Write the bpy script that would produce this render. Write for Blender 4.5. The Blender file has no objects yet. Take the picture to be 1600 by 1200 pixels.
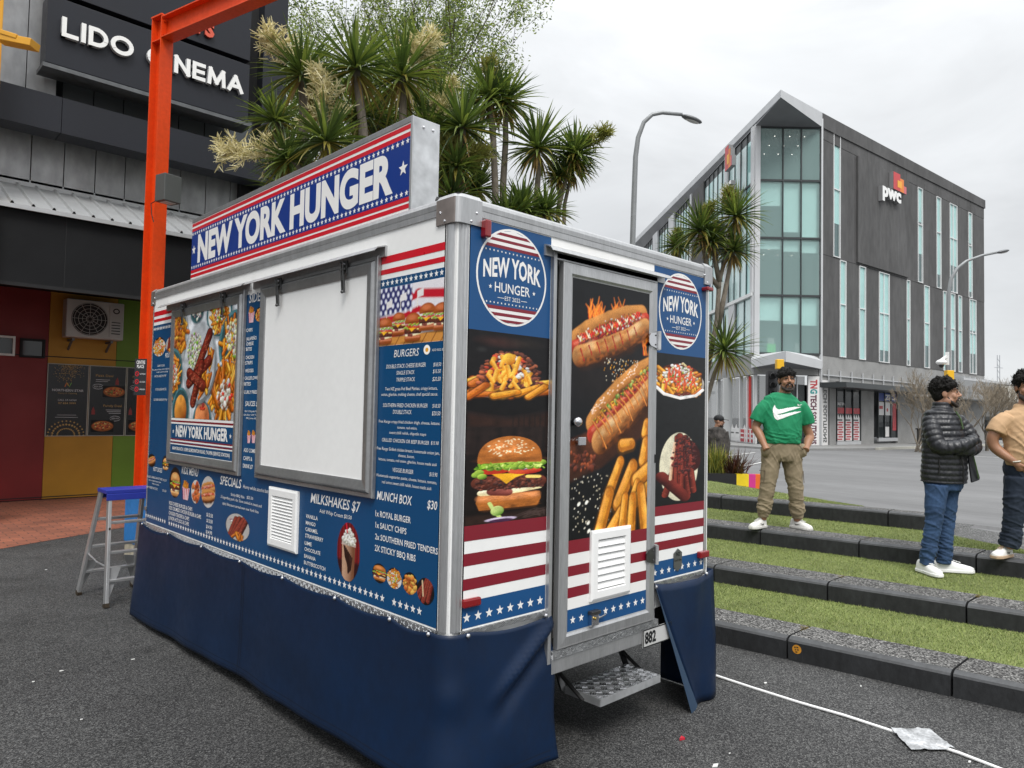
import bpy, bmesh, math, random
import numpy as np
from mathutils import Vector, Matrix, noise as mnoise
random.seed(7); np.random.seed(7)
SC = bpy.context.scene
COL = SC.collection
R = math.radians
# ---------------------------------------------------------------- camera
# world axes: x along the trailer's door end, y along its menu side, z up; the trailer's near corner is the origin
CAM_LOC = Vector((-1.8829, -2.3097, 1.65))
_y, _p, _r = .7649, .0394, .0195
CF = Vector((math.sin(_y)*math.cos(_p), math.cos(_y)*math.cos(_p), math.sin(_p)))
_R = Vector((math.cos(_y), -math.sin(_y), 0)); _U = _R.cross(CF)
CR = _R*math.cos(_r)+_U*math.sin(_r); CU = -_R*math.sin(_r)+_U*math.cos(_r)
cd = bpy.data.cameras.new('camera'); cam = bpy.data.objects.new('camera', cd); COL.objects.link(cam)
cam.matrix_world = Matrix(((CR.x, CU.x, -CF.x, CAM_LOC.x), (CR.y, CU.y, -CF.y, CAM_LOC.y), (CR.z, CU.z, -CF.z, CAM_LOC.z), (0, 0, 0, 1)))
cd.sensor_width = 36; cd.lens = 36*1130.19/1600; cd.clip_start = .05; cd.clip_end = 2000
SC.camera = cam
FPX = 1130.19
def at(px, py, depth):
    """a point of the place seen at photo pixel (px,py), this many metres in front of the camera"""
    return CAM_LOC+(CF+CR*((px-800)/FPX)-CU*((py-600)/FPX))*depth
def on_z(px, py, z):
    d = CF+CR*((px-800)/FPX)-CU*((py-600)/FPX); return CAM_LOC+d*((z-CAM_LOC.z)/d.z)
HF = Vector((CF.x, CF.y, 0)).normalized(); HR = Vector((HF.y, -HF.x, 0))
def cg(X, Z, z=0.):
    """ground position X metres to the right and Z metres ahead of where the photo was taken"""
    p = CAM_LOC+HR*X+HF*Z; return Vector((p.x, p.y, z))
# ---------------------------------------------------------------- light: overcast daylight
SUN_EL, SUN_AZ = R(52), R(214)          # azimuth measured clockwise from +y
wd = bpy.data.worlds.new('World'); SC.world = wd; wd.use_nodes = True
nt = wd.node_tree; N = nt.nodes; LK = nt.links
bg = N['Background']; bg.inputs['Strength'].default_value = .1
sky = N.new('ShaderNodeTexSky'); sky.sky_type = 'NISHITA'; sky.sun_disc = False; sky.sun_elevation = SUN_EL; sky.sun_rotation = SUN_AZ
tc = N.new('ShaderNodeTexCoord')
sx = N.new('ShaderNodeSeparateXYZ'); LK.new(tc.outputs['Generated'], sx.inputs[0])
mp = N.new('ShaderNodeMapping'); mp.inputs['Scale'].default_value = (1.2, 1.2, 3.4); mp.inputs['Location'].default_value = (.3, .1, .2); LK.new(tc.outputs['Generated'], mp.inputs[0])
n1 = N.new('ShaderNodeTexNoise'); n1.inputs['Scale'].default_value = 1.9; n1.inputs['Detail'].default_value = 6; n1.inputs['Roughness'].default_value = .55; n1.inputs['Distortion'].default_value = .5; LK.new(mp.outputs[0], n1.inputs['Vector'])
cr = N.new('ShaderNodeMapRange'); cr.inputs[1].default_value = .3; cr.inputs[2].default_value = .7; cr.inputs[3].default_value = .77; cr.inputs[4].default_value = 1.09; LK.new(n1.outputs['Fac'], cr.inputs[0])
pw = N.new('ShaderNodeMath'); pw.operation = 'POWER'; pw.use_clamp = False; pw.inputs[1].default_value = 3.2; ab = N.new('ShaderNodeMath'); ab.operation = 'ABSOLUTE'; LK.new(sx.outputs[2], ab.inputs[0]); LK.new(ab.outputs[0], pw.inputs[0])
el = N.new('ShaderNodeMath'); el.operation = 'MULTIPLY_ADD'; el.inputs[1].default_value = 17.; el.inputs[2].default_value = 5.75; LK.new(pw.outputs[0], el.inputs[0])   # overcast: brighter overhead than at the horizon
mu = N.new('ShaderNodeMath'); mu.operation = 'MULTIPLY'; LK.new(cr.outputs[0], mu.inputs[0]); LK.new(el.outputs[0], mu.inputs[1])
cc = N.new('ShaderNodeCombineColor')
for i, k in enumerate((.975, .998, 1.02)):
    q = N.new('ShaderNodeMath'); q.operation = 'MULTIPLY'; q.inputs[1].default_value = k; LK.new(mu.outputs[0], q.inputs[0]); LK.new(q.outputs[0], cc.inputs[i])
mx = N.new('ShaderNodeMix'); mx.data_type = 'RGBA'; mx.inputs[0].default_value = .96; LK.new(sky.outputs[0], mx.inputs[6]); LK.new(cc.outputs[0], mx.inputs[7])
LK.new(mx.outputs[2], bg.inputs['Color'])
sd = bpy.data.lights.new('sun', 'SUN'); sd.energy = 1.5; sd.angle = R(22); sd.color = (1, .97, .93)
so = bpy.data.objects.new('sun', sd); COL.objects.link(so)
sv = Vector((math.sin(SUN_AZ)*math.cos(SUN_EL), math.cos(SUN_AZ)*math.cos(SUN_EL), math.sin(SUN_EL)))
so.rotation_euler = sv.to_track_quat('Z', 'Y').to_euler()
SC.view_settings.view_transform = 'Standard'; SC.view_settings.look = 'None'; SC.view_settings.exposure = 0.6; SC.view_settings.gamma = 1
# ---------------------------------------------------------------- materials
MATS = {}
def nodes_of(m): return m.node_tree.nodes, m.node_tree.links
def mat(name, col, rough=.6, metal=0., var=0., vs=6., bump=0., bs=60., spec=None, coat=0., var2=0., vs2=60., stretch=(1, 1, 1), trans=0., alpha=1.):
    """a principled material whose colour varies with two octaves of noise over the thing's own surface"""
    if name in MATS: return MATS[name]
    m = bpy.data.materials.new(name); m.use_nodes = True; MATS[name] = m
    N, L = nodes_of(m); b = N['Principled BSDF']
    b.inputs['Base Color'].default_value = (*col, 1); b.inputs['Roughness'].default_value = rough; b.inputs['Metallic'].default_value = metal
    if spec is not None: b.inputs['Specular IOR Level'].default_value = spec
    if coat: b.inputs['Coat Weight'].default_value = coat; b.inputs['Coat Roughness'].default_value = .08
    if trans: b.inputs['Transmission Weight'].default_value = trans
    if alpha < 1: b.inputs['Alpha'].default_value = alpha
    if not (var or var2 or bump): return m
    tc = N.new('ShaderNodeTexCoord'); mp = N.new('ShaderNodeMapping'); mp.inputs['Scale'].default_value = stretch; L.new(tc.outputs['Object'], mp.inputs[0])
    src = None
    for v, s in ((var, vs), (var2, vs2)):
        if not v: continue
        n = N.new('ShaderNodeTexNoise'); n.inputs['Scale'].default_value = s; n.inputs['Detail'].default_value = 5; L.new(mp.outputs[0], n.inputs['Vector'])
        r = N.new('ShaderNodeMapRange'); r.inputs[1].default_value = .28; r.inputs[2].default_value = .72; r.inputs[3].default_value = 1-v; r.inputs[4].default_value = 1+v; L.new(n.outputs['Fac'], r.inputs[0])
        if src is None: src = r.outputs[0]
        else:
            k = N.new('ShaderNodeMath'); k.operation = 'MULTIPLY'; L.new(src, k.inputs[0]); L.new(r.outputs[0], k.inputs[1]); src = k.outputs[0]
    if src is not None:
        k = N.new('ShaderNodeMix'); k.data_type = 'RGBA'; k.blend_type = 'MULTIPLY'; k.inputs[0].default_value = 1; k.inputs[6].default_value = (*col, 1)
        L.new(src, k.inputs[7]); L.new(k.outputs[2], b.inputs['Base Color'])
        if metal < .5:
            q = N.new('ShaderNodeMapRange'); q.inputs[1].default_value = 1-(var+var2); q.inputs[2].default_value = 1+var+var2; q.inputs[3].default_value = min(1, rough+.08); q.inputs[4].default_value = max(.05, rough-.08); L.new(src, q.inputs[0]); L.new(q.outputs[0], b.inputs['Roughness'])
    if bump:
        n = N.new('ShaderNodeTexNoise'); n.inputs['Scale'].default_value = bs; n.inputs['Detail'].default_value = 4; L.new(mp.outputs[0], n.inputs['Vector'])
        u = N.new('ShaderNodeBump'); u.inputs['Strength'].default_value = bump; u.inputs['Distance'].default_value = .02; L.new(n.outputs['Fac'], u.inputs['Height']); L.new(u.outputs[0], b.inputs['Normal'])
    return m
def speckle(name, dark, mid, light, scale=190., rough=.85, big=.12, bump=.6, w=(.32, .6), stains=0.):
    """stone chips in a dark binder: asphalt and exposed-aggregate concrete"""
    if name in MATS: return MATS[name]
    m = bpy.data.materials.new(name); m.use_nodes = True; MATS[name] = m
    N, L = nodes_of(m); b = N['Principled BSDF']; b.inputs['Roughness'].default_value = rough; b.inputs['Specular IOR Level'].default_value = .3
    tc = N.new('ShaderNodeTexCoord')
    v = N.new('ShaderNodeTexVoronoi'); v.inputs['Scale'].default_value = scale; L.new(tc.outputs['Object'], v.inputs['Vector'])
    s = N.new('ShaderNodeSeparateColor'); L.new(v.outputs['Color'], s.inputs[0])
    r = N.new('ShaderNodeValToRGB'); e = r.color_ramp.elements; e[0].position = 0; e[0].color = (*dark, 1); e[1].position = 1; e[1].color = (*light, 1)
    q = e.new(w[0]); q.color = (*dark, 1); q = e.new(w[1]); q.color = (*mid, 1); q = e.new(.93); q.color = (*[(a+c)/2 for a, c in zip(mid, light)], 1)
    L.new(s.outputs[0], r.inputs[0])
    n = N.new('ShaderNodeTexNoise'); n.inputs['Scale'].default_value = .55; n.inputs['Detail'].default_value = 7; n.inputs['Roughness'].default_value = .6; L.new(tc.outputs['Object'], n.inputs['Vector'])
    g = N.new('ShaderNodeMapRange'); g.inputs[1].default_value = .3; g.inputs[2].default_value = .7; g.inputs[3].default_value = 1-big; g.inputs[4].default_value = 1+big; L.new(n.outputs['Fac'], g.inputs[0])
    k = N.new('ShaderNodeMix'); k.data_type = 'RGBA'; k.blend_type = 'MULTIPLY'; k.inputs[0].default_value = 1; L.new(r.outputs[0], k.inputs[6]); L.new(g.outputs[0], k.inputs[7])
    out = k.outputs[2]
    if stains:
        n2 = N.new('ShaderNodeTexNoise'); n2.inputs['Scale'].default_value = 2.3; n2.inputs['Detail'].default_value = 3; L.new(tc.outputs['Object'], n2.inputs['Vector'])
        g2 = N.new('ShaderNodeMapRange'); g2.inputs[1].default_value = .58; g2.inputs[2].default_value = .70; g2.inputs[3].default_value = 1; g2.inputs[4].default_value = 1-stains; L.new(n2.outputs['Fac'], g2.inputs[0])
        k2 = N.new('ShaderNodeMix'); k2.data_type = 'RGBA'; k2.blend_type = 'MULTIPLY'; k2.inputs[0].default_value = 1; L.new(out, k2.inputs[6]); L.new(g2.outputs[0], k2.inputs[7]); out = k2.outputs[2]
    L.new(out, b.inputs['Base Color'])
    u = N.new('ShaderNodeBump'); u.inputs['Strength'].default_value = bump; u.inputs['Distance'].default_value = .004; L.new(v.outputs['Distance'], u.inputs['Height']); L.new(u.outputs[0], b.inputs['Normal'])
    return m
def print_mat(name='printed_vinyl', rough=.33):
    if name in MATS: return MATS[name]
    m = bpy.data.materials.new(name); m.use_nodes = True; MATS[name] = m
    N, L = nodes_of(m); b = N['Principled BSDF']; b.inputs['Roughness'].default_value = rough; b.inputs['Specular IOR Level'].default_value = .28
    a = N.new('ShaderNodeAttribute'); a.attribute_name = 'print'; L.new(a.outputs['Color'], b.inputs['Base Color'])
    return m
def C8(r, g, b):
    f = lambda c: (c/12.92 if c <= .04045 else ((c+.055)/1.055)**2.4)
    return (f(r/255.), f(g/255.), f(b/255.))
# ---------------------------------------------------------------- mesh building
class MB:
    def __init__(s): s.v = []; s.f = []; s.mi = []; s.ms = []
    def mid(s, m):
        if m not in s.ms: s.ms.append(m)
        return s.ms.index(m)
    def add(s, vs, fs, m):
        o = len(s.v); s.v += [tuple(v) for v in vs]; k = s.mid(m)
        for f in fs: s.f.append([o+i for i in f]); s.mi.append(k)
    def face(s, vs, m): s.add(vs, [list(range(len(vs)))], m)
    def box(s, x0, x1, y0, y1, z0, z1, m, M=None):
        vs = [(x, y, z) for z in (z0, z1) for y in (y0, y1) for x in (x0, x1)]
        if M is not None: vs = [M @ Vector(v) for v in vs]
        s.add(vs, [(0, 2, 3, 1), (4, 5, 7, 6), (0, 1, 5, 4), (2, 6, 7, 3), (0, 4, 6, 2), (1, 3, 7, 5)], m)
    def bar(s, a, b, w, h, m, up=(0, 0, 1)):
        """rectangular bar from a to b"""
        a = Vector(a); b = Vector(b); d = (b-a).normalized(); u = Vector(up)
        if abs(d.dot(u)) > .95: u = Vector((1, 0, 0))
        sd = d.cross(u).normalized()*w/2; u = sd.cross(d).normalized()*h/2
        vs = [a-sd-u, a+sd-u, a+sd+u, a-sd+u, b-sd-u, b+sd-u, b+sd+u, b-sd+u]
        s.add(vs, [(0, 1, 2, 3), (7, 6, 5, 4), (0, 4, 5, 1), (1, 5, 6, 2), (2, 6, 7, 3), (3, 7, 4, 0)], m)
    def tube(s, pts, r, m, n=8, cap=True):
        pts = [Vector(p) for p in pts]; rr = r if isinstance(r, (list, tuple)) else [r]*len(pts)
        vs = []; prev = None
        for i, p in enumerate(pts):
            d = (pts[min(i+1, len(pts)-1)]-pts[max(i-1, 0)]).normalized()
            if prev is None: u = d.orthogonal().normalized()
            else: u = (prev-d*prev.dot(d)); u = u.normalized() if u.length > 1e-6 else d.orthogonal().normalized()
            prev = u; w = d.cross(u)
            for k in range(n): a = 2*math.pi*k/n; vs.append(p+(u*math.cos(a)+w*math.sin(a))*rr[i])
        fs = [(i*n+k, i*n+(k+1) % n, (i+1)*n+(k+1) % n, (i+1)*n+k) for i in range(len(pts)-1) for k in range(n)]
        if cap: fs += [list(range(n))[::-1], [(len(pts)-1)*n+k for k in range(n)]]
        s.add(vs, fs, m)
    def prism(s, poly, a, b, m):
        """poly: list of 3-D points; swept from offset a to offset b (vectors)"""
        n = len(poly); a = Vector(a); b = Vector(b); P = [Vector(p) for p in poly]
        s.add([p+a for p in P]+[p+b for p in P], [list(range(n))[::-1], list(range(n, 2*n))]+[(i, (i+1) % n, n+(i+1) % n, n+i) for i in range(n)], m)
    def sphere(s, c, rx, ry, rz, m, n=12, k=8, M=None):
        vs = []
        for j in range(k+1):
            t = math.pi*j/k
            for i in range(n):
                a = 2*math.pi*i/n; v = Vector((rx*math.sin(t)*math.cos(a), ry*math.sin(t)*math.sin(a), rz*math.cos(t)))
                vs.append((M @ v if M is not None else v)+Vector(c))
        s.add(vs, [(j*n+i, (j+1)*n+i, (j+1)*n+(i+1) % n, j*n+(i+1) % n) for j in range(k) for i in range(n)], m)
    def build(s, name, parent=None, smooth=False, bevel=0., loc=None):
        me = bpy.data.meshes.new(name); me.from_pydata(s.v, [], s.f)
        for m in s.ms: me.materials.append(m)
        me.polygons.foreach_set('material_index', s.mi)
        if smooth: me.polygons.foreach_set('use_smooth', [True]*len(s.f))
        me.update()
        o = bpy.data.objects.new(name, me); COL.objects.link(o)
        if parent is not None:
            o.parent = parent; o.matrix_parent_inverse = Matrix.Translation(-parent.location) if parent.parent is None else Matrix.Identity(4)
        if bevel:
            b = o.modifiers.new('bevel', 'BEVEL'); b.width = bevel; b.segments = 2; b.limit_method = 'ANGLE'; b.angle_limit = R(40)
        return o
def tag(o, label, cat=None, group=None, kind=None):
    o['label'] = label
    if cat: o['category'] = cat
    if group: o['group'] = group
    if kind: o['kind'] = kind
    return o
def structure(o): o['kind'] = 'structure'; return o
def thing(name, label, cat, loc=(0, 0, 0), group=None):
    o = bpy.data.objects.new(name, None); COL.objects.link(o); o.location = loc; o.empty_display_size = .2
    return tag(o, label, cat, group)
# parts are built in world coordinates; their thing's Empty sits at its base
_GL = {}
def glyphs(txt, bold=0., shear=0., spacing=1., res=2):
    key = (txt, bold, shear, spacing, res)
    if key not in _GL:
        c = bpy.data.curves.new('lettering', 'FONT'); c.body = txt; c.offset = bold; c.shear = shear; c.space_character = spacing; c.resolution_u = res
        o = bpy.data.objects.new('lettering', c); me = bpy.data.meshes.new_from_object(o)
        V = [(v.co.x, v.co.y) for v in me.vertices]; F = [list(p.vertices) for p in me.polygons]
        F = [f if sum((V[f[i]][0]*V[f[(i+1) % len(f)]][1]-V[f[(i+1) % len(f)]][0]*V[f[i]][1]) for i in range(len(f))) > 0 else f[::-1] for f in F]
        bpy.data.objects.remove(o); bpy.data.curves.remove(c); bpy.data.meshes.remove(me); _GL[key] = (V, F)
    return _GL[key]
def text(mb, txt, u0, u1, z, h, m, fn, bold=0., shear=0., off=.002, spacing=1., res=2, warp=None):
    """flat lettering fitted between u0 and u1 on baseline z with capital height h; fn maps (u,z,off) to the place"""
    V, F = glyphs(txt, bold, shear, spacing, res)
    if not V: return
    xs = [v[0] for v in V]; a, b = min(xs), max(xs); k = (u1-u0)/(b-a); q = h/(.688+2*bold)
    P = [(u0+(x-a)*k, z+(y+bold)*q) for x, y in V]
    if warp: P = [warp(u, w) for u, w in P]
    if bold:
        for i, f in enumerate(F): mb.face([fn(P[j][0], P[j][1], off+(i % 11)*.000012) for j in f], m)
    else: mb.add([fn(u, w, off) for u, w in P], F, m)
def solid_text(mb, txt, u0, u1, z, h, m, fn, off0, off1, bold=0., res=2, side=None):
    """letters with thickness from off0 to off1"""
    V, F = glyphs(txt, bold, 0., 1., res)
    xs = [v[0] for v in V]; a, b = min(xs), max(xs); k = (u1-u0)/(b-a); q = h/(.688+2*bold)
    P = [(u0+(x-a)*k, z+(y+bold)*q) for x, y in V]
    for i, f in enumerate(F): mb.face([fn(P[j][0], P[j][1], off1+(i % 11)*.00004) for j in f], m)
    cnt = {}
    for f in F:
        for i in range(len(f)):
            e = (f[i], f[(i+1) % len(f)]); cnt[e] = cnt.get(e, 0)+1
    for (i, j) in cnt:
        if (j, i) not in cnt: mb.face([fn(*P[i], off0), fn(*P[j], off0), fn(*P[j], off1), fn(*P[i], off1)], side or m)
def star(mb, u, z, r, m, fn, off=.002, rot=0.):
    P = [(u+(r if i % 2 == 0 else r*.42)*math.sin(math.pi*i/5+rot), z+(r if i % 2 == 0 else r*.42)*math.cos(math.pi*i/5+rot)) for i in range(10)]
    c = fn(u, z, off); Q = [fn(a, b, off) for a, b in P]
    mb.add([c]+Q, [(0, (i+1) % 10+1, i+1) for i in range(10)], m)
def rect(mb, u0, u1, z0, z1, m, fn, off=.001): mb.face([fn(u0, z0, off), fn(u1, z0, off), fn(u1, z1, off), fn(u0, z1, off)], m)
def disc(mb, u, z, ru, rz, m, fn, off, n=48): mb.face([fn(u+ru*math.cos(2*math.pi*i/n), z+rz*math.sin(2*math.pi*i/n), off) for i in range(n)], m)
def picture(canvas, u0, u1, z0, z1, fn, off, parent, name='food_picture', label=None):
    """a printed picture: one small face per cell, coloured per corner point"""
    a = canvas.a; h, w = a.shape[:2]
    us = np.linspace(u0, u1, w); zs = np.linspace(z0, z1, h)
    vs = [fn(u, z, off) for z in zs for u in us]
    idx = np.arange(w*h).reshape(h, w)
    q = np.stack([idx[:-1, :-1], idx[:-1, 1:], idx[1:, 1:], idx[1:, :-1]], -1).reshape(-1, 4)
    al = a[..., 3]; keep = ((al[:-1, :-1]+al[:-1, 1:]+al[1:, 1:]+al[1:, :-1]) > 3.5).reshape(-1)
    me = bpy.data.meshes.new(name); me.from_pydata(vs, [], q[keep].tolist()); me.materials.append(print_mat())
    at_ = me.attributes.new('print', 'FLOAT_COLOR', 'POINT')
    c = np.ones((h*w, 4), np.float32); c[:, :3] = np.clip(a[..., :3], 0, 1).reshape(-1, 3); at_.data.foreach_set('color', c.ravel())
    o = bpy.data.objects.new(name, me); COL.objects.link(o); o.parent = parent; o.matrix_parent_inverse = (Matrix.Translation(-parent.location) if parent.parent is None else Matrix.Identity(4))
    if label: o['label'] = label
    return o
def frame(mb, u0, u1, z0, z1, prof, m, fn):
    """mitred frame: prof = (inset, stand-off) pairs from the outside in"""
    for (d0, o0), (d1, o1) in zip(prof[:-1], prof[1:]):
        a = [(u0+d0, z0+d0), (u1-d0, z0+d0), (u1-d0, z1-d0), (u0+d0, z1-d0)]; b = [(u0+d1, z0+d1), (u1-d1, z0+d1), (u1-d1, z1-d1), (u0+d1, z1-d1)]
        for i in range(4):
            j = (i+1) % 4; mb.face([fn(*a[i], o0), fn(*a[j], o0), fn(*b[j], o1), fn(*b[i], o1)], m)
# ---------------------------------------------------------------- printed food pictures (numpy canvases that become coloured print meshes)
def srgb(r, g, b):
    f = lambda c: (c/12.92 if c <= .04045 else ((c+.055)/1.055)**2.4)
    return (f(r/255.), f(g/255.), f(b/255.))
class Canvas:
    """A small picture in metres-free unit coordinates: x to the right, y upwards, both in cells."""
    def __init__(s, w, h, col, seed=1):
        s.w, s.h = w, h
        s.a = np.zeros((h, w, 4)); s.a[..., :3] = col; s.a[..., 3] = 1
        s.r = np.random.RandomState(seed)
    def win(s, x0, x1, y0, y1):
        x0 = max(0, int(x0)-2); y0 = max(0, int(y0)-2); x1 = min(s.w, int(x1)+3); y1 = min(s.h, int(y1)+3)
        if x1 <= x0 or y1 <= y0: return None
        Y, X = np.mgrid[y0:y1, x0:x1]
        return (slice(y0, y1), slice(x0, x1)), X.astype(float), Y.astype(float)
    def put(s, sl, m, col):
        m = np.clip(m, 0, 1)[..., None]
        s.a[sl][..., :3] = s.a[sl][..., :3]*(1-m) + np.asarray(col)*m
    def ell(s, x, y, rx, ry, col, rot=0, soft=1., hi=None, lo=None, al=1., ang=2.2):
        R = max(rx, ry)*1.3+soft+1
        w = s.win(x-R, x+R, y-R, y+R)
        if w is None: return
        sl, X, Y = w
        c, sn = math.cos(rot), math.sin(rot)
        u = ((X-x)*c+(Y-y)*sn)/rx; v = (-(X-x)*sn+(Y-y)*c)/ry
        d = np.sqrt(u*u+v*v)
        m = (1-d)*min(rx, ry)/soft+.5
        col = np.broadcast_to(np.asarray(col, float), X.shape+(3,))
        if hi is not None:
            t = np.clip(.5+.5*(u*math.cos(ang-rot)+v*math.sin(ang-rot)), 0, 1)[..., None]
            e = np.asarray(lo if lo is not None else col)
            col = e*(1-t)+np.asarray(hi)*t
        s.put(sl, np.clip(m, 0, 1)*al, col)
    def line(s, pts, wd, col, hi=None, soft=1., w2=None, al=1.):
        for i in range(len(pts)-1):
            (x0, y0), (x1, y1) = pts[i], pts[i+1]
            w = s.win(min(x0, x1)-wd-2, max(x0, x1)+wd+2, min(y0, y1)-wd-2, max(y0, y1)+wd+2)
            if w is None: continue
            sl, X, Y = w
            dx, dy = x1-x0, y1-y0; L2 = dx*dx+dy*dy+1e-9
            t = np.clip(((X-x0)*dx+(Y-y0)*dy)/L2, 0, 1)
            sd = ((X-x0)*dy-(Y-y0)*dx)/math.sqrt(L2)
            d = np.hypot(X-x0-t*dx, Y-y0-t*dy)
            ww = wd if w2 is None else wd+(w2-wd)*t
            m = np.clip((ww-d)/soft+.5, 0, 1)*al
            cc = np.broadcast_to(np.asarray(col, float), X.shape+(3,))
            if hi is not None:
                k = np.clip(.55-.75*sd/wd*(1 if dx >= 0 else -1), 0, 1)[..., None]*.9
                cc = cc*(1-k)+np.asarray(hi)*k
            s.put(sl, m, cc)
    def poly(s, pts, col, soft=1., al=1.):
        P = np.array(pts, float)
        w = s.win(P[:, 0].min()-1, P[:, 0].max()+1, P[:, 1].min()-1, P[:, 1].max()+1)
        if w is None: return
        sl, X, Y = w
        ins = np.zeros(X.shape, bool); dist = np.full(X.shape, 1e9)
        n = len(P)
        for i in range(n):
            (x0, y0), (x1, y1) = P[i], P[(i+1) % n]
            if y0 != y1:
                c = ((y0 > Y) != (y1 > Y)) & (X < (x1-x0)*(Y-y0)/(y1-y0)+x0)
                ins ^= c
            dx, dy = x1-x0, y1-y0; t = np.clip(((X-x0)*dx+(Y-y0)*dy)/(dx*dx+dy*dy+1e-9), 0, 1)
            dist = np.minimum(dist, np.hypot(X-x0-t*dx, Y-y0-t*dy))
        s.put(sl, np.clip(np.where(ins, dist, -dist)/soft+.5, 0, 1)*al, col)
    def blobs(s, n, fx, r0, r1, cols, elong=1.8):
        """n small shaded lumps; fx() gives a spot"""
        for i in range(n):
            x, y = fx(); c = np.array(cols[s.r.randint(len(cols))]); r = s.r.uniform(r0, r1)
            s.ell(x, y-.25*r, r*1.05, r*1.05/elong**.5, c*.25, s.r.uniform(0, 3.1), al=.6)
            s.ell(x, y, r, r/s.r.uniform(1, elong), c, s.r.uniform(0, 3.1), hi=np.minimum(c*1.7+.03, 1), lo=c*.45, ang=1.9)
    def grain(s, amt, x0=0, x1=None, y0=0, y1=None, step=1):
        x1 = x1 or s.w; y1 = y1 or s.h
        n = s.r.normal(0, amt, ((y1-y0)//step+1, (x1-x0)//step+1)).repeat(step, 0).repeat(step, 1)[:y1-y0, :x1-x0]
        s.a[y0:y1, x0:x1, :3] = np.clip(s.a[y0:y1, x0:x1, :3]*(1+n[..., None]), 0, 1)
    def tone(s, c=1.05):
        n = s.r.normal(0, 1, (s.h//9+2, s.w//9+2)); Y, X = np.mgrid[0:s.h, 0:s.w]/9.; i, j = Y.astype(int), X.astype(int); fy, fx = Y-i, X-j
        v = n[i, j]*(1-fy)*(1-fx)+n[i+1, j]*fy*(1-fx)+n[i, j+1]*(1-fy)*fx+n[i+1, j+1]*fy*fx
        s.a[..., :3] = np.clip(s.a[..., :3]*(1+.16*v[..., None]), 0, 1)**c
    def oval(s, x, y, rx, ry):
        """keep only an oval of the canvas; the rest of the cells are left out of the print"""
        Y, X = np.mgrid[0:s.h, 0:s.w]
        s.a[..., 3] = (((X-x)/rx)**2+((Y-y)/ry)**2 <= 1)
FRY = [srgb(236, 160, 40), srgb(222, 135, 28), srgb(244, 184, 70), srgb(204, 112, 22)]
MEAT = [srgb(70, 32, 24), srgb(48, 22, 18), srgb(98, 48, 34), srgb(122, 62, 44)]
RIBS = [srgb(88, 26, 24), srgb(62, 16, 16), srgb(120, 40, 30), srgb(46, 12, 12)]
CHEESE = [srgb(246, 168, 30), srgb(255, 190, 60), srgb(230, 140, 20)]
CREAM = [srgb(250, 240, 215), srgb(236, 222, 190), srgb(255, 250, 235)]
GREEN = [srgb(120, 170, 40), srgb(80, 130, 30), srgb(160, 200, 70)]
SLAW = [srgb(225, 225, 190), srgb(196, 205, 150), srgb(240, 238, 215), srgb(150, 120, 130)]
TOM = [srgb(200, 40, 25), srgb(225, 70, 40)]
def in_ell(C, cx, cy, rx, ry, top=False):
    def f():
        while 1:
            u, v = C.r.uniform(-1, 1, 2)
            if u*u+v*v <= 1: return cx+u*rx, cy+(abs(v) if top else v)*ry
    return f
def fry(C, x, y, ln, wd, ang, c=None):
    c = np.array(FRY[C.r.randint(4)] if c is None else c)*C.r.uniform(.8, 1.1); dx, dy = math.cos(ang)*ln/2, math.sin(ang)*ln/2; nx, ny = -math.sin(ang), math.cos(ang)
    if ny < 0: nx, ny = -nx, -ny
    w1, w2 = wd*C.r.uniform(.8, 1.1), wd*C.r.uniform(.65, 1.)
    C.line([(x-dx, y-dy-.15*wd), (x+dx, y+dy-.15*wd)], w1*1.3, c*.12, w2=w2*1.3, soft=1+wd*.2, al=.8)
    C.line([(x-dx, y-dy), (x+dx, y+dy)], w1, c*np.array([.62, .50, .4]), w2=w2)
    o = wd*.28; C.line([(x-dx*.97+nx*o, y-dy*.97+ny*o), (x+dx*.97+nx*o, y+dy*.97+ny*o)], w1*.62, c, hi=np.minimum(c*1.35+.05, 1), w2=w2*.62, soft=1+wd*.12)
    if wd > 5:
        for k in range(int(ln/3)):
            t = C.r.uniform(-1, 1); C.ell(x+dx*t+nx*C.r.normal(0, wd*.4), y+dy*t+ny*C.r.normal(0, wd*.4), C.r.uniform(1, 3), C.r.uniform(.7, 1.6), c*C.r.uniform(.45, 1.3), ang, soft=1.5, al=.4)
        C.ell(x+dx, y+dy, w2*.7, w2*.7, c*np.array([.7, .5, .35]), soft=3, al=.6)
def fries(C, cx, cy, rx, ry, n, ln, wd, a0=.6, a1=2.5):
    f = in_ell(C, cx, cy, rx, ry)
    for i in range(n):
        x, y = f(); fry(C, x, y, ln*C.r.uniform(.7, 1.15), wd*C.r.uniform(.8, 1.2), C.r.uniform(a0, a1))
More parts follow.
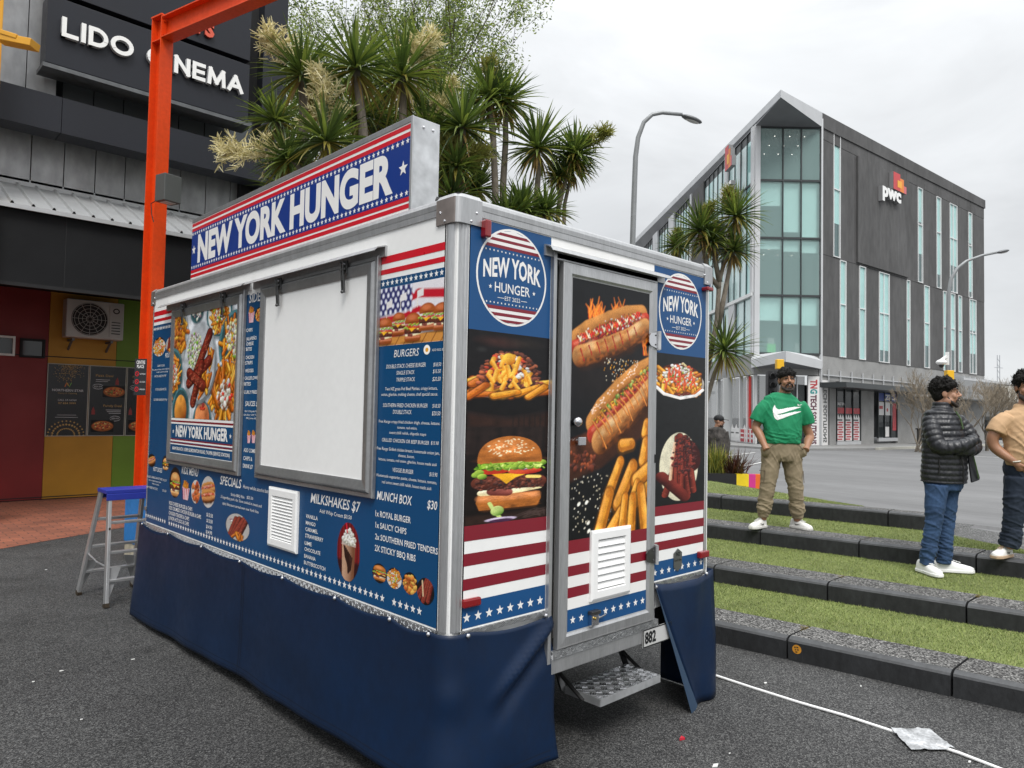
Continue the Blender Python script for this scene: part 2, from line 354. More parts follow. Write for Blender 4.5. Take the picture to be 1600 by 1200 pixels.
def burger(C, cx, cy, w, h, bun=None, fancy=True):
    bun = np.array(bun or srgb(186, 112, 48)); w /= 2
    y = lambda t: cy-h/2+h*t
    C.ell(cx, y(.02), w*1.05, h*.05, srgb(10, 6, 4), al=.7, soft=h*.06)
    P = [(cx-w*.86, y(.04)), (cx+w*.80, y(.04)), (cx+w*.92, y(.14)), (cx+w*.88, y(.23)), (cx-w*.9, y(.23)), (cx-w*.95, y(.14))]
    C.poly(P, bun*.85); C.line([(cx-w*.8, y(.19)), (cx+w*.75, y(.19))], h*.035, np.minimum(bun*1.7+.1, 1), soft=h*.05, al=.8)
    C.line([(cx-w*.7, y(.06)), (cx+w*.7, y(.06))], h*.025, bun*.4, soft=h*.06, al=.7)
    C.line([(cx-w*.8, y(.26)), (cx-w*.2, y(.255)), (cx+w*.3, y(.27)), (cx+w*.85, y(.30))], h*.035, srgb(240, 222, 170), hi=srgb(255, 245, 215))
    C.line([(cx-w*.5, y(.27)), (cx-w*.1, y(.25))], h*.05, srgb(110, 50, 42), hi=srgb(160, 90, 80))
    C.line([(cx-w*.8, y(.39)), (cx+w*.8, y(.37))], h*.085, MEAT[0], hi=MEAT[3])
    C.blobs(int(w*3), lambda: (cx+C.r.uniform(-.95, .95)*w, y(C.r.uniform(.29, .46))), h*.008, h*.02, MEAT)
    C.poly([(cx-w*.55, y(.50)), (cx+w*.55, y(.49)), (cx+w*.15, y(.44)), (cx-w*.12, y(.36)), (cx-w*.3, y(.43))], srgb(250, 185, 40))
    C.line([(cx+w*.5, y(.44)), (cx+w*.85, y(.43))], h*.02, srgb(250, 220, 120))
    C.ell(cx-w*.5, y(.53), w*.42, h*.035, srgb(190, 52, 30)); C.ell(cx+w*.42, y(.52), w*.5, h*.045, srgb(214, 58, 32), hi=srgb(240, 110, 70), lo=srgb(170, 25, 15))
    for k in range(3): C.line([(cx+w*(.0+.1*k), y(.575)), (cx+w*.4, y(.535+.012*k)), (cx+w*.9, y(.58))], h*.008, srgb(235, 205, 225) if k % 2 else srgb(140, 50, 110))
    for k in range(int(26 if fancy else 12)):
        t = k/(25. if fancy else 11.); x = cx-w*.95+w*1.9*t
        C.ell(x, y(.60+.03*math.sin(k*2.1)-(.1 if k < 3 else 0)), w*.13, h*.035, GREEN[k % 3], C.r.uniform(-.6, .6), hi=srgb(190, 222, 90), lo=srgb(60, 110, 20))
    n = 24; P = [(cx+w*.93*math.cos(math.pi*i/n), y(.66)+h*.33*math.sin(math.pi*i/n)**.8) for i in range(n+1)]+[(cx-w*.9, y(.63)), (cx, y(.645)), (cx+w*.9, y(.63))]
    C.poly(P, bun)
    C.ell(cx-w*.12, y(.84), w*.5, h*.09, np.minimum(bun*1.9+.06, 1), soft=h*.07, al=.6)
    C.ell(cx+w*.05, y(.675), w*.82, h*.03, bun*.35, soft=h*.03, al=.6)
    if fancy:
        for k in range(260):
            a = C.r.uniform(.1, 3.0); q = C.r.uniform(.1, .95); C.ell(cx+w*.88*q*math.cos(a), y(.67)+h*.30*q*math.sin(a)**.8, C.r.uniform(1, 4), C.r.uniform(.6, 2), bun*C.r.uniform(.5, 1.6), soft=2.5, al=.3)
            C.ell(cx+w*C.r.uniform(-.85, .85), y(C.r.uniform(.05, .2)), C.r.uniform(1, 4), C.r.uniform(.6, 1.6), bun*C.r.uniform(.45, 1.5), soft=2.5, al=.3)
        for k in range(60): x = cx+w*C.r.uniform(-.95, .98); yy = y(.60+C.r.normal(0, .02)); C.line([(x, yy), (x+C.r.normal(0, 4), yy+C.r.normal(0, 4))], C.r.uniform(.7, 2.2), GREEN[k % 3] if k % 4 else srgb(212, 232, 130), soft=1.2)
        for k in range(70):
            a = C.r.uniform(.35, 2.8); q = C.r.uniform(.35, .95)
            C.ell(cx+w*.85*q*math.cos(a), y(.68)+h*.29*q*math.sin(a)**.8, h*.010, h*.006, srgb(250, 232, 190), C.r.uniform(0, 3))
def hotdog(C, x0, y0, x1, y1, wd, sauce=0, top=None):
    """a filled bun from (x0,y0) to (x1,y1)"""
    L = math.hypot(x1-x0, y1-y0); ux, uy = (x1-x0)/L, (y1-y0)/L; nx, ny = -uy, ux
    if ny < 0: nx, ny = -nx, -ny
    q = lambda t, o: (x0+ux*L*t+nx*wd*o, y0+uy*L*t+ny*wd*o); big = wd > 20
    bun = np.array(srgb(178, 100, 38)); J = lambda a: C.r.normal(0, a)
    C.line([q(.04, .42), q(.2, .60), q(.5, .66), q(.75, .62), q(.96, .42)], wd*.40, bun*.6, hi=srgb(216, 150, 80), soft=2)
    C.line([q(.05, .22), q(.5, .42), q(.96, .24)], wd*.20, bun*.25, soft=wd*.12, al=.8)
    C.line([q(-.02, .10), q(.5, .14), q(1.0, .12)], wd*.30, srgb(112, 22, 14), hi=srgb(206, 70, 48)); C.line([q(.0, .25), q(.5, .29), q(.98, .27)], wd*.05, srgb(240, 150, 120), soft=wd*.12, al=.5)
    tops = [TOM[0], srgb(150, 16, 22), CHEESE[0], CREAM[0], MEAT[2], srgb(120, 20, 34), srgb(206, 120, 50), MEAT[0]] if not sauce else [CHEESE[0], GREEN[1], srgb(150, 60, 20), CHEESE[2], MEAT[2]]
    C.blobs(int(L*(2.6 if not sauce else 1.1)), lambda: q(C.r.uniform(.05, .95), .30+J(.15) if not sauce else .40+J(.09)), wd*.03, wd*.085, tops, 3)
    C.line([q(.03, -.33), q(.25, -.43), q(.5, -.45), q(.75, -.42), q(.97, -.28)], wd*.46, bun*.42, hi=srgb(226, 164, 98), soft=2)
    C.line([q(.04, -.66), q(.3, -.82), q(.7, -.82), q(.96, -.6)], wd*.20, bun*.10, soft=wd*.40, al=.9)
    if big:
        for k in range(int(L*1.3)):
            t = C.r.uniform(.02, .98); o = C.r.uniform(-.8, -.05); C.ell(*q(t, o), C.r.uniform(1, 5), C.r.uniform(.8, 2), bun*C.r.uniform(.35, 1.5), math.atan2(uy, ux)+J(.2), soft=2.5, al=.35)
        for k in range(9): t = C.r.uniform(.05, .95); C.ell(*q(t, -.15+J(.1)), 7, 3.4, srgb(246, 212, 160), math.atan2(uy, ux), soft=4, al=.4)
    if sauce:
        k = 13
        for i in range(k):
            t = .04+.9*i/k; a = C.r.uniform(.02, .07); C.line([q(t, .46+J(.05)), q(t+a*.7, .12), q(t+a, -.25-.35*(i % 2)*C.r.rand()), q(t+a*1.1, -.42-.3*(i % 3 == 0))], wd*.040, srgb(176, 84, 22), hi=srgb(244, 168, 84), w2=wd*.03)
        for i in range(8): C.ell(*q(C.r.uniform(.1, .9), .44+J(.05)), wd*.10, wd*.06, GREEN[i % 3], J(1), hi=srgb(206, 214, 120), lo=srgb(60, 84, 24))
    else:
        for i in range(24):
            t = .06+.86*i/24; C.line([q(t, .52+J(.04)), q(t+.02, .34+J(.04)), q(t+.045, .50+J(.05))], wd*.035*C.r.uniform(.7, 1.4), srgb(196, 20, 22) if i % 3 else srgb(240, 206, 150), hi=srgb(240, 70, 50) if i % 3 else CREAM[2])
            if i % 3 == 0: C.line([q(t, -.06), q(t+.01, -.25-.3*C.r.rand()), q(t+.012, -.40-.3*C.r.rand())], wd*.045, srgb(130, 10, 14), hi=srgb(200, 40, 36), w2=wd*.02)
def flame(C, x, y, h, n):
    for i in range(n):
        a = x+C.r.uniform(-h*.4, h*.4); k = C.r.uniform(.4, 1)
        C.line([(a, y), (a+C.r.uniform(-.15, .15)*h, y+.5*h*k), (a+C.r.uniform(-.3, .3)*h, y+h*k)], h*.05, srgb(236, 84, 26), hi=srgb(255, 170, 60), w2=h*.015, soft=2, al=.8)
def bowl(C, cx, cy, rx, ry, fill, rim, inner=None):
    C.ell(cx+rx*.05, cy-ry*.08, rx*1.07, ry*1.07, np.array(rim)*.25, soft=rx*.12, al=.6)
    C.ell(cx, cy, rx, ry, rim, hi=np.minimum(np.array(rim)*1.5, 1), lo=np.array(rim)*.7)
    C.ell(cx, cy, rx*.88, ry*.9, inner if inner is not None else np.array(rim)*.6)
    fill(cx, cy, rx*.74, ry*.76)
def loaded(C, cx, cy, rx, ry, n=60, tops=None):
    r = min(rx, ry)
    fries(C, cx, cy, rx*.95, ry*.95, n, r*.75, r*.085, 0, 3.1)
    C.blobs(int(n*1.2), in_ell(C, cx, cy+ry*.1, rx*.62, ry*.62), r*.05, r*.13, tops or [CREAM[0], CREAM[1], TOM[1], CHEESE[0], GREEN[0]])
def ribs(C, cx, cy, rx, ry, n=5, ang=1.3):
    r = min(rx, ry)
    for i in range(n):
        o = (i-(n-1)/2)/n*1.7; a = ang+C.r.uniform(-.25, .25)
        x, y = cx+o*rx*.75, cy+C.r.uniform(-.15, .15)*ry; dx, dy = math.cos(a)*ry*.75, math.sin(a)*ry*.75
        C.line([(x-dx, y-dy), (x+dx, y+dy)], r*.23, srgb(18, 6, 6)); C.line([(x-dx, y-dy), (x+dx, y+dy)], r*.2, RIBS[i % 4], hi=srgb(150, 62, 48))
        for k in range(14):
            t = C.r.uniform(-1, 1); C.ell(x+dx*t+C.r.normal(0, r*.08), y+dy*t, r*.05, r*.035, RIBS[k % 4], hi=srgb(190, 100, 80), lo=RIBS[3])
def pic_loaded_fries():
    C = Canvas(130, 210, srgb(22, 20, 22), 3); w, h = 130, 210
    C.ell(48, 188, 26, 9, srgb(74, 44, 38), soft=14, al=.6); C.ell(85, 190, 20, 8, srgb(52, 44, 38), soft=14, al=.6)
    C.ell(20, 168, 6, 5, srgb(60, 60, 60), soft=6, al=.5)
    C.ell(64, 66, 78, 40, srgb(14, 12, 13), rot=.12); C.line([(-5, 72), (30, 66), (65, 66), (100, 80), (132, 99)], 1.6, srgb(190, 170, 160))
    for i in range(22): fry(C, C.r.uniform(4, 124), 84+C.r.uniform(-8, 22)+(.1*(i % 5)), 40, 6.5, C.r.uniform(-.1, .9))
    C.blobs(460, in_ell(C, 66, 86, 52, 84, True), 2, 5.2, MEAT+[srgb(150, 80, 50), srgb(176, 92, 52)])
    C.blobs(90, in_ell(C, 60, 104, 38, 60, True), 2, 5, [TOM[1], srgb(230, 120, 90), CREAM[0], CHEESE[2]])
    for i in range(20):
        x = C.r.uniform(32, 98); y = C.r.uniform(100, 162); C.line([(x, y), (x+C.r.uniform(-5, 5), y-9), (x+C.r.uniform(-6, 6), y-22)], 3.6, srgb(222, 140, 22), hi=srgb(255, 205, 90))
    C.ell(62, 152, 10, 13, srgb(236, 160, 30), hi=srgb(255, 210, 80), lo=srgb(200, 110, 15))
    for (x, y, a) in [(30, 72, .05), (92, 84, .5), (58, 74, .3), (108, 82, .75), (14, 78, .8)]: fry(C, x, y, 38, 6.5, a)
    C.poly([(0, 0), (130, 0), (130, 34), (60, 20), (0, 30)], srgb(58, 34, 24), soft=14, al=.7)
    for i in range(7): C.line([(70+i*9, 26+i), (70+i*9, 0)], 1.2, srgb(26, 18, 16), al=.7)
    C.tone(); C.grain(.1); return C
def pic_burger():
    C = Canvas(130, 232, srgb(24, 17, 16), 5)
    for i in range(26): x = C.r.uniform(0, 130); C.line([(x, 170), (x+2, 232)], C.r.uniform(2, 5), srgb(44, 32, 29), soft=5, al=.5)
    C.poly([(0, 0), (130, 0), (130, 26), (0, 22)], srgb(48, 32, 26), soft=8)
    for i in range(16): C.line([(C.r.uniform(70, 128), C.r.uniform(4, 22)), (C.r.uniform(90, 130), C.r.uniform(10, 26))], 1.4, srgb(80, 64, 60), al=.6)
    burger(C, 68, 118, 110, 186)
    C.line([(36, 48), (44, 26), (52, 12)], 3, srgb(196, 214, 130)); C.ell(48, 28, 10, 12, GREEN[2], hi=srgb(222, 236, 150), lo=srgb(90, 140, 40)); C.ell(54, 7, 24, 5, srgb(206, 190, 214)); C.ell(54, 4, 19, 4, srgb(70, 40, 70))
    C.tone(); C.grain(.09); return C
def pic_door():
    C = Canvas(156, 316, srgb(20, 21, 24), 7)
    C.ell(78, 200, 90, 34, srgb(34, 27, 26), soft=30, al=.7)
    flame(C, 46, 258, 40, 22); flame(C, 140, 250, 30, 8); flame(C, 90, 276, 26, 16); flame(C, 152, 232, 34, 10)
    hotdog(C, 8, 228, 148, 276, 29)
    for i in range(120): C.ell(C.r.uniform(60, 150), C.r.uniform(192, 222), .8, .8, CHEESE[i % 3] if i % 2 else CREAM[0], al=.8)
    C.line([(-6, 92), (50, 108), (170, 160)], 24, srgb(62, 34, 22), hi=srgb(96, 52, 30), soft=6)
    hotdog(C, 46, 124, 170, 206, 35, 1)
    for i in range(60):
        t = C.r.uniform(0, 1); C.ell(36+t*100+C.r.normal(0, 3), 150+t*68+C.r.normal(0, 2), 1.6, 1, srgb(255, 232, 160), hi=CREAM[2], lo=CHEESE[2])
    C.blobs(70, lambda: (C.r.uniform(0, 46), 82+C.r.uniform(0, 22)), 1.5, 4, [srgb(110, 46, 22), srgb(150, 70, 30), srgb(70, 30, 18)])
    for i in range(90): C.ell(C.r.uniform(4, 80), C.r.uniform(8, 78), .9, .8, CREAM[i % 3], al=C.r.uniform(.3, 1))
    for (x, y) in [(18, 42), (32, 43), (36, 18), (37, 8)]: C.ell(x, y, 3, 2, CREAM[2], .6)
    for (x, y, a, l, wd) in [(110, 112, .1, 20, 9), (150, 132, 1.2, 14, 8), (148, 102, 1.3, 26, 10), (84, 68, 1.05, 52, 9), (108, 60, 1.0, 56, 11), (146, 72, .5, 34, 11), (120, 36, 1.1, 58, 7), (140, 44, .5, 40, 10), (66, 28, 1.2, 50, 9), (88, 14, .8, 34, 8), (104, 22, 1.4, 46, 8), (122, 16, 1.5, 54, 10), (146, 24, 1.75, 60, 9)]:
        fry(C, x, y, l, wd*1.04, a, srgb(236, 160, 52))
    C.tone(); C.grain(.09); return C
def pic_poutine_tall():
    C = Canvas(132, 210, srgb(24, 26, 28), 9)
    def fill(cx, cy, rx, ry): pass
    C.ell(66, 128, 62, 44, srgb(226, 218, 208), hi=srgb(250, 246, 240), lo=srgb(150, 140, 132)); C.ell(66, 138, 57, 46, srgb(96, 40, 24))
    for i in range(46): fry(C, 66+C.r.uniform(-50, 50), 122+C.r.uniform(-18, 40), 30, 4.6, C.r.uniform(.3, 2.8))
    C.blobs(60, in_ell(C, 66, 106, 44, 14), 2, 5, [srgb(110, 36, 20), srgb(150, 60, 30)])
    for i in range(34): fry(C, 66+C.r.uniform(-46, 46), 112+C.r.uniform(-8, 30), 26, 5, C.r.uniform(0, 3.1))
    C.blobs(130, in_ell(C, 66, 124, 46, 62, True), 2.4, 6, [CREAM[0], CREAM[1], srgb(240, 190, 140), srgb(214, 90, 50), CREAM[2]])
    for i in range(22):
        x = C.r.uniform(26, 106); y = C.r.uniform(126, 176); C.line([(x, y), (x+C.r.uniform(-6, 6), y-12), (x+C.r.uniform(-8, 8), y-26)], 2, srgb(200, 50, 24), hi=srgb(240, 120, 70))
    C.blobs(16, in_ell(C, 66, 150, 36, 30), 1.5, 2.6, GREEN)
    C.line([(8, 112), (26, 94), (66, 84), (106, 94), (124, 112)], 4, srgb(238, 232, 226), hi=srgb(255, 255, 255)); C.tone(); C.grain(.08); return C
def pic_ribs_plate(bg=None):
    C = Canvas(110, 190, bg or srgb(24, 26, 28), 11)
    C.ell(54, 92, 40, 84, srgb(222, 216, 190))
    C.ell(72, 120, 26, 44, RIBS[1], .3); ribs(C, 60, 98, 32, 84, 6, 1.45)
    C.line([(18, 70), (66, 16)], 12, srgb(60, 16, 16), hi=srgb(130, 50, 42)); C.line([(44, 150), (38, 96), (36, 62)], 3, srgb(206, 160, 126), hi=srgb(250, 220, 190))
    C.blobs(140, in_ell(C, 64, 118, 28, 48), 1.6, 4, RIBS); C.tone(); C.grain(.12); return C
def pic_table():
    C = Canvas(230, 196, srgb(222, 227, 232), 13); w, h = 230, 196; T = srgb(70, 112, 118)
    bowl(C, 18, 160, 37, 53, lambda *a: (fries(C, *a, 50, 26, 4, 0, 3), C.blobs(60, in_ell(C, *a), 3, 6, [CHEESE[2], srgb(170, 90, 30)])), srgb(190, 196, 196))
    bowl(C, 88, 196, 24, 20, lambda *a: C.blobs(40, in_ell(C, *a), 2, 4, SLAW), T)
    bowl(C, 168, 186, 43, 41, lambda *a: loaded(C, *a, 50), T, srgb(225, 226, 220))
    bowl(C, 222, 128, 51, 58, lambda *a: (loaded(C, *a, 70), C.blobs(70, in_ell(C, a[0], a[1]+14, a[2]*.8, a[3]*.6), 2, 5, SLAW)), T)
    bowl(C, 0, 82, 39, 53, lambda *a: (loaded(C, *a, 60, SLAW+[TOM[1]])), T)
    bowl(C, 196, 50, 53, 53, lambda *a: (fries(C, *a, 90, 40, 4.4, .7, 2.4), C.blobs(90, in_ell(C, a[0], a[1]-6, a[2]*.6, a[3]*.6), 3, 6, CREAM+[srgb(150, 90, 50), TOM[0]])), srgb(176, 180, 184))
    bowl(C, 36, 14, 34, 44, lambda *a: (C.ell(a[0], a[1], 24, 30, srgb(206, 96, 24), hi=srgb(250, 176, 80), lo=srgb(130, 44, 10))), T)
    bowl(C, 120, -6, 34, 39, lambda *a: (C.ell(a[0], a[1]+8, 26, 28, srgb(224, 100, 40), hi=srgb(255, 170, 110), lo=srgb(150, 50, 20)), C.blobs(10, in_ell(C, a[0], a[1]+30, 10, 8), 2, 4, TOM)), T)
    C.ell(105, 98, 62, 76, srgb(60, 66, 76), soft=8, al=.8); C.ell(104, 101, 60, 74, srgb(150, 156, 160), hi=srgb(196, 202, 206), lo=srgb(120, 126, 130)); C.ell(104, 101, 54, 67, srgb(186, 190, 194))
    C.blobs(260, in_ell(C, 84, 124, 26, 36), 1.4, 3.6, SLAW+GREEN[:1])
    fries(C, 124, 66, 20, 26, 30, 24, 3.4, .6, 2.4); fries(C, 140, 110, 10, 20, 12, 20, 3, 1, 2)
    for (x0, y0, x1, y1) in [(92, 84, 138, 152), (66, 66, 138, 104), (84, 30, 112, 98), (66, 84, 120, 60)]:
        C.line([(x0, y0), (x1, y1)], 11, srgb(26, 8, 8)); C.line([(x0, y0), (x1, y1)], 9.5, RIBS[0], hi=srgb(140, 50, 38))
        for k in range(30):
            t = C.r.rand(); C.ell(x0+(x1-x0)*t+C.r.normal(0, 4), y0+(y1-y0)*t+C.r.normal(0, 4), 3, 2, RIBS[k % 4], hi=srgb(190, 96, 72), lo=RIBS[3])
    C.tone(1.06); C.grain(.07); return C
def pic_flag_burgers():
    C = Canvas(160, 92, srgb(228, 222, 224), 15)
    for k, (y, c) in enumerate([(84, (226, 222, 226)), (70, (190, 26, 44)), (56, (226, 222, 226)), (44, (190, 26, 44)), (34, (226, 222, 226)), (24, (190, 26, 44))]):
        C.line([(0, y-6+4*math.sin(k)), (60, y-4), (100, y+4), (165, y-2)], 7, srgb(*c), soft=4)
    C.poly([(0, 46), (84, 52), (84, 92), (0, 92)], srgb(44, 46, 104), soft=5)
    for i in range(7):
        for j in range(5): C.ell(4+i*13+(j % 2)*6, 52+j*9, 3, 3.6, srgb(226, 228, 240), soft=2.5)
    C.poly([(0, 0), (160, 0), (160, 16), (0, 12)], srgb(206, 140, 66), soft=2)
    for i in range(8): C.line([(i*22, 0), (i*22+12, 14)], .8, srgb(140, 84, 36))
    for (x, y, s) in [(52, 32, 35), (16, 23, 42), (88, 24, 43), (122, 37, 41), (155, 35, 40)]:
        burger(C, x, y, s, s*1.05, srgb(166, 84, 34), False)
    for (x, y) in [(56, 66), (98, 68), (20, 58)]:
        C.line([(x, y-14), (x, y+2)], .6, srgb(240, 230, 210)); C.poly([(x-1, y), (x+14, y+2), (x+14, y+13), (x-1, y+10)], srgb(228, 224, 222))
    C.grain(.05); return C
def pic_shake():
    C = Canvas(60, 110, srgb(92, 14, 18), 17)
    for i in range(8): C.line([(i*8, 0), (i*8, 110)], 2.2, srgb(128, 26, 30), soft=3)
    C.poly([(0, 0), (60, 0), (60, 38), (0, 38)], srgb(50, 12, 16), soft=6)
    C.line([(30, 8), (30, 70)], 15, srgb(120, 76, 52), hi=srgb(196, 156, 128), w2=17)
    for i in range(8): C.line([(18+i*3, 66-i*3), (22+i*2, 44-i*3), (30, 30-i*2)], 1.5, srgb(44, 20, 14))
    C.poly([(12, 66), (48, 66), (47, 72), (13, 72)], srgb(200, 180, 170))
    C.blobs(60, in_ell(C, 30, 70, 16, 26, True), 2, 5, CREAM); C.line([(26, 90), (22, 108)], 1.5, srgb(210, 30, 60)); C.grain(.06)
    C.oval(29.5, 54.5, 29.5, 54.5); return C
def pic_oval(kind, seed, w=44, h=54):
    C = Canvas(w, h, srgb(24, 20, 20), seed); cx, cy = w/2, h/2
    if kind == 'poutine': C.ell(cx, cy-3, w*.48, h*.44, srgb(216, 206, 196)); loaded(C, cx, cy, w*.42, h*.42, 46)
    if kind == 'ribs': C.ell(cx, cy, w*.48, h*.48, srgb(180, 176, 172)); C.blobs(40, in_ell(C, cx-6, cy+8, 8, 10), 1.5, 3, SLAW); ribs(C, cx, cy, w*.42, h*.5, 4, 1.2); fries(C, cx+2, 9, 9, 5, 10, 11, 2)
    if kind == 'ribs2': ribs(C, cx, cy, w*.5, h*.56, 5, 1.1); C.line([(w*.3, h*.85), (w*.36, h*.3)], 1.5, srgb(220, 190, 150))
    if kind == 'chicken': C.blobs(90, in_ell(C, cx, cy-4, w*.42, h*.4), 3, 7, [srgb(206, 120, 40), srgb(232, 160, 70), srgb(170, 84, 24)])
    if kind == 'burger': burger(C, cx, cy, w*.9, h*.8, None, False)
    if kind == 'bun': C.ell(cx, cy, w*.46, h*.48, srgb(40, 26, 22)); burger(C, cx, cy-4, w*.8, h*.8, srgb(214, 150, 90), False)
    if kind == 'fingers': C.ell(cx, cy, w*.49, h*.49, srgb(212, 206, 200)); C.blobs(44, in_ell(C, cx, cy, w*.4, h*.4), 4, 8, [srgb(190, 90, 40), srgb(214, 120, 60), srgb(160, 60, 26)], 2.6)
    if kind == 'twodogs':
        C.ell(cx, cy, w*.5, h*.5, srgb(196, 192, 188)); hotdog(C, 5, h*.52, w-5, h*.66, 11); hotdog(C, 5, h*.28, w-5, h*.40, 11)
    if kind == 'dog': hotdog(C, 3, h*.3, w-3, h*.62, 16)
    if kind == 'egg': C.ell(cx, cy, w*.46, h*.48, srgb(250, 246, 236)); C.ell(cx, cy-1, w*.22, h*.22, srgb(230, 160, 50))
    C.grain(.06)
    C.oval(w/2-.5, h/2-.5, w/2, h/2); return C
def pic_cup(fries_only=True):
    C = Canvas(30, 52, srgb(8, 70, 116), 21)
    fries(C, 15, 37, 9, 9, 26, 16, 1.6, 1.2, 1.95)
    C.poly([(7, 1), (23, 1), (27, 34), (20, 31), (15, 30), (10, 31), (3, 34)], srgb(236, 214, 218))
    for k in range(4): C.poly([(6.5+k*4.6, 1), (8.6+k*4.2, 1), (7+k*6, 31), (4+k*6, 32)], srgb(196, 50, 76))
    C.a[..., 3] = np.abs(C.a[..., :3]-np.array(srgb(8, 70, 116))).sum(-1) > .02
    return C
# ================================================================ ground, road, terraces
asphalt = speckle('plaza_asphalt', (.020, .020, .0205), (.054, .054, .054), (.155, .155, .15), 165, .8, .34, .8, (.32, .60), .22)
asph_r = speckle('rough_asphalt', (.03, .03, .03), (.09, .09, .09), (.34, .34, .33), 120, .85, .15)
road_m = mat('road_asphalt', (.145, .145, .146), .85, var=.18, vs=.5, var2=.10, vs2=9, stretch=(1, .22, 1), bump=.15, bs=90)
conc = mat('pale_concrete', (.27, .27, .265), .85, var=.14, vs=1.2, var2=.08, vs2=14, bump=.1, bs=20)
conc_k = mat('dark_concrete_face', (.015, .016, .0175), .75, var=.35, vs=3, var2=.35, vs2=26, stretch=(1, 1, .5), bump=.15, bs=50)
conc_e = mat('smooth_concrete_edge', (.055, .057, .06), .6, var=.25, vs=6, var2=.15, vs2=40, bump=.08, bs=60)
aggr = speckle('exposed_aggregate', (.022, .021, .021), (.10, .098, .095), (.33, .325, .31), 105, .8, .18, .9, (.30, .55))
paint_w = mat('road_paint', (.62, .62, .60), .7, var=.2, vs=5, var2=.2, vs2=40)
paint_y = mat('yellow_road_paint', (.55, .50, .22), .7, var=.2, vs=5)
m = MB(); m.face([(-300, -300, -.004), (900, -300, -.004), (900, 900, -.004), (-300, 900, -.004)], road_m); structure(m.build('ground'))
m = MB(); m.face([(-40, -40, 0), (3.3, -40, 0), (3.3, 40, 0), (-40, 40, 0)], asphalt); structure(m.build('plaza_pavement'))
# brick paving in front of the cinema
def brick_mat():
    m = bpy.data.materials.new('brick_paving'); m.use_nodes = True; N, Lk = nodes_of(m); b = N['Principled BSDF']; b.inputs['Roughness'].default_value = .75
    tc = N.new('ShaderNodeTexCoord'); br = N.new('ShaderNodeTexBrick'); br.inputs['Scale'].default_value = 1.; br.inputs['Brick Width'].default_value = .23; br.inputs['Row Height'].default_value = .115; br.inputs['Mortar Size'].default_value = .006
    br.inputs['Color1'].default_value = (.30, .10, .055, 1); br.inputs['Color2'].default_value = (.21, .075, .045, 1); br.inputs['Mortar'].default_value = (.07, .04, .03, 1); Lk.new(tc.outputs['Object'], br.inputs['Vector'])
    n = N.new('ShaderNodeTexNoise'); n.inputs['Scale'].default_value = 1.3; n.inputs['Detail'].default_value = 6; Lk.new(tc.outputs['Object'], n.inputs['Vector'])
    r = N.new('ShaderNodeMapRange'); r.inputs[1].default_value = .3; r.inputs[2].default_value = .7; r.inputs[3].default_value = .75; r.inputs[4].default_value = 1.2; Lk.new(n.outputs['Fac'], r.inputs[0])
    k = N.new('ShaderNodeMix'); k.data_type = 'RGBA'; k.blend_type = 'MULTIPLY'; k.inputs[0].default_value = 1; Lk.new(br.outputs['Color'], k.inputs[6]); Lk.new(r.outputs[0], k.inputs[7]); Lk.new(k.outputs[2], b.inputs['Base Color'])
    u = N.new('ShaderNodeBump'); u.inputs['Strength'].default_value = .5; u.inputs['Distance'].default_value = .006; Lk.new(br.outputs['Fac'], u.inputs['Height']); u.invert = True; Lk.new(u.outputs[0], b.inputs['Normal']); return m
p0 = on_z(0, 858, 0); p1 = on_z(150, 832, 0); dd = (p1-p0).normalized()
m = MB(); a = p0-dd*8; b = p0+dd*12; m.face([(a.x, a.y, .004), (b.x, b.y, .004), (b.x, 13, .004), (a.x, 13, .004)], brick_mat()); structure(m.build('brick_paving'))
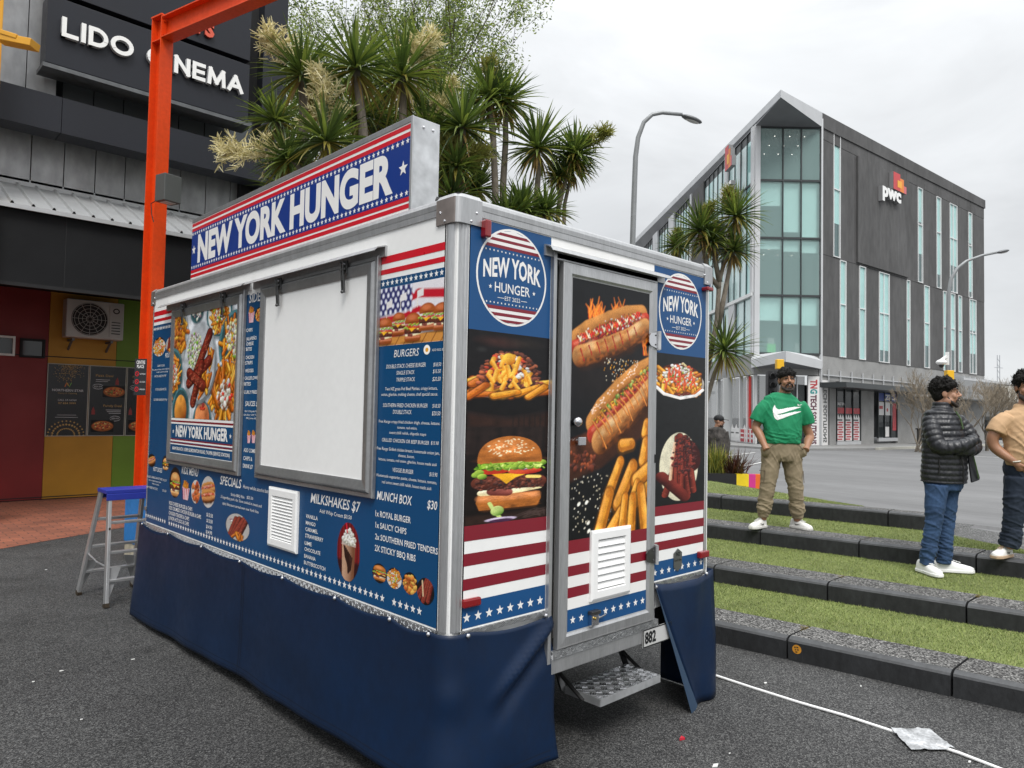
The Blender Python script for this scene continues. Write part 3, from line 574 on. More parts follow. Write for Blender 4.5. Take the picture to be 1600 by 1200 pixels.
# terraces: four kerb rows rising away from the plaza
ZT = [0, .155, .302, .46, .63]
rubber_k = mat('sticker_print', (.03, .02, .01), .6)
KX = [lambda y: 2.97-.118*y, lambda y: 4.225-.147*y, lambda y: 5.60-.13*y, lambda y: 6.90-.13*y]
KT = [.37, .375, .36, .24]
KJ = [-.985, .215, .47, 1.60]
KE = [-4.2, -4.2, -4.2, .12]
KN = ['lowest row of dark concrete kerb blocks, at the plaza edge, with a round orange sticker', 'second row of dark kerb blocks, between the two lowest strips of turf', 'third row of dark kerb blocks, under the shoes of the man in green', 'topmost short row of dark kerb blocks, ending beside the road']
for k in range(4):
    r = thing('kerb_row', KN[k], 'kerb', (KX[k](0), 0, ZT[k]), 'stepped kerb rows')
    ys = [KJ[k]+.965*i for i in range(-5, 9)]; ys = [y for y in ys if KE[k]+.1 < y < 6.4]
    if k == 3: ys = [KE[k]]+ys
    h = ZT[k+1]-ZT[k]; t = KT[k]
    for i, (y0, y1) in enumerate(zip(ys[:-1], ys[1:])):
        y0 += .007; y1 -= .007; m = MB(); fx = KX[k]
        j = random.uniform(-.003, .003); e = random.uniform(-.002, .002); zb = ZT[k]-.06; zt = ZT[k+1]+e
        pr = [(0, zb), (j, zt-.030), (.006, zt-.016), (.034, zt-.002), (.046, zt), (t, zt), (t, zb)]
        P0 = [(fx(y0)+o, y0, z) for o, z in pr]; P1 = [(fx(y1)+o, y1, z) for o, z in pr]
        for q, mm in ((0, conc_k), (1, conc_e), (2, conc_e), (3, conc_e), (4, aggr), (5, conc_k)): m.face([P0[q], P0[q+1], P1[q+1], P1[q]], mm)
        for P in (P0, P1): m.face(P, conc_k)
        b = m.build('kerb_block', r)
        if k == 0 and y0 < -.1 < y1:
            orange = mat('orange_sticker', (.55, .24, .02), .5, var=.15, vs=30); yc = -.085; q = MB(); f0 = lambda u, z, o: (fx(-u)-o-.002, -u, z)
            disc(q, -yc, .083, .030, .030, orange, f0, .001, 24)
            for (u, z, w_) in [(-.012, .012, .010), (.004, .014, .012), (-.008, -.004, .008), (.008, -.002, .010), (-.002, -.018, .014)]: rect(q, -yc+u-w_/2, -yc+u+w_/2, .083+z-.004, .083+z+.004, rubber_k, f0, .0018)
            q.build('sticker', b)['label'] = 'round orange sticker'
turf_m = mat('artificial_turf', (.135, .165, .045), .9, var=.25, vs=2.2, var2=.35, vs2=240, bump=.5, bs=260)
blade_m = []
for i, c in enumerate([(.20, .25, .065), (.27, .325, .09), (.105, .145, .034), (.36, .37, .15)]): blade_m.append(mat('turf_blade_%s' % ['mid', 'light', 'dark', 'straw'][i], c, .7))
def turf(x0f, x1f, y0, y1, z, label, rng, n):
    m = MB(); ys = [y0+(y1-y0)*i/12 for i in range(13)]
    for a, b in zip(ys[:-1], ys[1:]): m.face([(x0f(a), a, z), (x1f(a), a, z), (x1f(b), b, z), (x0f(b), b, z)], turf_m)
    r = random.Random(n); V = []; F = [[], [], [], []]
    for i in range(n):
        y = r.uniform(*rng); a, b = x0f(y), x1f(y)
        if b-a < .02: continue
        x = r.uniform(a, b); h = r.uniform(.008, .019); an = r.uniform(0, 6.28); w = .0022; lx, ly = r.gauss(0, .007), r.gauss(0, .007)
        F[r.choice((0, 0, 1, 1, 2, 2, 2, 3))].append([(x-w*math.cos(an), y-w*math.sin(an), z), (x+w*math.cos(an), y+w*math.sin(an), z), (x+lx, y+ly, z+h)])
    for k in range(4):
        vs = [v for t in F[k] for v in t]; m.add(vs, [(3*i, 3*i+1, 3*i+2) for i in range(len(F[k]))], blade_m[k])
    return tag(m.build('turf'), label, 'artificial turf', None, 'stuff')
tn = ['lowest strip of green artificial turf, behind the first kerb row', 'second strip of artificial turf, under the white shoes of the man in the puffer jacket', 'third strip of artificial turf, behind the kerb the man in green stands on']
for k in range(3):
    e = (lambda y, k=k: KX[k](y)+KT[k]+.002); q = (lambda y, k=k: KX[k+1](y)-.001)
    if k == 2: q = lambda y: (KX[3](y)-.001 if y > .13 else max(KX[2](y)+KT[2]+.01, 6.79+(y-.13)*.52))
    turf(e, q, -4.2, 6.2, ZT[k+1]-.006, tn[k], (-2.2, 2.2+k*.6), (30000, 30000, 26000)[k])
def t4b(y): return 7.0 if y < .9 else (7.0+(y-.9)*.49 if y < 3.81 else 8.42+(y-3.81)*.1)
turf(lambda y: KX[3](y)+KT[3]+.002, lambda y: max(KX[3](y)+KT[3]+.003, t4b(y)), .5, 6.2, ZT[4]-.006, 'topmost wedge of artificial turf, beside the coloured planter', (.8, 4.2), 12000)
# asphalt bank that falls from the terraces to the road
m = MB()
ny = 30; ys = [-6+.4*i for i in range(ny+1)]
def edge(y):
    if y > .14: return t4b(y) if y > .9 else KX[3](y)+KT[3]
    return max(KX[2](y)+KT[2], 6.79+(y-.13)*.52)
def ez(y): return ZT[3]-.004+(ZT[4]-ZT[3])*min(1, max(0, (y-.12)/1.2))
ys = sorted(ys+[.13, .15, .9]); rowsv = []
for y in ys:
    e = edge(y); z = ez(y)
    rowsv.append([(e, y, z), (e+1.2, y, .40), (e+2.8, y, .20), (e+5, y, .06), (e+8, y, .003), (e+60, y, .003)])
rowsv = rowsv+[[(8.9+d, 6.4, z) for d, z in ((0, .62), (1.2, .4), (2.8, .2), (5, .06), (8, .003), (60, .003))]]
for A_, B_ in zip(rowsv[:-1], rowsv[1:]):
    for j in range(5): m.face([A_[j], A_[j+1], B_[j+1], B_[j]], asph_r if j < 1 else road_m)
structure(m.build('road'))
# lane lines and kerb line across the road
m = MB()
def dash(x0, y0, x1, y1, w, mm=paint_w):
    a = on_z(x0, y0, .012); b = on_z(x1, y1, .012); d = (b-a).normalized(); s = Vector((-d.y, d.x, 0))*w/2; m.face([a-s, b-s, b+s, a+s], mm)
dash(1128, 713, 1180, 707, .12); dash(1150, 731, 1196, 721, .10); dash(1205, 690, 1262, 683, .14, paint_y); dash(1262, 690, 1308, 688, .14, paint_y); dash(1500, 712, 1620, 717, .14)
structure(m.build('road_marking'))
# litter and the cable on the plaza
m = MB(); pts = [on_z(x, y, .008) for x, y in [(1050, 1036), (1105, 1052), (1180, 1075), (1250, 1098), (1320, 1119), (1390, 1140), (1440, 1157), (1500, 1178), (1570, 1203), (1680, 1250)]]
pts = [p+Vector((0, 0, .004*math.sin(i*2.1))) for i, p in enumerate(pts)]
m.tube(pts, .0085, mat('white_cable', (.78, .78, .77), .45), 8); tag(m.build('power_cable', smooth=True), 'white power cable running over the asphalt from under the trailer', 'cable')
m = MB(); A_ = [on_z(x, y, .018) for x, y in [(1392, 1137), (1452, 1136), (1492, 1169), (1424, 1169)]]; N_ = 10; vs = []
for j in range(N_+1):
    for i in range(N_+1):
        u, v = i/N_, j/N_; p = A_[0]*(1-u)*(1-v)+A_[1]*u*(1-v)+A_[2]*u*v+A_[3]*(1-u)*v
        vs.append((p.x, p.y, .012+.018*max(0, mnoise.noise(Vector((u*5, v*5, 2))))+.008*math.exp(-((u-v)/.15)**2)))
paper = mat('grey_wrapper', (.40, .41, .42), .35, var=.5, vs=16, var2=.3, vs2=60)
m.add(vs, [(j*(N_+1)+i, j*(N_+1)+i+1, (j+1)*(N_+1)+i+1, (j+1)*(N_+1)+i) for j in range(N_) for i in range(N_)], paper); tag(m.build('plastic_wrapper', smooth=True), 'crumpled grey plastic wrapper lying under the white cable', 'litter')
scr = mat('white_scrap', (.66, .66, .64), .6)
for i, (x, y, s) in enumerate([(1118, 1196, .026), (96, 1048, .014), (208, 1030, .013), (127, 1124, .009), (1196, 1067, .016), (1345, 1072, .010), (1256, 1032, .010), (1515, 1190, .013), (52, 1065, .010), (1140, 1177, .007), (72, 890, .012)]):
    p = on_z(x, y, .004); a = i*1.3; m = MB(); m.prism([(p.x+s*math.cos(a+t)*(1 if t % 3 < 2 else .5), p.y+s*math.sin(a+t)*.5, .002) for t in (0, 1.4, 3.0, 4.5)], (0, 0, 0), (0, 0, .004), scr)
    tag(m.build('paper_scrap'), 'tiny white scrap of paper lying on the dark asphalt', 'litter', 'paper scraps on the asphalt')
p = on_z(1065, 1155, .004); m = MB(); m.prism([(p.x-.018, p.y, .002), (p.x+.012, p.y-.012, .002), (p.x+.016, p.y+.012, .002)], (0, 0, 0), (0, 0, .012), mat('red_scrap', (.5, .02, .04), .5)); tag(m.build('paper_scrap'), 'small crumpled red scrap on the asphalt near the fold-out step', 'litter')
weed = mat('dry_weed', (.35, .26, .05), .8, var=.3, vs=20)
for i, (k, y) in enumerate([(1, .215), (2, .47), (0, -.02), (1, -.75)]):
    m = MB(); r = random.Random(i); x0 = KX[k](y)+(KT[k]*.8 if k else .28)
    for j in range(46):
        x = x0+r.gauss(0, .03); yy = y+r.gauss(0, .016); z = ZT[k+1]-.004; a = r.uniform(0, 6.28); h = r.uniform(.015, .045); w = .003
        m.face([(x-w, yy, z), (x+w, yy+.002, z), (x+.02*math.cos(a), yy+.02*math.sin(a), z+h)], weed)
    tag(m.build('weed_tuft'), ['dry yellow weed in a joint of the second kerb row', 'dry yellow weed in a joint of the third kerb row', 'dry weed in the joint near the orange sticker', 'small dry weed in a joint of the second kerb row, beyond the men'][i], 'weed', 'weeds in kerb joints')
# ================================================================ cinema building, orange portal, ladder, box
YW = 12.22
steel_c = mat('weathered_steel', (.12, .125, .13), .5, .5, var=.2, vs=8)
white_pl0 = mat('white_window_frame', (.6, .6, .58), .5)
red_w = mat('red_wall_panel', (.17, .006, .006), .55, var=.12, vs=2); yel_w = mat('yellow_wall_panel', (.38, .18, .007), .55, var=.12, vs=2); grn_w = mat('green_wall_panel', (.105, .195, .008), .55, var=.1, vs=2)
char_ = mat('charcoal_cladding', (.0135, .015, .021), .42, spec=.35, var=.10, vs=1.2, var2=.05, vs2=16); char2 = mat('dark_soffit_lining', (.005, .0055, .0065), .65, spec=.25, var=.15, vs=2); blk = mat('black_recess', (.008, .008, .009), .8)
zinc = mat('zinc_panel', (.33, .335, .34), .42, .55, var=.22, vs=1.6, var2=.18, vs2=7, stretch=(1, 1, .5)); corr = mat('corrugated_roofing', (.44, .45, .455), .45, .4, var=.12, vs=3)
CB = thing('cinema_building', 'dark grey and zinc clad cinema building with coloured ground floor panels under a canopy', 'building', (0, 12.3, 0))
m = MB(); m.box(-14, 4.25, YW, 26, 0, 9.6, char_); m.build('main_block', CB)
def wp(x0, x1, mm, z1=3.62):
    q = MB(); q.box(x0+.003, x1-.003, YW-.03, YW, .02, z1, mm)
    return q
q = wp(-6, -2.6, grn_w); q.build('wall_panel', CB); wp(-2.6, .955, red_w).build('wall_panel', CB); wp(.955, 2.02, yel_w).build('wall_panel', CB); wp(2.02, 2.9, grn_w).build('wall_panel', CB); wp(2.9, 4.25, red_w).build('wall_panel', CB)
m = MB()
for z in (.05, 2.46): m.box(-6, 4.25, YW-.034, YW-.02, z-.008, z+.008, blk)
m.build('panel_joint', CB)
m = MB(); m.box(-2.2, -2.05, 9.8, YW, 0, 3.6, char2); m.build('unseen_shade_wall', CB)  # side wall out of view, added to shade the recess under the canopy
# canopy: vertical dark bulkhead, lining, ribbed roof
m = MB(); m.box(-14, 4.0, 9.7, 9.78, 3.33, 4.40, char2); m.box(-14, 4.0, 9.78, YW, 3.58, 3.66, char2); m.box(-14, 4.0, 9.70, 9.76, 3.28, 3.33, blk)
for x in (-2.7, .62, 3.3): m.box(x, x+.012, 9.694, 9.70, 3.33, 4.40, blk)
m.build('canopy', CB)
m = MB(); a = (-14, 9.62, 4.41); x = -14.; P0 = []; 
xs = []
while x < 3.95: xs += [(x, 0), (x+.17, 0), (x+.185, .035), (x+.205, .035), (x+.22, 0)]; x += .25
lo = [(x, 9.60, 4.40+h) for x, h in xs]; hi = [(x, 10.9, 5.0+h) for x, h in xs]
m.add(lo+hi, [(i, i+1, len(lo)+i+1, len(lo)+i) for i in range(len(lo)-1)], corr); m.box(-14, 3.95, 9.60, 9.63, 4.34, 4.40, corr); m.build('canopy_roof', CB)
m = MB(); m.box(-14, 3.95, 10.9, 11.0, 4.95, 5.1, corr); m.build('roof_flashing', CB)
# zinc panels above the canopy, fascia, upper wall
x = -3.2
while x < 3.75:
    x1 = min(x+.445, 3.79); q = MB(); q.box(x+.006, x1-.006, 10.9, 10.98, 5.06, 5.90, zinc); q.build('zinc_cladding', CB, bevel=.004); x = x1
m = MB(); m.box(-14, 3.95, 10.99, 12.3, 4.9, 9.6, blk); m.box(-14, 3.95, 10.3, 10.98, 5.86, 5.90, blk); m.build('cladding_backing', CB)
for x0, x1 in ((-6, -2.9), (-2.9, .6), (.6, 3.85)):
    q = MB(); q.box(x0+.004, x1-.004, 10.18, 10.60, 5.72, 6.26, char_); q.build('fascia_band', CB)
m = MB(); m.box(3.84, 4.3, 10.5, 12.3, 3.4, 10.5, char_); m.box(3.60, 3.84, 10.75, 11.2, 3.6, 10.5, blk); m.build('corner_column', CB)
x = -3.0
while x < .2:
    q = MB(); q.box(x+.006, x+.394, 10.62, 10.70, 6.2, 9.4, zinc); q.build('zinc_cladding', CB); x += .40
x = .7
while x < 3.6: q = MB(); q.box(x+.008, x+.432, 10.72, 10.8, 6.2, 7.0, mat('smoked_glass', (.10, .11, .115), .15, .3)); q.build('window', CB); x += .44
# cinema signs
cs = lambda x, z, o: (x, 10.1-o, z)
S1 = thing('cinema_sign', 'charcoal sign board with raised white letters LIDO CINEMA', 'sign', (1.9, 10.1, 6.7))
m = MB(); m.box(.34, 3.42, 10.1, 10.45, 6.70, 7.72, char_); m.build('sign_board', S1, bevel=.006)
m = MB(); m.box(.30, 3.46, 10.02, 10.45, 6.60, 6.66, steel_c); m.build('sign_ledge', S1)
m = MB(); lw = mat('white_letter', (.82, .82, .80), .4); ls = mat('letter_side', (.45, .46, .47), .5)
def bold_letters(par, word, x0, x1, z0, h, t):
    """thick sans capitals made of bars, each bar standing a hair prouder than the last"""
    G = {'L': [[(0, 1), (0, 0), (.6, 0)]], 'I': [[(.0, 0), (.0, 1)]], 'N': [[(0, 0), (0, 1)], [(.72, 1), (.72, 0)], [(0, 1), (.72, 0)]], 'E': [[(0, 0), (0, 1)], [(0, 1), (.58, 1)], [(0, .5), (.53, .5)], [(0, 0), (.58, 0)]],
         'M': [[(0, 0), (.06, 1)], [(.06, 1), (.46, .1)], [(.46, .1), (.86, 1)], [(.86, 1), (.92, 0)]], 'A': [[(0, 0), (.4, 1)], [(.4, 1), (.8, 0)], [(.16, .3), (.64, .3)]]}
    arc = lambda a0, a1, n: [(.5+.5*math.cos(R(a0+(a1-a0)*i/n)), .5+.5*math.sin(R(a0+(a1-a0)*i/n))) for i in range(n+1)]
    G['O'] = [arc(0, 360, 24)]; G['C'] = [arc(48, 312, 20)]; G['D'] = [[(0, 0), (0, 1)], [(0, 1), (.3, 1)]+[(.3+.48*math.cos(R(90-180*i/14)), .5+.5*math.sin(R(90-180*i/14))) for i in range(15)]+[(0, 0)]]
    wd = {c: max(p[0] for s in G[c] for p in s) for c in G}; adv = 0; pos = []
    for c in word:
        if c == ' ': adv += .62; continue
        pos.append((c, adv)); adv += wd[c]+.36
    k = (x1-x0)/(adv-.36); n = 0
    for c, a in pos:
        m = MB()
        for s in G[c]:
            for (p, q) in zip(s[:-1], s[1:]):
                P = Vector((x0+(a+p[0])*k, z0+p[1]*h)); Q = Vector((x0+(a+q[0])*k, z0+q[1]*h)); d = (Q-P).normalized(); e = d*t*(.5 if len(s) < 9 else .15); sd = Vector((-d.y, d.x))*t/2
                poly = [P-e-sd, Q+e-sd, Q+e+sd, P-e+sd]; off = .085+.0006*(n % 7); n += 1
                m.add([cs(v.x, v.y, .012) for v in poly]+[cs(v.x, v.y, off) for v in poly], [(0, 1, 5, 4), (1, 2, 6, 5), (2, 3, 7, 6), (3, 0, 4, 7)], ls); m.face([cs(v.x, v.y, off) for v in poly], lw)
        m.build('raised_letter', par)
bold_letters(S1, 'LIDO CINEMA', .55, 3.25, 7.155, .235, .062)
S2 = thing('upper_sign', 'charcoal sign board with raised orange red letters, above the cinema sign', 'sign', (1.9, 10.1, 7.8))
m = MB(); m.box(.34, 3.42, 10.1, 10.45, 7.80, 9.2, char_); m.build('sign_board', S2, bevel=.006)
m = MB(); lr = mat('orange_red_letter', (.62, .09, .045), .5); lrs = mat('letter_red_side', (.25, .03, .02), .5)
for c_, a_, b_, z_ in (('T', 2.42, 2.58, 7.93), ('S', 2.60, 2.76, 7.93), ('Y', 2.64, 2.80, 8.27)): m = MB(); solid_text(m, c_, a_, b_, z_, .27, lr, cs, .01, .06, bold=.05, side=lrs); m.build('raised_letter', S2)
# posters, windows, air conditioner
gold = mat('gold_print', (.42, .25, .07), .5); grey_t = mat('grey_print', (.45, .45, .46), .5); pst = mat('poster_black', (.012, .012, .014), .25); trim_w = mat('poster_trim', (.35, .34, .30), .5)
ps = lambda x, z, o: (x, YW-.032-o, z)
def poster(x0, x1, label):
    m = MB(); m.box(x0, x1, YW-.044, YW-.031, 1.085, 2.345, pst); frame(m, x0, x1, 1.085, 2.345, [(0, .0), (0, .016), (.012, .016), (.012, .012)], trim_w, ps); return tag(m.build('poster'), label, 'poster', 'posters on the yellow wall'), x0
P1, x0 = poster(.955, 1.59, 'black restaurant poster NORTHERN STAR with a call us now number and gold mandala')
m = MB(); r = random.Random(4)
for i in range(300): a = r.gauss(.5, .18); z = 2.33-abs(r.gauss(0, .12)); disc(m, x0+.05+.53*a, z, .006, .005, gold, ps, .0135, 5) if .02 < a < .98 else None
for i in range(15):
    an = math.pi*i/14
    for q, s in ((.12, .018), (.19, .024), (.25, .020)): star(m, x0+.315+q*1.1*math.cos(an), 1.10+q*math.sin(an), s, gold, ps, .0135, an)
for (c, pts) in [((.5, .12, .02), [(-.05, 0), (-.02, .075), (-.005, .075), (-.035, 0)]), ((.5, .30, .03), [(-.015, .075), (0, .075), (.02, .02), (.005, .02)]), ((.15, .35, .05), [(.02, 0), (.05, .075), (.065, .075), (.03, 0)])]: m.face([ps(x0+.31+u, 1.945+z, .0136) for u, z in pts], mat('emblem_%d' % int(c[1]*100), c, .5))
text(m, 'NORTHERN STAR', x0+.08, x0+.56, 1.865, .042, grey_t, ps, bold=.02, off=.0137); text(m, 'Curry & Catering', x0+.17, x0+.46, 1.825, .02, gold, ps, off=.0137); text(m, 'CALL US NOW', x0+.17, x0+.46, 1.70, .032, grey_t, ps, bold=.01, off=.0137); text(m, '07 834 9999', x0+.18, x0+.45, 1.645, .032, gold, ps, bold=.01, off=.0137)
rect(m, x0+.17, x0+.46, 1.452, 1.458, grey_t, ps, .0137); rect(m, x0+.14, x0+.49, 1.412, 1.418, grey_t, ps, .0137)
m.build('print', P1)
def pizza_pic(seed):
    C = Canvas(80, 46, srgb(8, 8, 10), seed)
    C.ell(40, 22, 38, 20, srgb(150, 84, 40)); C.ell(40, 24, 33, 16, srgb(206, 120, 60)); C.blobs(60, in_ell(C, 40, 24, 30, 14), 1.5, 4, [srgb(180, 40, 30), srgb(230, 180, 110), srgb(120, 40, 30), srgb(90, 110, 40)]); C.a[..., :3] *= .8; return C
def deal(x0, x1, lab):
    P, _ = poster(x0, x1, lab); m = MB(); text(m, 'Pizza Deal', x0+.10, x0+.38, 2.15, .04, gold, ps, off=.0137); text(m, 'Family Deal', x0+.24, x0+.54, 1.61, .04, gold, ps, off=.0137)
    for z, a, b in ((2.09, .1, .33), (2.06, .1, .30), (1.55, .28, .53), (1.52, .30, .53), (1.49, .33, .53)): rect(m, x0+a, x0+b, z, z+.008, grey_t, ps, .0137)
    for (cx, cz) in ((.14, 1.97), (.44, 1.40)):
        m2 = [(cx+.085*math.cos(t), cz+.045*math.sin(t)) for t in [i*2*math.pi/24 for i in range(25)]]
        for (u, z), (u2, z2) in zip(m2[:-1], m2[1:]): m.face([ps(x0+u, z-.004, .0137), ps(x0+u2, z2-.004, .0137), ps(x0+u2, z2+.004, .0137), ps(x0+u, z+.004, .0137)], grey_t)
        text(m, '$59.99', x0+cx-.06, x0+cx+.06, cz-.015, .03, grey_t, ps, off=.0137)
    for cx, cz in ((.45, 2.06), (.08, 1.52)): m.face([ps(x0+cx-.03, cz-.05, .0137), ps(x0+cx+.03, cz-.05, .0137), ps(x0+cx+.028, cz+.02, .0137), ps(x0+cx, cz+.09, .0137), ps(x0+cx-.028, cz+.02, .0137)], mat('bottle_print', (.22, .02, .02), .5))
    m.build('print', P)
    for k, (u, z) in enumerate([(.22, 1.78), (.05, 1.16)]): picture(pizza_pic(k+30), x0+u, x0+u+.37, z, z+.21, ps, .0137, P)
deal(1.60, 2.20, 'black poster with two pizzas and the words Pizza Deal and Family Deal'); deal(2.21, 2.80, 'black pizza poster half hidden behind the orange steel post')
def small_window(x0, x1, z0, z1, fm, label):
    m = MB(); frame(m, x0, x1, z0, z1, [(0, .0), (0, .05), (.035, .05), (.035, .012)], fm, ps); t = tag(m.build('small_window'), label, 'window'); q = MB(); q.box(x0+.03, x1-.03, YW-.046, YW-.04, z0+.03, z1-.03, mat('dark_glass', (.012, .014, .016), .08)); q.build('pane', t)
small_window(-.15, .47, 2.43, 2.76, white_pl0, 'small window with a white frame in the red wall'); small_window(.54, .90, 2.42, 2.74, blk, 'small dark framed window in the red wall, near the yellow panel')
AC = thing('air_conditioner', 'white outdoor air conditioner unit hung on the yellow wall', 'air conditioner', (1.6, 12.1, 2.8))
acm = mat('air_conditioner_casing', (.40, .39, .37), .55, var=.08, vs=3); m = MB(); m.box(1.13, 2.03, 11.85, 12.12, 2.80, 3.46, acm); m.build('casing', AC, bevel=.015)
m = MB(); ap = lambda x, z, o: (x, 11.85-o, z); disc(m, 1.49, 3.13, .285, .285, blk, ap, .004)
for q in (.06, .12, .18, .24, .275):
    pp = [(1.49+q*math.cos(i*math.pi/16), 3.13+q*math.sin(i*math.pi/16)) for i in range(33)]
    m.tube([ap(a, b, .012) for a, b in pp], .004, acm, 5, False)
for i in range(12): a = i*math.pi/6; m.bar(ap(1.49+.03*math.cos(a), 3.13+.03*math.sin(a), .010), ap(1.49+.28*math.cos(a), 3.13+.28*math.sin(a), .010), .006, .006, acm)
m.build('fan_grille', AC); m = MB(); m.box(1.80, 2.0, 11.838, 11.849, 2.85, 3.40, acm)
for i in range(5): m.box(1.83, 1.97, 11.832, 11.838, 2.9+i*.05, 2.915+i*.05, blk)
disc(m, 1.90, 3.31, .055, .05, blk, ap, .014, 20); disc(m, 1.90, 3.31, .035, .03, acm, ap, .015, 20); m.build('side_panel', AC)
for x in (1.25, 1.85): m = MB(); m.bar((x, 12.19, 2.76), (x, 11.85, 2.76), .04, .04, steel_c); m.bar((x, 12.19, 2.6), (x, 11.95, 2.75), .03, .03, steel_c); m.build('bracket', AC)
# ---- orange portal
ora = mat('orange_paint', (.66, .055, .004), .5, spec=.3, var=.10, vs=2.5, var2=.08, vs2=22)
base = at(224, 815, 9.4); base.z = 0
dang = R(43.82+121.5); bd = Vector((math.sin(dang), math.cos(dang), 0)); bn = Vector((-bd.y, bd.x, 0))
OP = thing('steel_portal', 'bright orange steel portal post with a beam running overhead', 'steel frame', base)
tp = 1.65+(629-10)*9.4/1130
def hsec(m, a, b, u, v, D, Wd, tf, tw):
    """I-section from a to b: flanges square to u (depth direction), v across"""
    a = Vector(a); b = Vector(b)
    for s in (-1, 1): c = u*(s*(D/2-tf/2)); m.prism([a+c-u*tf/2-v*Wd/2, a+c+u*tf/2-v*Wd/2, a+c+u*tf/2+v*Wd/2, a+c-u*tf/2+v*Wd/2], (0, 0, 0), b-a, ora)
    q = D/2-tf; m.prism([a-u*q-v*tw/2, a+u*q-v*tw/2, a+u*q+v*tw/2, a-u*q+v*tw/2], (0, 0, 0), b-a, ora)
m = MB(); hsec(m, base, base+Vector((0, 0, tp)), bd, bn, .22, .175, .016, .012); m.build('post', OP)
m = MB(); c = base+Vector((0, 0, tp-.16)); up = Vector((0, 0, 1)); hsec(m, c+bd*.115, c+bd*6, up, bn, .29, .175, .016, .012); m.build('beam', OP)
for k_ in range(4):
    q = MB(); e = c+bd*(.117)+up*(-.09+.18*(k_ % 2))+bn*(-.05+.10*(k_//2)); q.tube([e-bd*.02, e+bd*.012], .014, ora, 6); q.build('bolt', OP)
m = MB(); m.prism([base+Vector((0, 0, tp))+bd*a+bn*b for a, b in ((-.12, -.095), (.115, -.095), (.115, .095), (-.12, .095))], (0, 0, 0), (0, 0, .02), ora); m.build('cap_plate', OP); m = MB(); m.prism([base+Vector((0, 0, tp-.325))+bd*a+bn*b for a, b in ((-.094, -.087), (.094, -.087), (.094, .087), (-.094, .087))], (0, 0, 0), (0, 0, .014), ora); m.build('stiffener_plate', OP)
lp = at(263, 296, 9.1); LM = thing('wall_lamp', 'square grey wall lamp fixed to the orange post', 'lamp', lp)
lg = mat('lamp_grey', (.075, .08, .078), .45, var=.06, vs=5); m = MB(); M_ = Matrix.Translation(lp) @ Matrix.Rotation(-dang, 4, 'Z'); m.box(-.115, .115, -.10, .10, -.17, .17, lg, M_); m.build('housing', LM, bevel=.008)
m = MB(); m.box(-.07, .07, -.06, .06, -.176, -.17, mat('frosted_glass', (.6, .6, .58), .4), M_); m.build('lens', LM)
m = MB(); w0 = at(240, 330, 9.15); m.tube([lp+Vector((-.05, 0, -.1)), at(236, 318, 9.15), at(237, 335, 9.15), at(240, 347, 9.15)], .006, rubber_k, 6); m.build('cable', LM)
sp = at(219, 589, 9.12); SG = thing('rules_sign', 'black CENTRE PLACE sign with three red prohibition rings on the orange post', 'sign', sp)
fr_ = (HR*.98-HF*.2).normalized(); sgf = lambda u, z, o: tuple(sp+fr_*u+Vector((0, 0, z))-HF*o)
m = MB(); m.prism([sgf(-.085, -.23, 0), sgf(.085, -.23, 0), sgf(.085, .23, 0), sgf(-.085, .23, 0)], (0, 0, 0), HF*.01, pst); m.build('board', SG)
m = MB(); wt = mat('sign_white', (.75, .75, .74), .5); rr_ = mat('sign_red', (.55, .01, .02), .5)
text(m, 'CENTRE', -.06, .065, .165, .042, wt, sgf, bold=.02, off=.002); text(m, 'PLACE', -.05, .05, .112, .042, wt, sgf, bold=.02, off=.002)
for i, z in enumerate((.04, -.06, -.155)):
    pp = [(-.045+.028*math.cos(k*math.pi/10), z+.032*math.sin(k*math.pi/10)) for k in range(21)]
    for (a, b), (c_, d_) in zip(pp[:-1], pp[1:]): m.face([sgf(a, b, .002), sgf(c_, d_, .002), sgf((c_+.045)*.72-.045, (d_-z)*.72+z, .002), sgf((a+.045)*.72-.045, (b-z)*.72+z, .002)], rr_)
    m.bar(sgf(-.063, z+.022, .003), sgf(-.027, z-.022, .003), .007, .002, rr_)
    text(m, ['NO SMOKING', 'NO CYCLING', 'NO SKATEBOARDING'][i], -.005, .075, z-.01, .018, wt, sgf, off=.002)
m.build('print', SG)
# yellow post at the picture's edge with a bracket
yp = mat('yellow_paint', (.62, .30, .015), .45, var=.12, vs=3); b2 = at(-50, 700, 9.6); b2.z = 0
YP = thing('yellow_post', 'yellow steel post with a flat side bracket, in front of the zinc wall', 'steel frame', b2); m = MB(); hsec2 = []
m.box(b2.x-.22, b2.x+.14, b2.y-.12, b2.y+.12, 5.1, 9, yp); m.build('post', YP, bevel=.01); m = MB(); m.bar(at(0, 60, 9.6), at(55, 71, 9.6), .20, .10, yp); m.bar(at(4, 52, 9.55), at(30, 60, 9.55), .12, .06, yp); m.build('bracket', YP, bevel=.008)
m = MB(); m.box(b2.x-.22, b2.x+.14, b2.y-.12, b2.y+.12, 0, 5.1, yp); m.build('post_base', YP)
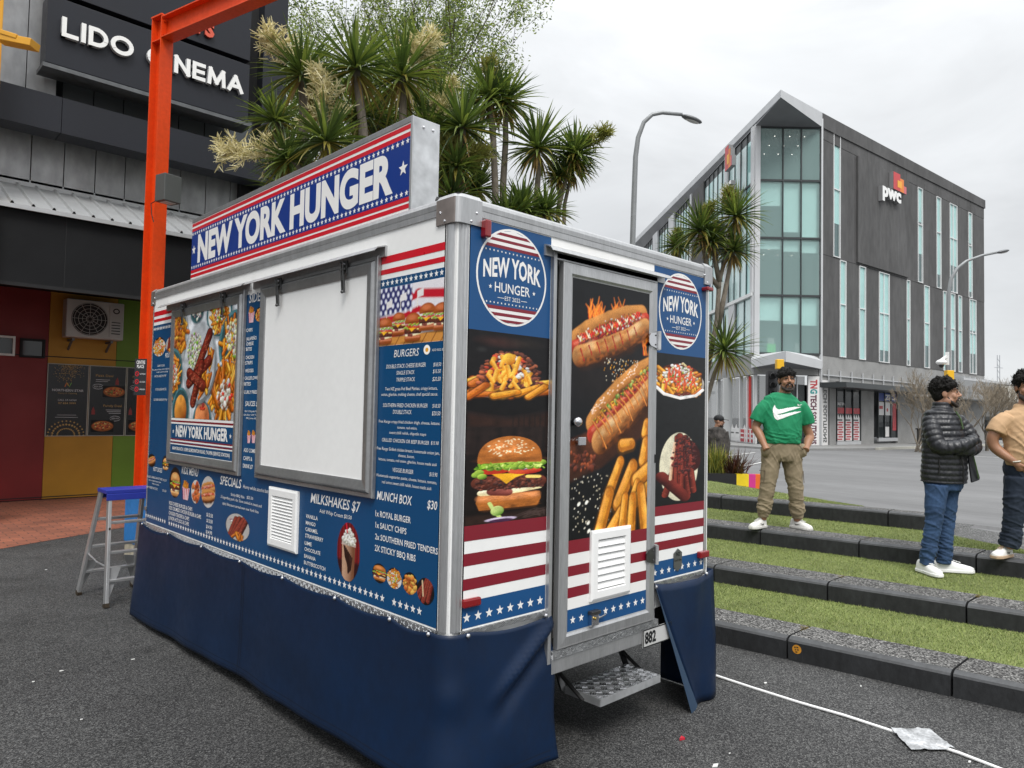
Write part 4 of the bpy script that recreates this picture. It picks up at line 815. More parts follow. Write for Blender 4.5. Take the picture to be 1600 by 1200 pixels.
# ---- blue box
bx = on_z(192, 869, 0); BB = thing('blue_box', 'bright blue painted box on a pale concrete base behind the step ladder', 'box', bx)
bl = mat('bright_blue_paint', (.012, .19, .52), .5, var=.12, vs=3, var2=.1, vs2=20); m = MB(); d1 = (on_z(240, 893, 0)-bx).normalized(); d2 = Vector((-d1.y, d1.x, 0)); d2 = d2 if d2.y > 0 else -d2
m.prism([bx, bx+d1*1.2, bx+d1*1.2+d2*.6, bx+d2*.6], (0, 0, .17), (0, 0, .72), bl); m.build('body', BB, bevel=.008); m = MB(); e = .012; m.prism([bx-d1*e-d2*e, bx+d1*1.2-d2*e, bx+d1*1.2+d2*.61, bx-d1*e+d2*.61], (0, 0, .72), (0, 0, .745), bl); m.build('lid', BB)
m = MB(); m.prism([bx+d1*.01+d2*.01, bx+d1*1.2+d2*.01, bx+d1*1.2+d2*.6, bx+d1*.01+d2*.6], (0, 0, 0), (0, 0, .17), mat('stained_concrete', (.40, .36, .27), .85, var=.35, vs=9)); m.build('base', BB)
# ---- step ladder
LD = thing('step_ladder', 'aluminium double sided step ladder with a blue top, left of the trailer', 'ladder', (0, 4.5, 0))
fA = [Vector((-.12, 4.24, 0)), Vector((.33, 4.24, 0))]; fB = [Vector((-.18, 4.84, 0)), Vector((.26, 4.86, 0))]; HT = .92
tA = [Vector((-.065, 4.47, HT)), Vector((.27, 4.47, HT))]; tB = [Vector((-.085, 4.63, HT)), Vector((.25, 4.635, HT))]
alu_l = mat('ladder_aluminium', (.50, .505, .51), .38, .7, var=.12, vs=8)
for a, b in zip(fA+fB, tA+tB): q = MB(); q.bar(a+Vector((0, 0, .02)), b, .026, .062, alu_l, (0, 1, 0)); st_ = q.build('stile', LD, bevel=.003); q = MB(); q.bar(a, a+(b-a)*.035, .034, .072, rubber_k, (0, 1, 0)); q.build('foot', st_)
for (f_, t_) in ((fA, tA), (fB, tB)):
    for k in (.22, .46, .72): q = MB(); a = f_[0].lerp(t_[0], k); b = f_[1].lerp(t_[1], k); q.bar(a, b, .05, .022, alu_l, (0, 0, 1)); q.build('rung', LD, bevel=.003)
    for s in (0, 1):
        o = 1-s; a = f_[s].lerp(t_[s], .02); b = f_[s].lerp(t_[s], .32); c_ = f_[s].lerp(f_[o], .26).lerp(t_[s].lerp(t_[o], .26), .34); q = MB(); n_ = Vector((0, .004, 0)); q.prism([a, c_, b], -n_, n_, alu_l); q.build('gusset', LD)
q = MB(); a = fA[0].lerp(tA[0], .34); b = fB[0].lerp(tB[0], .40); q.tube([a, a.lerp(b, .5)+Vector((0, 0, -.02)), b], .007, alu_l, 6); q.build('spreader', LD)
q = MB(); lbm = mat('ladder_blue', (.02, .035, .30), .4, var=.1, vs=9); q.box(-.105, .30, 4.42, 4.68, HT-.02, HT+.012, lbm); q.box(-.10, .295, 4.415, 4.43, HT-.075, HT-.0205, lbm); q.box(-.10, .295, 4.67, 4.685, HT-.075, HT-.0205, lbm); q.build('top_cap', LD, bevel=.004)
q = MB(); lfn = lambda u, z, o: tuple(fA[0].lerp(tA[0], z)+Vector((u, -.034-o, 0)))
for z in (.50, .53, .66): q.face([lfn(-.008, z, 0), lfn(.008, z, 0), lfn(.008, z+.022, 0), lfn(-.008, z+.022, 0)], rubber_k)
q.build('decal', LD)
# ================================================================ office building across the road
gA = at(1177, 652, 42.); gB = at(1280, 653, 42.); gC = at(1538.5, 659, 58.4); gD = at(983, 648, 80.)
for v in (gA, gB, gC, gD): v.z = 0
class Wall:
    """vertical wall plane: f(s, z, o) with s along it and o out of it"""
    def __init__(s, P, Q, flip=1):
        s.P = P; s.d = (Q-P).normalized(); s.n = Vector((s.d.y, -s.d.x, 0)); s.L = (Q-P).length
    def __call__(s, u, z, o): p = s.P+s.d*u+s.n*o; return (p.x, p.y, z)
    def hit(s, px, py, o=0.):
        D = CF+CR*((px-800)/FPX)-CU*((py-600)/FPX); t = (s.P+s.n*o-CAM_LOC).dot(s.n)/D.dot(s.n); p = CAM_LOC+D*t; return (p-s.P).dot(s.d), p.z
WR = Wall(gB, gC); WK = Wall(gA, gB); WL = Wall(gD, gA)
class WLx:
    P = gA
    def __call__(s, u, z, o): return WL(WL.L-u, z, o)
WLL = WLx()
def wbox(m, w, u0, u1, z0, z1, o0, o1, mm):
    vs = [w(u, z, o) for o in (o0, o1) for z in (z0, z1) for u in (u0, u1)]
    m.add(vs, [(0, 2, 3, 1), (4, 5, 7, 6), (0, 1, 5, 4), (2, 6, 7, 3), (0, 4, 6, 2), (1, 3, 7, 5)], mm)
panel = mat('dark_fibre_cement', (.076, .075, .075), .75, var=.22, vs=.5, var2=.16, vs2=3.2, stretch=(1, 1, .35), bump=.04, bs=12)
light_m = mat('pale_metal_trim', (.52, .53, .54), .45, .25, var=.06, vs=1); soffit_m = mat('grey_soffit', (.16, .165, .175), .6, var=.1, vs=.5)
white_t = mat('white_frame', (.68, .69, .69), .45); mull = mat('dark_mullion', (.035, .04, .042), .4)
teal = mat('teal_blind_glass', (.33, .58, .56), .07, var=.12, vs=.35, var2=.05, vs2=3, spec=.9, coat=.5); teal_d = mat('teal_dark_glass', (.035, .085, .088), .05, var=.25, vs=.6, spec=.9, coat=.5)
pale_g = mat('pale_office_glass', (.46, .64, .63), .06, var=.14, vs=.3, var2=.06, vs2=2, spec=.9, coat=.6)
def glass_mat(name, col, alpha):
    m = mat(name, col, .03, spec=.8); m.node_tree.nodes['Principled BSDF'].inputs['Alpha'].default_value = alpha; return m
tower_g = glass_mat('clear_teal_glass', (.40, .58, .56), .44); shop_g = glass_mat('shop_glass', (.05, .06, .062), .45)
OB = thing('office_building', 'four storey office building with a teal glass corner and dark panelled side, across the road', 'building', (gA+gC)/2)
ZC = 5.38; ZR = 19.35
# dark panelled side
def zb(u): return 5.38-.010*u
boundary = [(0, 11.75), (4.14, 11.37), (11.5, 11.30), (23.9, 11.05)]
up = [WR.hit(*p) for p in [(1302, 208), (1440, 298), (1470, 320), (1490.5, 335), (1521, 354)]]
UW = [(1.48, 2.30), (13.15, 13.95), (16.3, 17.1), (18.7, 20.1), (22.3, 23.05)]; UW = [(a*1.02, b*1.02) for a, b in UW]
LW = [(2.31, 3.07), (4.77, 5.62), (7.47, 8.95), (11.6, 12.12), (14.45, 15.35), (17.8, 18.4), (19.15, 20.0), (20.65, 21.35), (22.9, 24.3)]
LR = WR.L
def strip(name, wins, z0, z1, out, u0, u1, gap=1.9):
    """panels between the window slots, one part each"""
    edges = [u0]
    for a, b in wins: edges += [a, b]
    edges.append(u1)
    for k in range(0, len(edges), 2):
        a, b = edges[k], edges[k+1]; n = max(1, round((b-a)/gap)) if b-a > .1 else 0
        for i in range(n):
            p = a+(b-a)*i/n; q = a+(b-a)*(i+1)/n; m = MB(); wbox(m, WR, p+.012, q-.012, z0, z1, -.15, out, panel); m.build(name, OB)
strip('facade_panel', UW, 11.32, 18.15, .04, 0.02, LR); strip('facade_panel', [], 18.17, ZR+.3, .05, .02, LR, 3.0)
strip('facade_panel', LW, ZC-.02, 11.30, .03, .02, LR)
m = MB(); bu0 = WR.hit(1341, 400, .17)[0]; bu1 = WR.hit(1420, 420, .17)[0]; wbox(m, WR, bu0, bu1, 11.42, 18.13, .05, .17, panel); m.build('projecting_bay', OB)
m = MB()
for u in [bu0+(bu1-bu0)*k/5 for k in (1, 2, 3, 4)]: wbox(m, WR, u, u+.02, 11.42, 18.13, .17, .172, mull)
m.build('bay_joint', OB)
m = MB(); wbox(m, WR, .3, LR-.3, .5, 18.6, -.9, -.6, mull); m.build('core_wall', OB)
def window(w, a, b, z0, z1, nz, mm, nv=1, fr=.05, o=-.02, par=OB):
    m = MB(); 
    wbox(m, w, a, a+fr, z0, z1, o-.08, o+.10, white_t); wbox(m, w, b-fr, b, z0, z1, o-.08, o+.10, white_t); wbox(m, w, a+fr, b-fr, z0, z0+fr, o-.08, o+.10, white_t); wbox(m, w, a+fr, b-fr, z1-fr, z1, o-.08, o+.10, white_t)
    for zz in nz: wbox(m, w, a+fr, b-fr, zz-.03, zz+.03, o-.06, o+.08, white_t)
    for i in range(1, nv): u = a+(b-a)*i/nv; wbox(m, w, u-.025, u+.025, z0+fr, z1-fr, o-.06, o+.075, white_t)
    f = m.build('window', par); q = MB(); zz = [z0]+list(nz)+[z1]
    for i, (c, d) in enumerate(zip(zz[:-1], zz[1:])):
        k = c+(d-c)*random.choice((.0, .12, .25, .5)) if i == 0 else c+(d-c)*random.choice((0, 0, .08))
        if k > c+.05: wbox(q, w, a+fr, b-fr, c, k, o-.02, o, teal_d)
        wbox(q, w, a+fr, b-fr, k, d, o-.02, o+.004, mm)
    q.build('pane', f)
for i, (a, b) in enumerate(UW): window(WR, a, b, 11.36, 18.9 if i == 0 else 18.12, [15.5], teal, 1 if b-a < 1 else 2)
for i, (a, b) in enumerate(LW): window(WR, a, b, ZC, 11.28, [8.6], teal, 1 if b-a < 1.2 else 2)
# corner tower: four rows of three panes with blinds and rooms behind
ZL = [5.38, 8.79, 12.18, 15.60, 18.77]; us = [.30, 1.66, 2.74, 3.98]
m = MB(); wbox(m, WK, .0, .30, 4.6, 18.9, -.25, .10, light_m); wbox(m, WK, 3.98, WK.L+.05, 4.6, 19.3, -.25, .10, light_m); m.build('corner_trim', OB)
m = MB()
for z in ZL: wbox(m, WK, .30, 3.98, z-.06, z+.06, -.12, .03, mull)
for u in us[1:3]: wbox(m, WK, u-.03, u+.03, 5.38, 18.77, -.12, .028, mull)
m.build('curtain_wall_frame', OB)
cream = mat('office_ceiling', (.62, .63, .60), .7); blind = mat('roller_blind', (.52, .80, .76), .6, var=.05, vs=1); room = mat('office_interior', (.24, .26, .26), .7, var=.3, vs=.7)
for r in range(4):
    for c in range(3):
        q = MB(); q.face([WK(us[c]+.03, ZL[r]+.06, -.05), WK(us[c+1]-.03, ZL[r]+.06, -.05), WK(us[c+1]-.03, ZL[r+1]-.06, -.05), WK(us[c]+.03, ZL[r+1]-.06, -.05)], tower_g); q.build('glass_pane', OB)
        k = [[.42, .48, .50], [.16, .20, .22], [.42, .90, 1.0], [0, 0, 0]][r][c]
        if k: q = MB(); h = ZL[r+1]-ZL[r]-.2; wbox(q, WK, us[c]+.05, us[c+1]-.05, ZL[r+1]-.1-h*k, ZL[r+1]-.1, -.30, -.27, blind); q.build('blind', OB)
m = MB()
for r in range(5):
    P = [WK(.25, ZL[r]-.06, -.13), WK(3.95, ZL[r]-.06, -.13), WR(8, ZL[r]-.06, -.95), WLL(9, ZL[r]-.06, -.55)]; m.prism(P, (0, 0, 0), (0, 0, .12), cream)
m.build('floor_slab', OB)
m = MB(); m.face([WR(7, 5, -1), WR(7, 18.7, -1), WLL(7.5, 18.7, -.6), WLL(7.5, 5, -.6)], room)
for r in range(4):
    for i in range(5): wbox(m, WK, -1+i*1.3+.4*(r % 2), -.4+i*1.3, ZL[r]+.06, ZL[r]+1.0+.6*((i*7+r) % 3), -5-i % 2, -4.6-i % 2, [room, cream, mull][(i+r) % 3])
m.build('office_furniture', OB)
spot = mat('ceiling_spotlight', (1, 1, 1), .5); spot.node_tree.nodes['Principled BSDF'].inputs['Emission Color'].default_value = (1, .96, .88, 1); spot.node_tree.nodes['Principled BSDF'].inputs['Emission Strength'].default_value = 3.
m = MB()
for r in range(1, 5):
    for i in range(4):
        for j in range(3): p = Vector(WK(.7+i*.9+.2*j, ZL[r]-.068, -1.2-j*1.5)); m.sphere(p, .03, .03, .012, spot, 8, 4)
m.build('spotlight', OB)
m = MB(); grn = mat('green_chair', (.05, .5, .06), .5)
wbox(m, WK, 1.0, 1.5, 5.5, 6.0, -1.0, -.6, grn)
for i, u in enumerate((.7, 1.3, 2.5, 3.1, 3.6)): wbox(m, WK, u, u+.4, 5.5, 6.2+.25*(i % 3), -1.6-i*.2, -1.2-i*.2, cream if i % 2 else mull)
m.build('chair', OB)
# long glazed side
wl = lambda s, z, o: WL(WL.L-s, z, o)
m = MB(); wbox(m, WLL, .3, WL.L, 4.6, 18.8, -.5, -.3, mull); m.build('core_wall', OB)
m = MB()
for a, b in ((-.0, .32), (4.75, 5.15), (13.2, 13.6), (18.6, 20.4), (24.6, 26.6)): wbox(m, WLL, a, b, 8.9, 18.8, -.28, .14, light_m)
for a, b in ((.0, .3), (3.2, 4.3), (8.4, 9.4), (14, 15.2)): wbox(m, WLL, a, b, 5.4, 8.9, -.28, .10, light_m)
m.build('column_trim', OB)
m = MB(); wbox(m, WLL, 10.2, 13.2, 8.9, 18.8, -.28, .06, panel); m.build('recess_panel', OB)
m = MB(); wbox(m, WLL, 0, WL.L, 8.75, 8.95, -.28, .16, white_t); wbox(m, WLL, 0, WL.L, 12.1, 12.2, -.28, .02, mull); wbox(m, WLL, 0, WL.L, 15.5, 15.6, -.28, .02, mull); m.build('floor_band', OB)
for (a, b, z0, z1, n) in [(.34, 4.73, 8.97, 18.8, 4), (5.17, 10.18, 8.97, 18.8, 5), (13.62, 18.58, 8.97, 18.8, 6), (20.42, 24.58, 8.97, 18.8, 4), (26.62, 37, 8.97, 18.8, 12), (.32, 3.18, 5.42, 8.73, 2), (4.32, 8.38, 5.42, 8.73, 3), (9.42, 13.98, 5.42, 8.73, 4), (15.2, 37, 5.42, 8.73, 14)]:
    q = MB()
    for i in range(n):
        p = a+(b-a)*i/n; r_ = a+(b-a)*(i+1)/n; wbox(q, WLL, p, r_, z0, z1-(.55 if z1 > 10 else 0), -.2, -.06+.004*(i % 3), pale_g if (i+n) % 4 or z1 < 10 else teal)
        if z1 > 10: wbox(q, WLL, p, r_, z1-.55, z1, -.2, -.07, mull)
        wbox(q, WLL, r_-.03, r_, z0, z1, -.06, .0, mull)
    q.build('glazing', OB)
# roof with a pointed overhang at the corner
ap = at(1220, 140, 39.2); nL = WL.n
eave_far = Vector(WLL(40, 0, .55)); e0 = Vector((ap.x, ap.y, 0)); bt = Vector(WR(0.05, 0, .12)); ct = Vector(WR(LR+.1, 0, .12)); back = gD+(gC-gB)*.9
poly = [e0, bt, ct, back, eave_far]; zt = ap.z
m = MB(); zs = [zt-.42, ZR-.55, ZR-.3, ZR-.3, zt-.45+.9]; zu = [zt, ZR+.32, ZR+.36, ZR+.3, zt+.9]
lo = [Vector((p.x, p.y, z)) for p, z in zip(poly, zs)]; hi = [Vector((p.x, p.y, z)) for p, z in zip(poly, zu)]
for i in range(5):
    j = (i+1) % 5; m.face([lo[i], lo[j], hi[j], hi[i]], light_m if i in (0, 4) else panel)
m.face(hi, panel); m.face([lo[0], lo[1], Vector(WK(WK.L, 18.8, 0)), Vector(WK(0, 18.8, 0))], soffit_m); m.face([lo[0], Vector(WK(0, 18.8, 0)), Vector(WLL(40, 18.8, 0)), lo[4]], soffit_m); m.build('roof', OB)
# signs on the building
grey_l = mat('sign_letter_face', (.80, .80, .79), .4); grey_s = mat('sign_letter_side', (.22, .22, .225), .5)
lg_r = mat('logo_red', (.52, .045, .05), .45); lg_o = mat('logo_orange', (.72, .20, .02), .45); lg_p = mat('logo_rose', (.55, .12, .14), .45); lg_y = mat('logo_yellow', (.80, .38, .03), .45)
def logo_blocks(m, fn, u, z, w, h, o0, o1):
    """stepped blocks in reds and ambers over the letters"""
    for i, (a, b, c, d, mm) in enumerate([(0, .52, 0, 1., lg_r), (.52, .80, .0, .78, lg_o), (.80, 1., 0, .42, lg_p), (.30, .62, .20, .60, lg_y)]):
        k = .0 if i < 3 else .01
        pts = [(u+a*w, z+c*h), (u+b*w, z+c*h), (u+b*w, z+d*h), (u+a*w, z+d*h)]
        m.face([fn(p, q, o1+k) for p, q in pts], mm)
        if i < 3: m.add([fn(p, q, o0) for p, q in pts]+[fn(p, q, o1-.01) for p, q in pts], [(0, 1, 5, 4), (1, 2, 6, 5), (2, 3, 7, 6), (3, 0, 4, 7)], grey_s)
def pwc(label, fn, u0, u1, zb_, h, o0, lg):
    t = thing('wall_sign', label, 'sign', fn(u0, zb_, o0), 'pwc signs'); m = MB(); solid_text(m, 'pwc', u0, u1, zb_, h, grey_l, fn, o0, o0+.28, bold=.05, side=grey_s); m.build('lettering', t)
    m = MB(); logo_blocks(m, fn, *lg, o0, o0+.28); m.build('logo_blocks', t)
u0, z0 = WR.hit(1379, 307, .45); u1, z1_ = WR.hit(1408, 313, .45); z0 = (z0+z1_)/2-.1; ua, za = WR.hit(1396, 291, .45); ub, zc = WR.hit(1416, 268, .45)
pwc('white pwc sign with amber blocks on the dark panelled side of the building', WR, u0, u1, z0, .98, .18, (ua, za-.15, ub-ua, 1.15))
fl = lambda u, z, o: WL(u, z, o)
a0, zz0 = WL.hit(1138, 300); a1, _ = WL.hit(1167, 270)
pwc('pwc sign seen edge on, under the eave of the glazed side', fl, WL.L-4.0, WL.L-1.9, 15.6, .9, .5, (WL.L-3.1, 17.1, 1.3, 1.5))
# ground floor
m = MB(); wbox(m, WR, .0, LR, 3.9, 5.36, -.3, .0, conc); wbox(m, WK, 0, WK.L, 4.15, 5.32, -.3, -.05, conc); wbox(m, WLL, 0, 30, 4.15, 5.40, -.3, .0, conc); m.build('concrete_band', OB)
for a, b in ((1.25, 2.0), (5.2, 6.9), (10.35, LR)):
    m = MB(); wbox(m, WR, a, b, .0, 3.9, -.5, -.02, conc); m.build('concrete_pier', OB)
m = MB(); wbox(m, WR, 0.0, .12, 0, 5.4, -.3, .12, light_m); m.build('corner_post', OB)
m = MB(); wbox(m, WR, .0, 12.8, 3.45, 3.75, .02, 1.6, mull); wbox(m, WR, 12.8, LR, 3.2, 3.3, .02, 1.2, mull); m.build('awning', OB)
m = MB()
for i in range(9): u = .9+i*1.42; wbox(m, WR, u, u+.07, 3.75, 4.55, .03, .10, light_m)
wbox(m, WR, .3, 12.8, 4.18, 4.24, .04, .09, light_m); m.build('awning_stay', OB)
m = MB()
for i in range(11): wbox(m, WR, 13.3+i*.95, 13.38+i*.95, 4.55-.02*i, 4.70-.02*i, .1, 3.0, light_m)
wbox(m, WR, 13.0, LR+.6, 4.40, 4.55, 2.9, 3.05, light_m); m.build('pergola', OB)
wht = mat('shop_print_white', (.70, .69, .68), .5); rdp = mat('shop_print_red', (.42, .05, .06), .5, var=.2, vs=4)
def shop(a, b, z0, z1, nv, kind):
    m = MB()
    wbox(m, WR, a, b, z0, z0+.22, -.1, .02, light_m); wbox(m, WR, a, b, z1-.06, z1, -.1, .02, mull)
    for i in range(nv+1): u = a+(b-a)*i/nv; wbox(m, WR, u-.03, u+.03, z0+.22, z1-.06, -.1, .015, mull)
    f = m.build('shopfront', OB); q = MB(); q.face([WR(a, z0+.2, -.05), WR(b, z0+.2, -.05), WR(b, z1, -.05), WR(a, z1, -.05)], shop_g); q.build('pane', f)
    q = MB()
    if kind == 0:
        for i in range(nv):
            u = a+(b-a)*i/nv+.06; w_ = (b-a)/nv-.12; rect(q, u, u+w_, z0+.25, z0+1.62, wht, WR, -.044)
            for j in range(9): rect(q, u+.06+(.12 if j % 2 else 0), u+w_-.10-(.0 if j % 2 else .12), z0+.30+j*.145, z0+.39+j*.145, rdp if j != 8 else mull, WR, -.040)
            for s_ in range(3): x = u+w_*(s_+.5)/3; q.face([WR(x-w_/6, z0+1.62, -.042), WR(x+w_/6, z0+1.62, -.042), WR(x, z0+1.85, -.042)], wht)
            rect(q, u, u+w_, z0+1.9, z0+2.25, rdp, WR, -.046)
        text(q, 'TABLET REPAIR', a+.1, a+1.1, z0+2.4, .16, wht, WR, bold=.02, off=-.04)
    else:
        rect(q, a+.05, b-.05, z1-.62, z1-.12, mat('shop_blue', (.03, .06, .26), .5), WR, -.042); text(q, 'ZIO', a+1.0, b-.2, z1-.55, .36, wht, WR, bold=.05, off=-.04)
        rect(q, a+.05, b-.7, z0+1.7, z1-.7, wht, WR, -.046); rect(q, a+.2, a+.7, z0+2.1, z0+2.3, rdp, WR, -.042); rect(q, b-.62, b-.08, z0+.7, z1-.75, rdp, WR, -.043); rect(q, a+1.0, a+1.6, z0+.3, z0+.95, wht, WR, -.042); disc(q, a+1.35, z0+2.05, .12, .12, lg_r, WR, -.040, 14)
    q.build('window_print', f)
shop(2.10, 5.1, .08, 3.6, 3, 0); shop(7.5, 10.25, .25, 3.5, 3, 1)
m = MB(); wbox(m, WR, .12, 10.3, 0, 3.8, -3.2, -3.0, mat('shop_interior', (.03, .032, .034), .8)); m.build('shop_back_wall', OB)
m = MB(); wbox(m, WR, .16, .95, .10, 3.9, -.15, .03, wht); f90 = lambda u, z, o: WR(.82-(z), 3.75-u, .035+o)
text(m, 'TECH SOLUTIONS', .15, 3.5, .0, .42, mull, f90, bold=.03, off=0); m.build('shop_sign', OB)
m = MB(); wbox(m, WK, 3.18, 3.86, .05, 4.1, -.16, .0, wht); f91 = lambda u, z, o: WK(3.70-z, 3.95-u, .004+o)
V91 = lambda s, a, b, z, h, mm: text(m, s, a, b, z, h, mm, lambda u, z, o: WK(3.30+z, 4.0-u, .004+o), bold=.045, off=0)
text(m, 'TN', .10, .62, .0, .42, rdp, lambda u, z, o: WK(3.30+z, 4.0-u, .004+o), bold=.05, off=0); text(m, 'G', .64, .92, .0, .42, mat('logo_teal', (.02, .25, .25), .5), lambda u, z, o: WK(3.30+z, 4.0-u, .004+o), bold=.05, off=0)
text(m, 'TECH SOLUTIONS', .98, 3.85, .02, .36, mat('sign_maroon', (.10, .03, .05), .5), lambda u, z, o: WK(3.30+z, 4.0-u, .004+o), bold=.045, off=0); m.build('shop_sign', OB)
m = MB(); wbox(m, WK, .1, 3.1, .1, 4.1, -.4, -.3, shop_g)
for u in (.1, 1.5, 2.6): wbox(m, WK, u, u+.06, .1, 4.1, -.3, -.2, light_m)
m.build('shopfront', OB)
m = MB(); wbox(m, WLL, .0, 14, .1, 4.1, -.35, -.3, shop_g); wbox(m, WLL, -.05, 14, 0, .1, -.4, .1, conc)
for u in (.2, 1.35, 2.6, 4.55, 7, 10): wbox(m, WLL, u, u+.12, .1, 4.15, -.3, -.1 if u != 4.55 else .3, white_t)
m.build('shopfront', OB)
m = MB(); wbox(m, WLL, 1.0, 1.45, .9, 4.1, -.25, -.2, mat('red_column', (.55, .02, .015), .5)); m.build('red_column', OB)
m = MB(); wbox(m, WLL, .1, 4.4, .1, .95, -.24, -.18, wht)
for i in range(5): wbox(m, WLL, .2+i*.9, .85+i*.9, .15, .9, -.18, -.17, wht if i > 2 else rdp); wbox(m, WLL, .25+i*.9, .8+i*.9, .35, .45, -.17, -.165, wht); wbox(m, WLL, .25+i*.9, .8+i*.9, .62, .7, -.17, -.165, mull if i > 2 else wht)
for i in range(6): u = .25+i*.75; m.face([WLL(u, .95, -.2), WLL(u+.5, .95, -.2), WLL(u+.25, 1.2, -.2)], wht)
m.build('window_print', OB)
# white canopy with a pointed front over the corner
cA = Vector(WLL(.0, 0, .15)); cB = Vector(WR(.0, 0, .15)); cP = at(1228, 548, 39.3); cP.z = 0
m = MB(); P = [cA, cP, cB, gB-WK.n*.3, gA-WK.n*.3]
for z0_, z1_, mm in ((4.52, 5.28, mat('canopy_white', (.50, .51, .52), .5, var=.06, vs=.8)),):
    lo = [p+Vector((0, 0, z0_+(.18 if i == 1 else 0))) for i, p in enumerate(P)]; hi = [p+Vector((0, 0, z1_-(.28 if i in (0, 2) else 0))) for i, p in enumerate(P)]
    for i in range(5): j = (i+1) % 5; m.face([lo[i], lo[j], hi[j], hi[i]], mm)
    m.face(hi, mm); m.face(lo[::-1], soffit_m)
m.build('corner_canopy', OB)
m = MB(); pv = [Vector(WLL(22, 0, 2.5)), Vector(WLL(0, 0, 3.2)), at(1228, 705, 36.5), Vector(WR(0, 0, 3.2)), Vector(WR(LR+14, 0, 3.6)), Vector(WR(LR+14, 0, -.5)), Vector(WR(0, 0, -.5)), Vector(WLL(22, 0, -.4))]
for p in pv: p.z = 0
m.prism(pv, (0, 0, 0), (0, 0, .10), mat('footpath_concrete', (.22, .22, .215), .85, var=.12, vs=.6, var2=.1, vs2=6)); structure(m.build('footpath'))
m = MB(); w_ = (pv[4]-pv[3]).normalized(); s_ = Vector((w_.y, -w_.x, 0))
m.prism([pv[3], pv[4], pv[4]+s_*.18, pv[3]+s_*.18], (0, 0, 0), (0, 0, .13), mat('pale_kerb', (.42, .41, .36), .8)); structure(m.build('footpath_kerb'))
# ---- street lamps
galv_p = mat('lamp_pole_grey', (.24, .25, .255), .5, .3, var=.1, vs=3)
def street_lamp(px, depth, pts, head, label, r=.085):
    b = at(px, 650, depth); b.z = 0; t = thing('street_lamp', label, 'street lamp', b, 'street lamps'); m = MB()
    P = [at(x, y, depth) for x, y in pts]; P[0].z = 0; m.tube(P, [r]+[r*.9-(r*.45)*i/len(P) for i in range(1, len(P))], galv_p, 10); m.build('pole', t, smooth=True)
    a, c = at(*head[0], depth), at(*head[1], depth); d = (c-a).normalized(); M_ = Matrix.Translation((a+c)/2) @ d.to_track_quat('X', 'Z').to_matrix().to_4x4(); ln = (c-a).length/2
    m = MB(); m.sphere((0, 0, 0), ln, ln*.42, ln*.24, mat('lamp_head_grey', (.12, .125, .13), .4, .4), 16, 8); m.v = [tuple(M_ @ Vector(v)) for v in m.v]; h = m.build('lamp_head', t, smooth=True)
    m = MB(); m.sphere((ln*.1, 0, -ln*.12), ln*.7, ln*.30, ln*.18, mat('lamp_glass', (.5, .5, .48), .2), 14, 6); m.v = [tuple(M_ @ Vector(v)) for v in m.v]; m.build('lens', h, smooth=True); return t
street_lamp(986, 21, [(984, 650), (987, 420), (991, 300), (993, 245), (997, 215), (1006, 191), (1019, 179), (1035, 176), (1066, 179)], [(1064, 180), (1097, 192)], 'tall curved grey street lamp rising behind the food trailer roof', .10)
street_lamp(1479, 25, [(1479, 660), (1480.5, 560), (1482, 460), (1486, 436), (1496, 419), (1510, 408), (1535, 399), (1560, 394)], [(1556, 395), (1577, 391)], 'curved street lamp in front of the dark panelled side of the office building', .08)
# ---- traffic signals and camera
sig = mat('signal_black', (.018, .018, .02), .5); yel = mat('signal_yellow', (.75, .42, .01), .45)
def signal(px, py, depth, label, full):
    b = at(px, 650, depth); b.z = 0; t = thing('traffic_signal', label, 'traffic light', b, 'traffic signals'); top = at(px, py, depth).z; m = MB(); m.tube([b, (b.x, b.y, top-.1)], .055, galv_p, 10); m.build('pole', t)
    c = at(px, py, depth); m = MB(); M_ = Matrix.Translation((c.x, c.y, top)) @ Matrix.Rotation(-R(43.8), 4, 'Z'); m.box(-.12, .12, -.10, .10, -.12, .20, yel, M_); m.build('push_box', t, bevel=.02)
    if full:
        m = MB(); M_ = Matrix.Translation((c.x, c.y, top-.65)) @ Matrix.Rotation(-R(43.8), 4, 'Z'); m.box(-.42, -.10, -.10, .12, -.42, .45, sig, M_)
        for z in (.30, .0, -.28): m.tube([M_ @ Vector((-.26, -.10, z)), M_ @ Vector((-.30, -.30, z-.02))], .10, sig, 12, False)
        m.build('signal_head', t)
signal(1218, 571, 24, 'traffic signal with a yellow top box behind the man in the green shirt', True); signal(1483, 588, 24.5, 'small yellow topped traffic signal behind the head of the man in the puffer jacket', False)
cp = at(1471, 566, 24.6); CM = thing('security_camera', 'white dome security camera on a bracket beside the street lamp pole', 'camera', cp); m = MB(); wc = mat('camera_white', (.75, .75, .74), .4); m.sphere(cp, .17, .17, .10, wc, 14, 8); m.bar(cp+Vector((0, 0, .08)), at(1480, 556, 24.7), .07, .07, wc); m.bar(at(1480, 550, 24.7), at(1480, 570, 24.7), .10, .10, wc); m.build('housing', CM, smooth=False)
m = MB(); m.sphere(cp+Vector((0, 0, -.07)), .09, .09, .12, sig, 12, 8); m.build('dome', CM, smooth=True)
bp = Vector(WR(11.2, .12, 1.4)); LB = thing('litter_bin', 'dark square litter bin by the concrete wall across the road', 'bin', bp); m = MB(); wbox(m, WR, 10.75, 11.75, .1, 1.05, 1.0, 1.8, mat('bin_brown', (.05, .047, .042), .6, var=.2, vs=4)); m.build('body', LB, bevel=.03); m = MB(); wbox(m, WR, 10.7, 11.8, 1.05, 1.13, .95, 1.85, sig); m.build('lid', LB); m = MB(); wbox(m, WR, 11.05, 11.45, .72, .86, 1.8, 1.815, wht); m.build('notice', LB)
